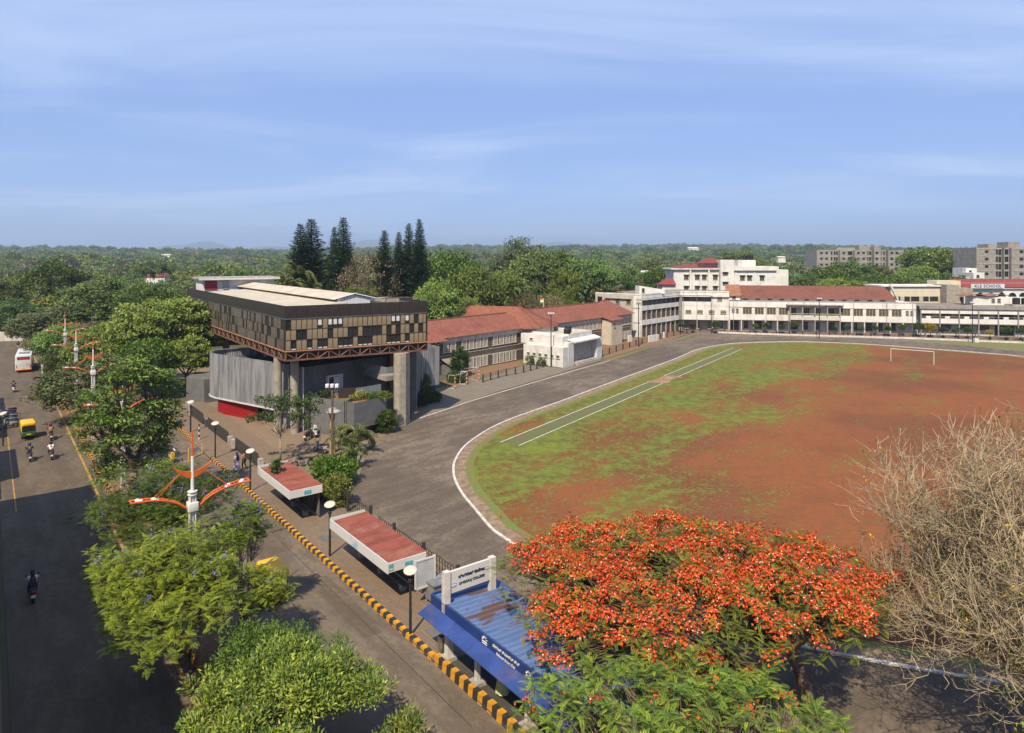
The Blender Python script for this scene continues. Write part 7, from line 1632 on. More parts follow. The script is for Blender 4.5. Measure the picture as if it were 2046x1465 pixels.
def tplace(kind, px, ytop, Y, rpx, label, group=None, rz=None, ground=0.0):
    """stand a tree at depth Y under picture column px, with its top and spread as seen"""
    proto, H, cz, R3 = T[kind]; top = cz + R3[2] * (1.05 if kind != 'rain' else .85)
    z = AT(px, ytop, Y).z; sz = z / top; sr = rpx * Y / FPX / R3[0]
    return place(proto, (AT(px, ytop, Y).x, Y, 0), rz if rz is not None else (px * 37 % 628) / 100., (sr, sr, sz), label, group)
# conifers in tiers, with up-curved boughs
def conifer(seed):
    rs = np.random.default_rng(seed); root = thing('conifer_tree', '', 'conifer'); H = 10.
    mb = MB(); mb.tube([(0, 0, 0), (0, 0, H * .5), (0, 0, H)], [.16, .1, .015], 7); mb.build('trunk', MATS['bark'], root, local=True)
    C, D, L = [], [], []
    z = 1.2
    while z < H - .1:
        f = 1 - z / H; R_ = (1.9 * f ** .74) * rs.uniform(.55, 1.28) + .06; nb = 8
        a0 = rs.uniform(0, 6.28)
        for k in range(nb):
            a = a0 + k * 6.283 / nb + rs.normal(0, .15); r = R_ * rs.uniform(.72, 1.08); m = int(8 + 26 * r)
            for j in range(m):
                u = (j + rs.random()) / m; x = r * u; zz = z + .30 * r * u * u - .12 * r * u
                C.append((x * math.cos(a) + rs.normal(0, .04), x * math.sin(a) + rs.normal(0, .04), zz + rs.normal(0, .04))); an = a + rs.choice([-1, 1]) * rs.uniform(.2, 1.0); D.append((math.cos(an), math.sin(an), rs.uniform(-.1, .65))); L.append(.27 * (.7 + .6 * rs.random()) * (.45 + .55 * min(1, f * 3)))
        z += .15 + .08 * f
    C, D, L = np.array(C), np.array(D), np.array(L); N_ = unit(rs.normal(0, .5, C.shape) + np.array([0, 0, 1]))
    put('crown', leaves_mesh('crown', C, D, N_, L, L * .30, colours(rs, len(C), [(.030, .056, .022), (.042, .072, .028), (.024, .046, .020)], .2)), root, local=True); return root
cons = [conifer(31), conifer(32)]
for i, (px, yt, Y, rpx, lab) in enumerate(((600, 447, 150, 27, 'dark conifer just left of its taller twin behind the museum'), (622, 437, 156, 33, 'tall dark conifer, right hand of the leftmost pair behind the museum'), (668, 453, 152, 17, 'narrow conifer close left of the middle tall one'), (686, 434, 148, 27, 'middle tall conifer standing apart behind the museum'),
                                    (768, 460, 142, 22, 'conifer beside the brownish tree, left of the right hand group'), (797, 463, 150, 18, 'thin pale conifer in the right hand group'), (817, 446, 152, 19, 'conifer left of the tallest in the right hand group'), (838, 437, 150, 20, 'tallest conifer at the right end of the group'))):
    p = AT(px, yt, Y); place(cons[i % 2], (p.x, Y, 0), i * 1.3, (rpx * Y / FPX / .92, rpx * Y / FPX / .92, p.z / 10.), lab, 'conifers behind the museum')
# palms
def palm(seed, trunk_h, nf, fl, droop, fan=False, name='palm_tree', pal=None, width=.05, tr=.13):
    rs = np.random.default_rng(seed); root = thing(name, '', 'palm'); mb = MB(); mb.tube([(0, 0, 0), (.05, 0, trunk_h * .5), (0, 0, trunk_h)], [tr * 1.2, tr, tr * .85], 8); mb.build('trunk', MATS['bark_pale'], root, local=True)
    C, D, N_, L, Wd = [], [], [], [], []; rb = MB()
    for k in range(nf):
        a = 2.4 * k + rs.normal(0, .1); el = rs.uniform(-.1, 1.25); ln = fl * rs.uniform(.8, 1.1); pts = []
        for j in range(11):
            u = j / 10; ang = el - droop * u ** 1.4; pts.append((u, ang))
        p = np.array([0, 0, trunk_h]); prev = p.copy(); line = [tuple(p)]
        for j in range(1, 11):
            ang = pts[j][1]; p = p + np.array([math.cos(a) * math.cos(ang), math.sin(a) * math.cos(ang), math.sin(ang)]) * ln / 10; line.append(tuple(p))
        rb.tube(line, [.03] * 5 + [.02] * 3 + [.01] * 3, 4, cap=False); side = np.array([-math.sin(a), math.cos(a), 0])
        for j in range(1, 10 * 3):
            i0 = min(9, j // 3); f = (j % 3) / 3; q = np.array(line[i0]) * (1 - f) + np.array(line[i0 + 1]) * f; t = np.array(line[i0 + 1]) - np.array(line[i0]); u = j / 30
            for s in (-1, 1):
                C.append(q); D.append(side * s + t / np.linalg.norm(t) * .7 + np.array([0, 0, -.25 + rs.normal(0, .12)])); N_.append(np.array([0, 0, 1]) + side * s * .3); L.append(fl * .30 * (1 - abs(u - .42) * .95) * rs.uniform(.85, 1.1)); Wd.append(width)
    rb.build('frond_ribs', MATS['bark_pale'], root, local=True)
    pal = pal or [(.075, .115, .02), (.10, .145, .026), (.055, .09, .02), (.14, .16, .03)]
    put('fronds', leaves_mesh('fronds', np.array(C), np.array(D), np.array(N_), L, Wd, colours(rs, len(C), pal, .18)), root, local=True); return root
pk = palm(41, 7.0, 22, 3.0, 1.5, width=.12); PPL = [(655, 'palm', 0)]
for i, (px, yt, Y, sc, lab) in enumerate(((548, 548, 132, .95, 'leftmost fan of palm fronds showing over the museum roof'), (580, 540, 128, 1.0, 'palm over the museum roof, second from the left'), (600, 520, 142, 1.1, 'tallest yellowish palm over the museum roof'), (618, 556, 124, .85, 'palm over the museum roof nearest the ridge'), (562, 552, 126, .9, 'low palm between the two leftmost over the museum roof'),
                                      (1018, 556, 168, .95, 'left palm behind the stone building'), (1072, 560, 175, 1.0, 'right palm behind the stone building near the flag'), (278, 527, 300, 1.15, 'left of the three far coconut palms beyond the road trees'), (300, 530, 295, 1.05, 'middle of the three far coconut palms beyond the road trees'), (330, 524, 305, 1.15, 'right of the three far coconut palms beyond the road trees'))):
    p = AT(px, yt, Y); place(pk, (p.x, Y, 0), i * .9, (sc * 1.25, sc * 1.25, p.z / 8.6), lab, 'palms')
# ------------------------------------------------------------------ trees along the road and behind the buildings
RT = 'trees beside the left road'; BT = 'trees behind the stone building'; ST_ = 'trees behind the school'; MT = 'trees behind the museum'
for a in [('light', 322, 594, 103, 98, 'big light green spreading tree left of the museum', RT), ('light', 372, 668, 99, 46, 'lower light green tree by the museum porch', RT), ('round', 300, 672, 96, 56, 'fresh green tree under the big spreading one', RT), ('light', 245, 640, 118, 62, 'smaller light green tree just left of the big spreading one', RT),
          ('dense', 112, 524, 190, 62, 'tall dark round tree standing above the left road', RT), ('olive', 30, 560, 178, 60, 'olive tree at the left edge above the coach', RT), ('dense', 205, 556, 158, 78, 'dark tree between the tall round one and the light green one', RT),
          ('olive', 120, 612, 150, 60, 'olive tree below the tall dark round one', RT), ('olive', 68, 626, 143, 52, 'olive roadside tree right above the coach', RT), ('dense', 20, 600, 165, 48, 'dark tree at the far left edge over the road end', RT), ('dry', 175, 640, 132, 42, 'greyish dry tree behind the third double arm lamp', RT),
          ('olive', 150, 662, 118, 50, 'dusty median tree near the third lamp', RT), ('olive', 105, 660, 124, 42, 'dusty median tree right of the coach', RT), ('round', 188, 662, 100, 46, 'green tree behind the second lamp, at the lane edge', RT), ('olive', 218, 706, 88, 46, 'olive tree between the second lamp and the slender tree', RT), ('round', 122, 648, 116, 46, 'green roadside tree behind the third lamp', RT), ('olive', 130, 690, 100, 40, 'dusty median tree below the third lamp', RT), ('dense', 300, 570, 150, 60, 'dark tree behind the big light green one', RT),
          ('olive', 395, 560, 165, 55, 'olive tree behind the white rooftop room of the museum', MT), ('round', 470, 540, 190, 60, 'round tree far behind the museum roof', MT), ('olive', 525, 545, 180, 46, 'olive tree left of the palms behind the museum', MT),
          ('dry', 735, 498, 142, 62, 'broad brownish half bare tree between the conifers', MT), ('olive', 660, 545, 165, 48, 'olive tree between the two left conifer groups', MT), ('light', 720, 570, 128, 42, 'light green bush tree behind the museum roof edge', MT),
          ('round', 868, 560, 140, 46, 'green tree right behind the brown museum corner', BT), ('dense', 905, 592, 141, 38, 'dark bushy tree low at the stone roof', BT), ('round', 905, 498, 168, 58, 'tall fresh green tree over the stone roof, left', BT), ('round', 955, 530, 158, 52, 'fresh green tree over the stone roof, second from left', BT), ('light', 930, 592, 146, 36, 'yellow green low tree leaning over the stone roof', BT),
          ('gum', 1036, 476, 205, 58, 'tall greyish tree crowning the wood over the stone roof', BT), ('rain', 1090, 508, 190, 70, 'dark flat topped tree over the stone roof', BT), ('round', 1000, 540, 172, 48, 'green tree below the tall greyish one', BT), ('light', 1128, 535, 182, 32, 'light green tree by the dark spreading tree', BT), ('dry', 1045, 578, 168, 38, 'brownish tree behind the pavilion roof', BT), ('dry', 1100, 584, 172, 30, 'brownish bush tree behind the stone roof near the flag', BT), ('light', 1130, 596, 178, 26, 'light green shrub tree at the stone roof ridge', BT),
          ('rain', 1170, 522, 188, 64, 'dark spreading tree left of the white corner block', BT), ('rain', 1215, 545, 210, 50, 'dark spreading tree right behind the white corner block', BT), ('olive', 960, 604, 152, 30, 'olive shrub tree at the middle of the stone roof', BT),
          ('dense', 1255, 535, 265, 46, 'dark round tree behind the dish aerial', ST_), ('round', 1318, 530, 250, 34, 'round green tree left of the hostel', ST_), ('dry', 1268, 556, 225, 28, 'brown bush tree behind the corner block roof', ST_), ('olive', 1290, 520, 290, 36, 'olive tree far behind the corner block', ST_),
          ('rain', 1475, 506, 330, 46, 'flat dark tree rising behind the hostel', ST_), ('dense', 1612, 546, 232, 32, 'dark tree at the right end of the hostel', ST_), ('round', 1655, 530, 245, 40, 'green tree right of the hostel', ST_), ('dense', 1700, 520, 262, 44, 'dark green tree below the grey concrete block', ST_), ('round', 1742, 545, 240, 40, 'green tree before the middle of the grey concrete block', ST_),
          ('light', 1660, 555, 226, 36, 'light green tree over the tiled school roof', ST_), ('olive', 1755, 530, 280, 30, 'olive tree before the right end of the grey concrete block', ST_), ('light', 1720, 560, 224, 34, 'light green tree over the right end of the tiled roof', ST_), ('round', 1795, 545, 236, 36, 'green tree right of the grey concrete block', ST_), ('dense', 1770, 562, 224, 30, 'dark tree over the school gable', ST_),
          ('round', 1872, 492, 330, 60, 'tall bright green tree between the two concrete blocks', ST_), ('light', 1830, 530, 250, 40, 'light green tree below the tall bright one', ST_), ('dense', 1895, 548, 232, 40, 'dark tree behind the cream wing', ST_), ('dense', 1850, 560, 222, 34, 'dark tree left of the cream tower', ST_), ('round', 1970, 556, 225, 26, 'small green tree below the grey tower', ST_), ('round', 2036, 555, 228, 26, 'small green tree at the right edge below the grey tower', ST_)]:
    tplace(*a)
# the median
MTR = 'trees on the median'
tplace('slim', 268, 686, 53.0, 74, 'slender tall tree on the median in front of the museum', MTR)
for a in [('olive', 160, 728, 82, 76, 'dusty green tree leaning over the road beside the second lamp', MTR), ('slim', 215, 765, 64, 58, 'low slim tree on the median below the second lamp', MTR), ('slim', 335, 905, 51, 36, 'bushy tree hiding the right lane by the slender tree', MTR)]: tplace(*a)
# ------------------------------------------------------------------ near trees, leaf by leaf
def pinnate(rs, P, D, ln, nlf, lw, droop=.6, up=None, fat=1.0):
    """feather leaves: rachis from P along D, paired leaflets; returns leaflet arrays"""
    n = len(P); D = unit(D); Z = np.tile([0, 0, 1.], (n, 1)); S = unit(np.cross(D, Z)); ln = np.asarray(ln).reshape(-1, 1)
    Cs, Ds, Ns, Ls, Id = [], [], [], [], []
    for j in range(nlf):
        u = (j + .7) / nlf; q = P + D * ln * u - Z * ln * droop * u * u * .6; t = unit(D - Z * droop * 1.2 * u); prof = math.sin(math.pi * min(1, .18 + .82 * u) ** .8) if u < .98 else .5
        for s in (-1, 1):
            Cs.append(q); Ds.append(unit(S * s + t * .55 - Z * .12)); Ns.append(unit(np.cross(S, t) + S * s * .15)); Ls.append((lw * prof * fat * ln / ln.mean()).reshape(-1)); Id.append(np.arange(n))
    return np.concatenate(Cs), np.concatenate(Ds), np.concatenate(Ns), np.concatenate(Ls), np.concatenate(Id)
# gulmohar: flat flowering crown
def gulmohar(name, label, seed, base, fork, tips_fn, ntip, flower_fn, fronds_per, trunk_r, leafpal, nl):
    rs = np.random.default_rng(seed); root = thing(name, label, 'tree', tuple(base)); b = np.array(base)
    tips = tips_fn(rs, ntip)                                     # world space
    mb = MB(); limbs(rs, tips - b, Vector(fork) - Vector(base), trunk_r, nl, mb, n=9, twig=.016, bend=.5); mb.build('trunk', MATS['bark_red'], root, local=True, smooth=True)
    k = np.repeat(np.arange(len(tips)), fronds_per); a = rs.uniform(0, 6.283, len(k)); el = rs.uniform(-.25, .75, len(k))
    D = np.stack([np.cos(a) * np.cos(el), np.sin(a) * np.cos(el), np.sin(el)], 1); P = tips[k] - b + rs.normal(0, .10, (len(k), 3)) + np.array([0, 0, .04]); L = rs.uniform(.28, .50, len(k))
    C, Dl, Nl, Ll, Id = pinnate(rs, P, D, L * 1.15, 12, .088, .6)
    col = colours(rs, len(k), leafpal, .18)[Id] * rs.uniform(.85, 1.15, (len(Id), 1))
    put('leaves', leaves_mesh('leaves', C, Dl, Nl, Ll, np.full(len(C), .032) * rs.uniform(.8, 1.2, len(C)), col), root, local=True)
    fl = flower_fn(rs, tips)                                     # tips that flower and how many blossoms each
    C, D, N_, L, Wd, co = [], [], [], [], [], []
    for i, m in fl:
        c = tips[i] - b + np.array([0, 0, .10]); sp = np.array([.19, .19, .08]); bl = c + rs.normal(size=(m, 3)) * sp
        hue = rs.choice(3, p=[.70, .22, .08])
        for q in bl:
            up = unit(q - c + np.array([0, 0, .25]) + rs.normal(0, .12, 3)); a0 = rs.uniform(0, 6.28); e1 = unit(np.cross(up, [.3, .2, .9])); e2 = np.cross(up, e1)
            for j in range(4):
                an = a0 + j * 1.571; d = e1 * math.cos(an) + e2 * math.sin(an) + up * .35; C.append(q); D.append(d); N_.append(up); L.append(rs.uniform(.045, .085)); Wd.append(.054)
                w = (j == 0 and rs.random() < .16); co.append((.70, .62, .52) if w else np.array([(.63, .055, .020), (.66, .10, .020), (.47, .028, .016)][hue]) * rs.uniform(.7, 1.1))
    put('blossoms', leaves_mesh('blossoms', np.array(C), np.array(D), np.array(N_), L, Wd, np.array(co), 'petals'), root, local=True)
    return root
GL = [(.110, .160, .022), (.15, .205, .024), (.205, .26, .028), (.078, .125, .028)]
def top_tips(rs, n):
    out = []
    # the flowering deck: an uneven flat ellipse in world space
    while len(out) < n:
        a = rs.uniform(0, 6.283); r = rs.random() ** .52; lob = 1 + .13 * math.sin(3 * a + 1.1) + .09 * math.sin(7 * a + .4) + .06 * math.sin(13 * a)
        x = 7.95 + 8.6 * r * lob * math.cos(a); y = 31.0 + 6.6 * r * lob * math.sin(a); e = ((x - 7.95) / 8.8) ** 2 + ((y - 31) / 6.6) ** 2
        z = 6.35 - 1.15 * e + .30 * math.sin(x * 1.25 + y * .8) + .22 * math.sin(x * 2.4 - y * 1.9) + rs.normal(0, .13)
        if rs.random() < .20: z -= rs.uniform(.5, 1.3)
        out.append((x, y, z))
    return np.array(out)
def top_flowers(rs, tips):
    res = []
    for i, (x, y, z) in enumerate(tips):
        e = ((x - 7.95) / 8.8) ** 2 + ((y - 31) / 6.6) ** 2; base = 6.35 - 1.15 * e + .30 * math.sin(x * 1.25 + y * .8) + .22 * math.sin(x * 2.4 - y * 1.9)
        if z < base - .4: continue
        pr = .80 - .50 * max(0, (1.5 - x) / 4) - .45 * max(0, (27.2 - y) / 2.2)
        pr *= .12 + 1.25 * min(1, max(0, .62 + .9 * math.sin(x * 1.15 + 2 + .8 * math.sin(y * .9)) * math.sin(y * 1.5 + .7 + .6 * math.sin(x * .7)) + .35 * math.sin(x * 2.9 + y * 2.3)))
        if rs.random() < pr: res.append((i, int(rs.integers(24, 50))))
    return res
gulmohar('flame_tree', 'flat crowned flame tree covered in red blossom in the right foreground', 51, (12.9, 29.5, 0), (12.3, 30.2, 2.7), top_tips, 2500, top_flowers, 4, .30, GL, 15)
def low_tips(rs, n):
    out = []
    while len(out) < n:
        a = rs.uniform(0, 6.283); r = rs.random() ** .5; x = 5.4 + 5.4 * r * math.cos(a); y = 22.4 + 3.9 * r * math.sin(a); e = ((x - 5.4) / 5.4) ** 2 + ((y - 22.4) / 3.9) ** 2
        z = 5.5 - 1.1 * e + .4 * math.sin(x * 1.6 + 1) * math.sin(y * 1.9) + rs.normal(0, .16) - (rs.uniform(.4, 1.6) if rs.random() < .3 else 0)
        if z > 3.25: out.append((x, y, z))
    return np.array(out)
gulmohar('flame_tree', 'leafy green flame tree with few red blooms leaning over the blue shelter', 52, (7.4, 20.3, 0), (7.0, 20.9, 2.3), low_tips, 520, lambda rs, t: [(i, int(rs.integers(10, 20))) for i in range(len(t)) if rs.random() < .055], 9, .24, GL, 12)

# bare tree: pale crooked twigs
def bare_tree():
    rs = np.random.default_rng(61); base = Vector((22.2, 28.2, 0)); root = thing('bare_tree', 'large nearly leafless tree of pale twisting twigs at the right edge', 'tree', tuple(base)); mb = MB(); tw = MB(); C = []
    def grow(p, d, ln, r, depth):
        n = 3 if depth < 4 else 2; pts, rr = [p], [r]; q = p.copy(); dd = d.copy()
        for k in range(n):
            dd = (dd + Vector(rs.normal(0, .23 if depth < 4 else .34, 3)) + Vector((0, 0, .09 if depth < 3 else .16))).normalized(); q = q + dd * ln / n; pts.append(q); rr.append(r * (1 - .38 * (k + 1) / n))
        (mb if depth < 3 else tw).tube(pts, rr, 6 if depth < 2 else (5 if depth == 2 else 3), cap=False)
        if depth >= 6: 
            C.append(pts[-1]); return
        nb = 4 if depth in (1, 2, 3, 4) else 3
        for k in range(nb):
            o = pts[-1] if k < 2 else pts[int(rs.integers(1, n))]; ax = Vector(rs.normal(0, 1, 3)); sp = (.62, .72, .78, .82, .85, .9, .9)[depth]
            nd = (dd + ax.normalized() * sp).normalized()
            if nd.z < -.25: nd.z *= .3
            grow(o, nd, ln * rs.uniform(.62, .82), max(.0145, rr[-1] * (.80 if k == 0 else .62)), depth + 1)
    for (dx, dy, dz, l0) in ((-.75, .35, .75, 3.5), (-.35, .9, .95, 3.9), (.3, .5, 1.2, 4.4), (-.9, -.05, .5, 3.2), (-.15, .2, 1.5, 4.6), (-.95, .35, .12, 3.1), (-.7, -.45, .2, 3.0), (-.2, -.5, .7, 3.4), (-.4, .3, 1.2, 4.2), (.5, -.2, 1.1, 4.0), (-.6, .7, .5, 3.3), (-.5, .1, .9, 3.9), (-.1, .6, 1.3, 4.3)):
        grow(base + Vector((0, 0, 2.2)), Vector((dx, dy, dz)).normalized(), l0, .23, 1)
    mb.tube([base, base + Vector((-.1, .1, 1.2)), base + Vector((0, 0, 2.4))], [.42, .36, .32], 10)
    o1 = mb.build('trunk', MATS['bark_pale'], root, smooth=True); o2 = tag(tw.build('twigs', M('twig_pale', (.32, .25, .15), .85, .25, 2.), root), kind='stuff')
    P = np.array([tuple(c) for c in C]); sel = rs.choice(len(P), min(len(P), 700), replace=False); low = np.where((P[:, 2] < 6.2) & (P[:, 0] > 17.5))[0]; sel = np.concatenate([sel, np.repeat(rs.choice(low, min(len(low), 260), replace=False), 3)]); P = P[sel] - np.array(base); k = np.repeat(np.arange(len(P)), 3); cen = rs.random(len(P)) ; 
    q = P[k] + rs.normal(0, .14, (len(k), 3)); col = colours(rs, len(k), [(.10, .14, .02), (.16, .19, .025), (.50, .32, .02), (.07, .11, .02), (.13, .12, .05)], .2, rs.integers(0, 5, len(P))[k])
    put('leaves', leaves_mesh('leaves', q, rs.normal(size=q.shape) - np.array([0, 0, .5]), rs.normal(size=q.shape) + np.array([0, 0, 1]), rs.uniform(.12, .26, len(q)), rs.uniform(.06, .11, len(q)), col), root, local=True)
    return root
bare_tree()
def sprays(rs, n, R3, k=14, rk=1.0):
    """an uneven crown: several separate sub-crowns with gaps between, some shooting up or out"""
    R3 = np.array(R3); c = unit(rs.normal(size=(k, 3))); c[:, 2] = np.abs(c[:, 2]) * 1.1 - .35; c *= rs.uniform(.35, .88, (k, 1)); r = rs.uniform(.24, .46, k) * rk
    j = rs.choice(k, n, p=r ** 2 / (r ** 2).sum()); d = unit(rs.normal(size=(n, 3))); d[:, 2] = np.abs(d[:, 2]) * 1.0 - .25
    return (c[j] + d * (r[j] * rs.uniform(.55, 1.12, n))[:, None]) * R3
# jacaranda on the median, feathery with lilac sprays
def jacaranda(label, seed, base, fork, cen, R3, ntip, fr, flowers, pal, tr=.2, shape='round'):
    rs = np.random.default_rng(seed); root = thing('jacaranda_tree', label, 'tree', tuple(base)); b = np.array(base)
    tips = sprays(rs, ntip, R3, 30) + np.array(cen); tips = tips[(tips[:, 2] > 1.2) & (tips[:, 0] * NX + tips[:, 1] * NY > 3.9)]
    mb = MB(); limbs(rs, tips - b, Vector(fork) - Vector(base), tr, 12, mb, n=8, twig=.014, bend=.35); mb.build('trunk', MATS['bark_pale'], root, local=True, smooth=True)
    k = np.repeat(np.arange(len(tips)), fr); a = rs.uniform(0, 6.283, len(k)); el = rs.uniform(-.3, .9, len(k)); D = np.stack([np.cos(a) * np.cos(el), np.sin(a) * np.cos(el), np.sin(el)], 1)
    P = tips[k] - b + rs.normal(0, .12, (len(k), 3)); L = rs.uniform(.28, .50, len(k)); C, Dl, Nl, Ll, Id = pinnate(rs, P, D, L * 1.05, 9, .105, .45)
    tc = rs.integers(0, len(pal), len(tips)); col = colours(rs, len(k), pal, .16, np.where(rs.random(len(k)) < .6, tc[k], rs.integers(0, len(pal), len(k))))[Id]
    put('leaves', leaves_mesh('leaves', C, Dl, Nl, Ll, np.full(len(C), .034) * rs.uniform(.8, 1.2, len(C)), col), root, local=True)
    if flowers:
        sel = [i for i in range(len(tips)) if tips[i, 2] > np.median(tips[:, 2])]; sel = rs.choice(sel, min(flowers, len(sel)), replace=False); P = np.repeat(tips[sel] - b + np.array([0, 0, .3]), 16, 0) + rs.normal(0, 1, (16 * len(sel), 3)) * np.array([.10, .10, .13])
        put('blossoms', leaves_mesh('blossoms', P, rs.normal(size=P.shape), rs.normal(size=P.shape), np.full(len(P), .10), np.full(len(P), .065), colours(rs, len(P), [(.22, .18, .52), (.30, .25, .60), (.18, .14, .42)], .12), 'petals'), root, local=True)
    return root
JP = [(.15, .21, .02), (.195, .25, .022), (.12, .17, .02), (.24, .285, .026)]
jacaranda('feathery jacaranda with lilac blossom spreading over both lanes, front of the median', 71, (-15.2, 33.0, .2), (-15.2, 33.2, 2.0), (-16.3, 32.6, 4.0), (5.6, 4.6, 3.2), 1050, 11, 34, JP, .17)
jacaranda('taller jacaranda shoot with lilac sprays behind the nearest lamp', 72, (-14.4, 36.4, .2), (-14.4, 36.4, 2.2), (-14.3, 36.5, 5.2), (1.5, 1.3, 2.6), 110, 10, 16, JP, .09)
jacaranda('jacaranda with scattered lilac blossom beyond the nearest lamp', 73, (-22.6, 43.4, .2), (-22.6, 43.4, 1.8), (-22.4, 43.6, 3.8), (5.4, 5.2, 3.4), 820, 10, 24, [(.080, .130, .018), (.105, .155, .020), (.066, .108, .018)], .15)
jacaranda('low jacaranda bough with a little lilac in front of the yellow rickshaw', 74, (-14.3, 34.3, .2), (-13.8, 34.5, 1.5), (-12.5, 34.7, 2.9), (1.9, 1.3, 1.2), 120, 10, 7, JP, .08)
# young leafy tree in the very front
def leafy(label, seed, base, fork, cen, R3, ntip, per, pal, leaf, tr=.15, name='median_tree', shape='round', crad=.42):
    rs = np.random.default_rng(seed); root = thing(name, label, 'tree', tuple(base)); b = np.array(base); tips = sprays(rs, ntip, R3, 26, .78) + np.array(cen); tips = tips[tips[:, 2] > .8]
    mb = MB(); limbs(rs, tips - b, Vector(fork) - Vector(base), tr, 11, mb, n=8, twig=.014, bend=.3); mb.build('trunk', MATS['bark_pale'], root, local=True, smooth=True)
    P, c, o = clumps(rs, tips, per, crad, .8); D = unit(o * 1.2 / crad + np.array([0, 0, .55]) + rs.normal(0, .45, o.shape)); tc = rs.integers(0, len(pal), len(tips)); sel = np.where(rs.random(len(c)) < .6, tc[c], rs.integers(0, len(pal), len(c)))
    put('leaves', leaves_mesh('leaves', P - b, D, unit(o / crad * .5 + rs.normal(0, .5, o.shape) + np.array([-.2, -.5, 1.0])), leaf[0] * rs.uniform(.65, 1.3, len(c)), leaf[1] * rs.uniform(.7, 1.2, len(c)), colours(rs, len(c), pal, .18, sel)), root, local=True); return root
LP_ = [(.15, .21, .03), (.195, .255, .036), (.115, .17, .028), (.275, .315, .05), (.08, .135, .026)]
leafy('yellow green leafy tree filling the bottom of the median', 81, (-8.9, 25.8, .2), (-8.9, 26, 1.4), (-8.9, 26.2, 2.7), (4.7, 3.8, 2.9), 380, 80, LP_, (.20, .070), crad=.44)
leafy('darker shrub between the jacaranda and the front tree, on the median', 82, (-11.0, 29.6, .2), (-11, 29.6, .9), (-10.4, 29.8, 2.2), (3.3, 2.6, 2.2), 200, 60, [(.085, .135, .022), (.11, .165, .028), (.065, .108, .02)], (.18, .055))
leafy('young shoot at the bottom edge beside the kerb', 83, (-4.3, 26.0, .1), (-4.3, 26.1, .8), (-4.2, 26.2, 1.7), (.95, .8, .9), 28, 40, LP_, (.20, .065), .05)
# young tree in the museum court, open crown
leafy('open young tree with reddish stems in front of the museum columns', 84, tuple(G(560, 925)), tuple(G(560, 925) + Vector((0, 0, 2.6))), tuple(G(565, 925) + Vector((0, 0, 4.6))), (4.2, 3.0, 3.2), 62, 42, [(.060, .10, .022), (.085, .130, .028), (.045, .078, .02), (.12, .15, .04)], (.24, .14), .11, name='young_tree', crad=.40)
# plants round the court
def bush(label, px, py, rx, h, seed, pal, leaf=(.22, .10), n=70, per=40, name='shrub', Yo=0.0, z0=0.0):
    p = G(px, py, z0); rs = np.random.default_rng(seed); root = thing(name, label, 'shrub', (p.x, p.y + Yo, z0)); tips = crown_tips(rs, n, (rx, rx, h * .5), 'round', h * .52)
    mb = MB()
    for q in tips[::4]: mb.tube([(rs.normal(0, .08), rs.normal(0, .08), 0), tuple(q * .6), tuple(q)], [.03, .02, .008], 4, cap=False)
    mb.build('stems', MATS['bark'], root, local=True); P, c, o = clumps(rs, tips, per, max(.18, rx * .26), .8)
    put('leaves', leaves_mesh('leaves', P, unit(o + rs.normal(0, .12, o.shape) + np.array([0, 0, .1])), unit(o + rs.normal(0, .15, o.shape) + np.array([0, 0, .2])), leaf[0] * rs.uniform(.7, 1.3, len(c)), leaf[1] * rs.uniform(.7, 1.3, len(c)), colours(rs, len(c), pal, .2)), root, local=True); return root
bush('clipped round green bush by the museum pier', 770, 864, 1.15, 2.4, 91, [(.035, .075, .012), (.055, .105, .016), (.075, .13, .02)], (.2, .12), 110, 60)
bush('green shrub behind the lamp pole in the palm bed', 668, 968, 1.7, 2.3, 92, [(.060, .11, .014), (.095, .15, .018), (.14, .19, .02)], (.28, .13), 130, 45)
bush('yellow leaved shrub by the railing between the red shelters', 674, 1012, 1.0, 2.6, 93, [(.26, .26, .05), (.20, .22, .045), (.30, .30, .08), (.13, .16, .03)], (.2, .08), 80, 45)
bush('small shrub beside the yellow leaved one in the bed', 640, 1000, .9, 1.5, 94, [(.10, .14, .02), (.2, .2, .03), (.07, .11, .015)], (.3, .09), 40, 36)
bush('reddish low plant by the museum bed edge', 720, 880, .6, 1.2, 95, [(.10, .05, .03), (.08, .07, .03)], (.2, .1), 30, 30)
bush('dark hedge under the rear grey wing', 835, 812, 1.4, 1.6, 96, [(.03, .06, .012), (.05, .09, .016)], (.2, .1), 90, 50); bush('dark hedge right part under the rear grey wing', 858, 803, 1.4, 1.3, 97, [(.035, .07, .012), (.06, .10, .016)], (.2, .1), 90, 50)
bush('small round tree by the rear grey wing', 851, 796, .7, 3.2, 98, [(.06, .11, .014), (.10, .15, .02)], (.2, .1), 50, 40)
for i, (px, lab, pal) in enumerate(((650, 'dark ground cover in the left planter terrace', [(.04, .06, .02), (.06, .08, .03)]), (716, 'yellow flowers in the right planter terrace', [(.45, .34, .02), (.08, .13, .02), (.10, .15, .02)]), (745, 'green plants in the right planter terrace', [(.10, .16, .02), (.07, .12, .02)]), (764, 'light green plants at the right end of the planter terrace', [(.14, .20, .03), (.09, .14, .02)]))):
    bush(lab, px, 800 if px > 700 else 797, .9, .75, 100 + i, pal, (.16, .09), 36, 34, 'planter_plants', .5, 3.7)
bush('seedling growing on the far red shelter roof', 552, 945, .35, .85, 110, [(.05, .09, .02), (.07, .12, .025)], (.3, .12), 14, 22, 'seedling', 0, 2.6)
bush('climbing plant on the stone wall by the lean-to', 920, 752, 1.5, 4.6, 111, [(.04, .075, .014), (.055, .10, .018)], (.28, .16), 70, 50, 'wall_plant'); bush('low shrub at the goals by the stone wall', 912, 764, 1.5, 1.6, 112, [(.05, .09, .014), (.08, .13, .02)], (.22, .12), 60, 40)
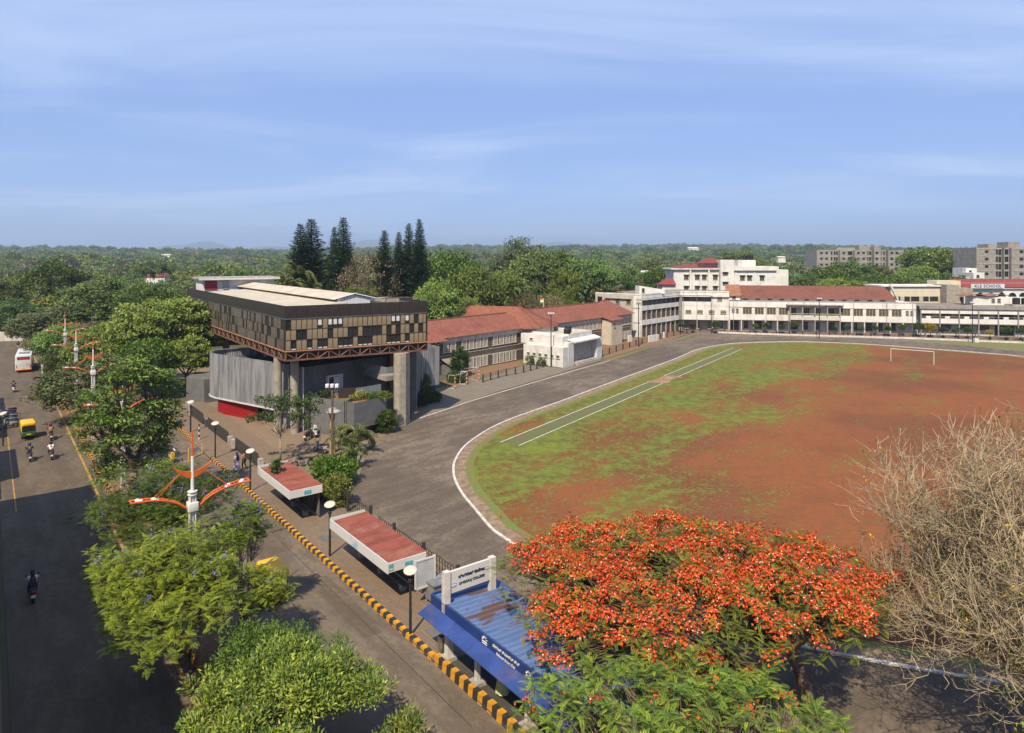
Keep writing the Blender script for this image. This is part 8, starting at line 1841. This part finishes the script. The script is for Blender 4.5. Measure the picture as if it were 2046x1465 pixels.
for i, (px, py, lab) in enumerate(((1058, 728, 'small plant at the left foot of the stage hall'), (1082, 731, 'clipped plant under the stage hall windows'))): bush(lab, px, py, .8, 1.5, 113 + i, [(.06, .11, .014), (.09, .15, .02)], (.2, .1), 30, 30, Yo=-.4)
bp = palm(121, 1.6, 15, 2.3, 1.7, width=.07, tr=.08, name='garden_palm')
for i, (px, py, sc, lab) in enumerate(((690, 912, 1.05, 'feathery garden palm in the bed beside the track'), (715, 905, 1.15, 'garden palm nearest the track curve'), (703, 935, .8, 'low garden palm at the edge of the bed'), (655, 1000, .55, 'small yellowish palm by the railing'))):
    p = G(px, py); place(bp, (p.x, p.y, 0), i * 1.1, sc, lab, 'palms in the court bed')
# potted trees along the school
def topiary(seed, pal, h=2.0, r=.85):
    rs = np.random.default_rng(seed); root = thing('potted_tree', '', 'potted tree'); mb = MB(); mb.lathe([(0, .02), (.36, .02), (.46, .42), (.40, .42), (0, .36)], 12); mb.build('pot', MATS['post_black'], root, local=True)
    mb = MB(); mb.tube([(0, 0, .3), (.04, 0, h * .6)], [.07, .05], 6); mb.build('stem', MATS['bark'], root, local=True)
    tips = crown_tips(rs, 46, (r, r, r * .72), 'round', h); P, c, o = clumps(rs, tips, 26, .26, .8)
    put('crown', leaves_mesh('crown', P, unit(o + rs.normal(0, .1, o.shape)), unit(o + np.array([0, 0, .2]) + rs.normal(0, .2, o.shape)), rs.uniform(.18, .32, len(c)), rs.uniform(.1, .16, len(c)), colours(rs, len(c), pal, .2)), root, local=True); return root
pg = topiary(131, [(.06, .10, .016), (.08, .13, .02), (.045, .08, .014)]); py_ = topiary(132, [(.42, .28, .02), (.34, .22, .02), (.20, .18, .02)], 1.9, 1.0); pr_ = topiary(133, [(.05, .045, .03), (.07, .06, .035)])
PT = [(1361, 664, pg, .9), (1384, 665, pr_, .95), (1430, 666, pg, 1.15), (1509, 665, pg, .85), (1531, 665.5, pg, 1.0), (1563, 667, pg, .85), (1587, 666.5, pg, 1.15), (1668, 668, pg, .7), (1694, 668.5, pg, .85), (1720, 670.5, pg, .85), (1748, 670, pg, .9), (1775, 672, pg, .95), (1803, 671, pg, 1.0), (1835, 673, pg, 1.25), (1859, 674, py_, 1.25), (1884, 675, pr_, 1.0), (1910, 675, pg, .9), (1933, 676, pg, 1.0), (1978, 677, py_, .8), (2011, 679, pg, 1.15), (2040, 680, pg, 1.1)]
ORD = ['first', 'second', 'third', 'fourth', 'fifth', 'sixth', 'seventh', 'eighth', 'ninth', 'tenth', 'eleventh', 'twelfth', 'thirteenth', 'fourteenth', 'fifteenth', 'sixteenth', 'seventeenth', 'eighteenth', 'nineteenth', 'twentieth', 'twenty-first']
for i, (px, py0, pr, sc) in enumerate(PT):
    p = G(px, py0); kind = {id(pg): 'green clipped', id(py_): 'golden leaved', id(pr_): 'dark reddish'}[id(pr)]; place(pr, (p.x, p.y, .012), i * 1.7, sc, f'{kind} potted tree, {ORD[i]} from the left in the school forecourt row', 'potted trees before the school')

# ------------------------------------------------------------------ the far wood, one mass to the horizon
def far_wood():
    rs = np.random.default_rng(141); pc = bpy.data.collections.new('far_wood_kinds'); kinds = []
    for i, (pal, n, R3, shape) in enumerate(((G1, 70, (5, 5, 3.6), 'round'), (G2 + G1[:2], 80, (5.4, 5.4, 3.6), 'dome'), (G4, 70, (5, 5, 3.4), 'dome'), (G3 + G1, 70, (5, 5, 3.4), 'dome'), (G2, 70, (6, 6, 2.6), 'umbrella'), (G5 + G4, 60, (4.4, 4.4, 3.2), 'round'), (G1 + G2, 60, (3.6, 3.6, 5.0), 'round'))):
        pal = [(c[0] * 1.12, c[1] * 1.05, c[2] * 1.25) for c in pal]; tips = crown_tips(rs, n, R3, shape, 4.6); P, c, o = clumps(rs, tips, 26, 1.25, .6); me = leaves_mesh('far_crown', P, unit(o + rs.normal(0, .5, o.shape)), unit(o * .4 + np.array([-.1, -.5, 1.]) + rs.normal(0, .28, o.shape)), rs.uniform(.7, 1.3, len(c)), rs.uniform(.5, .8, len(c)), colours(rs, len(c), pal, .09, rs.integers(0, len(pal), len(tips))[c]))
        ob = bpy.data.objects.new('far_crown', me); pc.objects.link(ob); kinds.append(ob)
    pts, scl, kid = [], [], []
    def scatter(d0, d1, dens, smin, smax):
        area = (d1 * d1 - d0 * d0) * .5 * 1.62; n = int(area * dens); a = rs.uniform(-.81, .81, n); d = np.sqrt(rs.uniform(d0 * d0, d1 * d1, n))
        clump = np.sin(a * 23 + d * .011) + np.sin(a * 41 - d * .017)
        for i in range(n):
            x, y = d[i] * math.sin(a[i]), d[i] * math.cos(a[i]); px = CXP + FPX * x / y
            if d[i] < 260 and px > 1140: continue
            if y < 232 and px > 840: continue
            s = x * UX + y * UY; t = x * NX + y * NY
            if s < 214 and -26 < t < 21: continue
            if 194 < s < 212 and -75 < t < 62: continue
            if 1600 < px < 1830 and 395 < y < 440: continue
            if px > 1930 and 285 < y < 330: continue
            pts.append((x, y, relief(x, y) - .6)); scl.append(rs.uniform(smin, smax) * (1 + .18 * clump[i])); kid.append(int(np.clip((clump[i] + 2) / 4 * 7 + rs.normal(0, 1.8), 0, 6)))
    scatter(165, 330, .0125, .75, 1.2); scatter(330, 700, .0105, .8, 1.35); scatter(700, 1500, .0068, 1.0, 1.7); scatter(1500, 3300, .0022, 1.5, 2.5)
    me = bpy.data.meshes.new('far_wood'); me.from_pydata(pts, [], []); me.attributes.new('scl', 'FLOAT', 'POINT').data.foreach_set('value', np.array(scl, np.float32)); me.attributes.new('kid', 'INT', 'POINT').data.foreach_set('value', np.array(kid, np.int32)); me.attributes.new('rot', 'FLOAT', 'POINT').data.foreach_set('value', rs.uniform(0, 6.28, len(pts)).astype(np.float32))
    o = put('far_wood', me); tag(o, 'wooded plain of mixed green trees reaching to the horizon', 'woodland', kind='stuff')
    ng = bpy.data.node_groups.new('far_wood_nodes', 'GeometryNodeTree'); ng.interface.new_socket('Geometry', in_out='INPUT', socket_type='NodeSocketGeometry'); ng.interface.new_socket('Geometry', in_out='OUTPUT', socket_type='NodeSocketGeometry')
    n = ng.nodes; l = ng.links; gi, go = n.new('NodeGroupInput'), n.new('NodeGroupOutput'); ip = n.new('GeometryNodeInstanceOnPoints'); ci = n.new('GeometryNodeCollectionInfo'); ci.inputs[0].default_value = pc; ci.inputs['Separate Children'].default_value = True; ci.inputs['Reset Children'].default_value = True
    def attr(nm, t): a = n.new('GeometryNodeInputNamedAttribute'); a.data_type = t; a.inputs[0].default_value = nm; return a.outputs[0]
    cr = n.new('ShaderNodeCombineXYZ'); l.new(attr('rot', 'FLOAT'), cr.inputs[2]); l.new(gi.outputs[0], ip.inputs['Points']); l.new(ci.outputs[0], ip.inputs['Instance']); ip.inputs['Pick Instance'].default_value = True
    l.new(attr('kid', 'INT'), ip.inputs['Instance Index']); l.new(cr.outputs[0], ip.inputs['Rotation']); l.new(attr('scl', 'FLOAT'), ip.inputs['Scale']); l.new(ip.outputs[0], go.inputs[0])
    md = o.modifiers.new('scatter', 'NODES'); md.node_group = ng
    return len(pts)
NFAR = far_wood()
print('far trees', NFAR)
# a few pale and red roofs breaking the wood
for i, (px, py0, Y, w, h, mat, lab) in enumerate(((1178, 536, 300, 12, 3, 'roof_red', 'low red roof showing in the wood left of the corner block'), (1283, 541, 270, 9, 3, 'school_white', 'white house glimpsed in the wood left of the hostel'), (1386, 494, 1500, 22, 6, 'school_white', 'tiny white building on the wooded skyline'), (1562, 512, 640, 7, 3, 'school_offwhite', 'pale house in the wood right of the hostel'), (310, 548, 330, 9, 3, 'roof_red', 'reddish roof in the wood beyond the road trees'), (330, 508, 900, 12, 4, 'school_offwhite', 'pale far house in the wood above the road trees'))):
    p = AT(px, py0, Y); mb = MB(); mb.box(p.x - w / 2, p.x + w / 2, Y, Y + w * .6, p.z - h - 3, p.z - h * .4); o = mb.build('far_house', MATS['school_white']); tag(o, lab, 'house')
    mb = MB(); mb.hexa([(p.x - w * .56, Y - .6, p.z - h * .38), (p.x + w * .56, Y - .6, p.z - h * .38), (p.x + w * .56, Y + w * .66, p.z - h * .38), (p.x - w * .56, Y + w * .66, p.z - h * .38), (p.x - w * .4, Y + w * .2, p.z), (p.x + w * .4, Y + w * .2, p.z), (p.x + w * .4, Y + w * .4, p.z), (p.x - w * .4, Y + w * .4, p.z)]); mb.build('roof', MATS[mat], o)
# ------------------------------------------------------------------ haze
hz = bpy.data.materials.new('haze_air'); hz.use_nodes = True; hn = hz.node_tree.nodes; 
for nd in list(hn):
    if nd.type != 'OUTPUT_MATERIAL': hn.remove(nd)
pv = hn.new('ShaderNodeVolumePrincipled'); pv.inputs['Color'].default_value = (.62, .80, 1.0, 1); pv.inputs['Density'].default_value = .00017; pv.inputs['Anisotropy'].default_value = .15
hz.node_tree.links.new(pv.outputs[0], [x for x in hn if x.type == 'OUTPUT_MATERIAL'][0].inputs['Volume'])
mb = MB(); mb.box(-14500, 14500, -14500, 14500, -6, 330); hb = mb.build('haze', hz); tag(hb, kind='stuff')
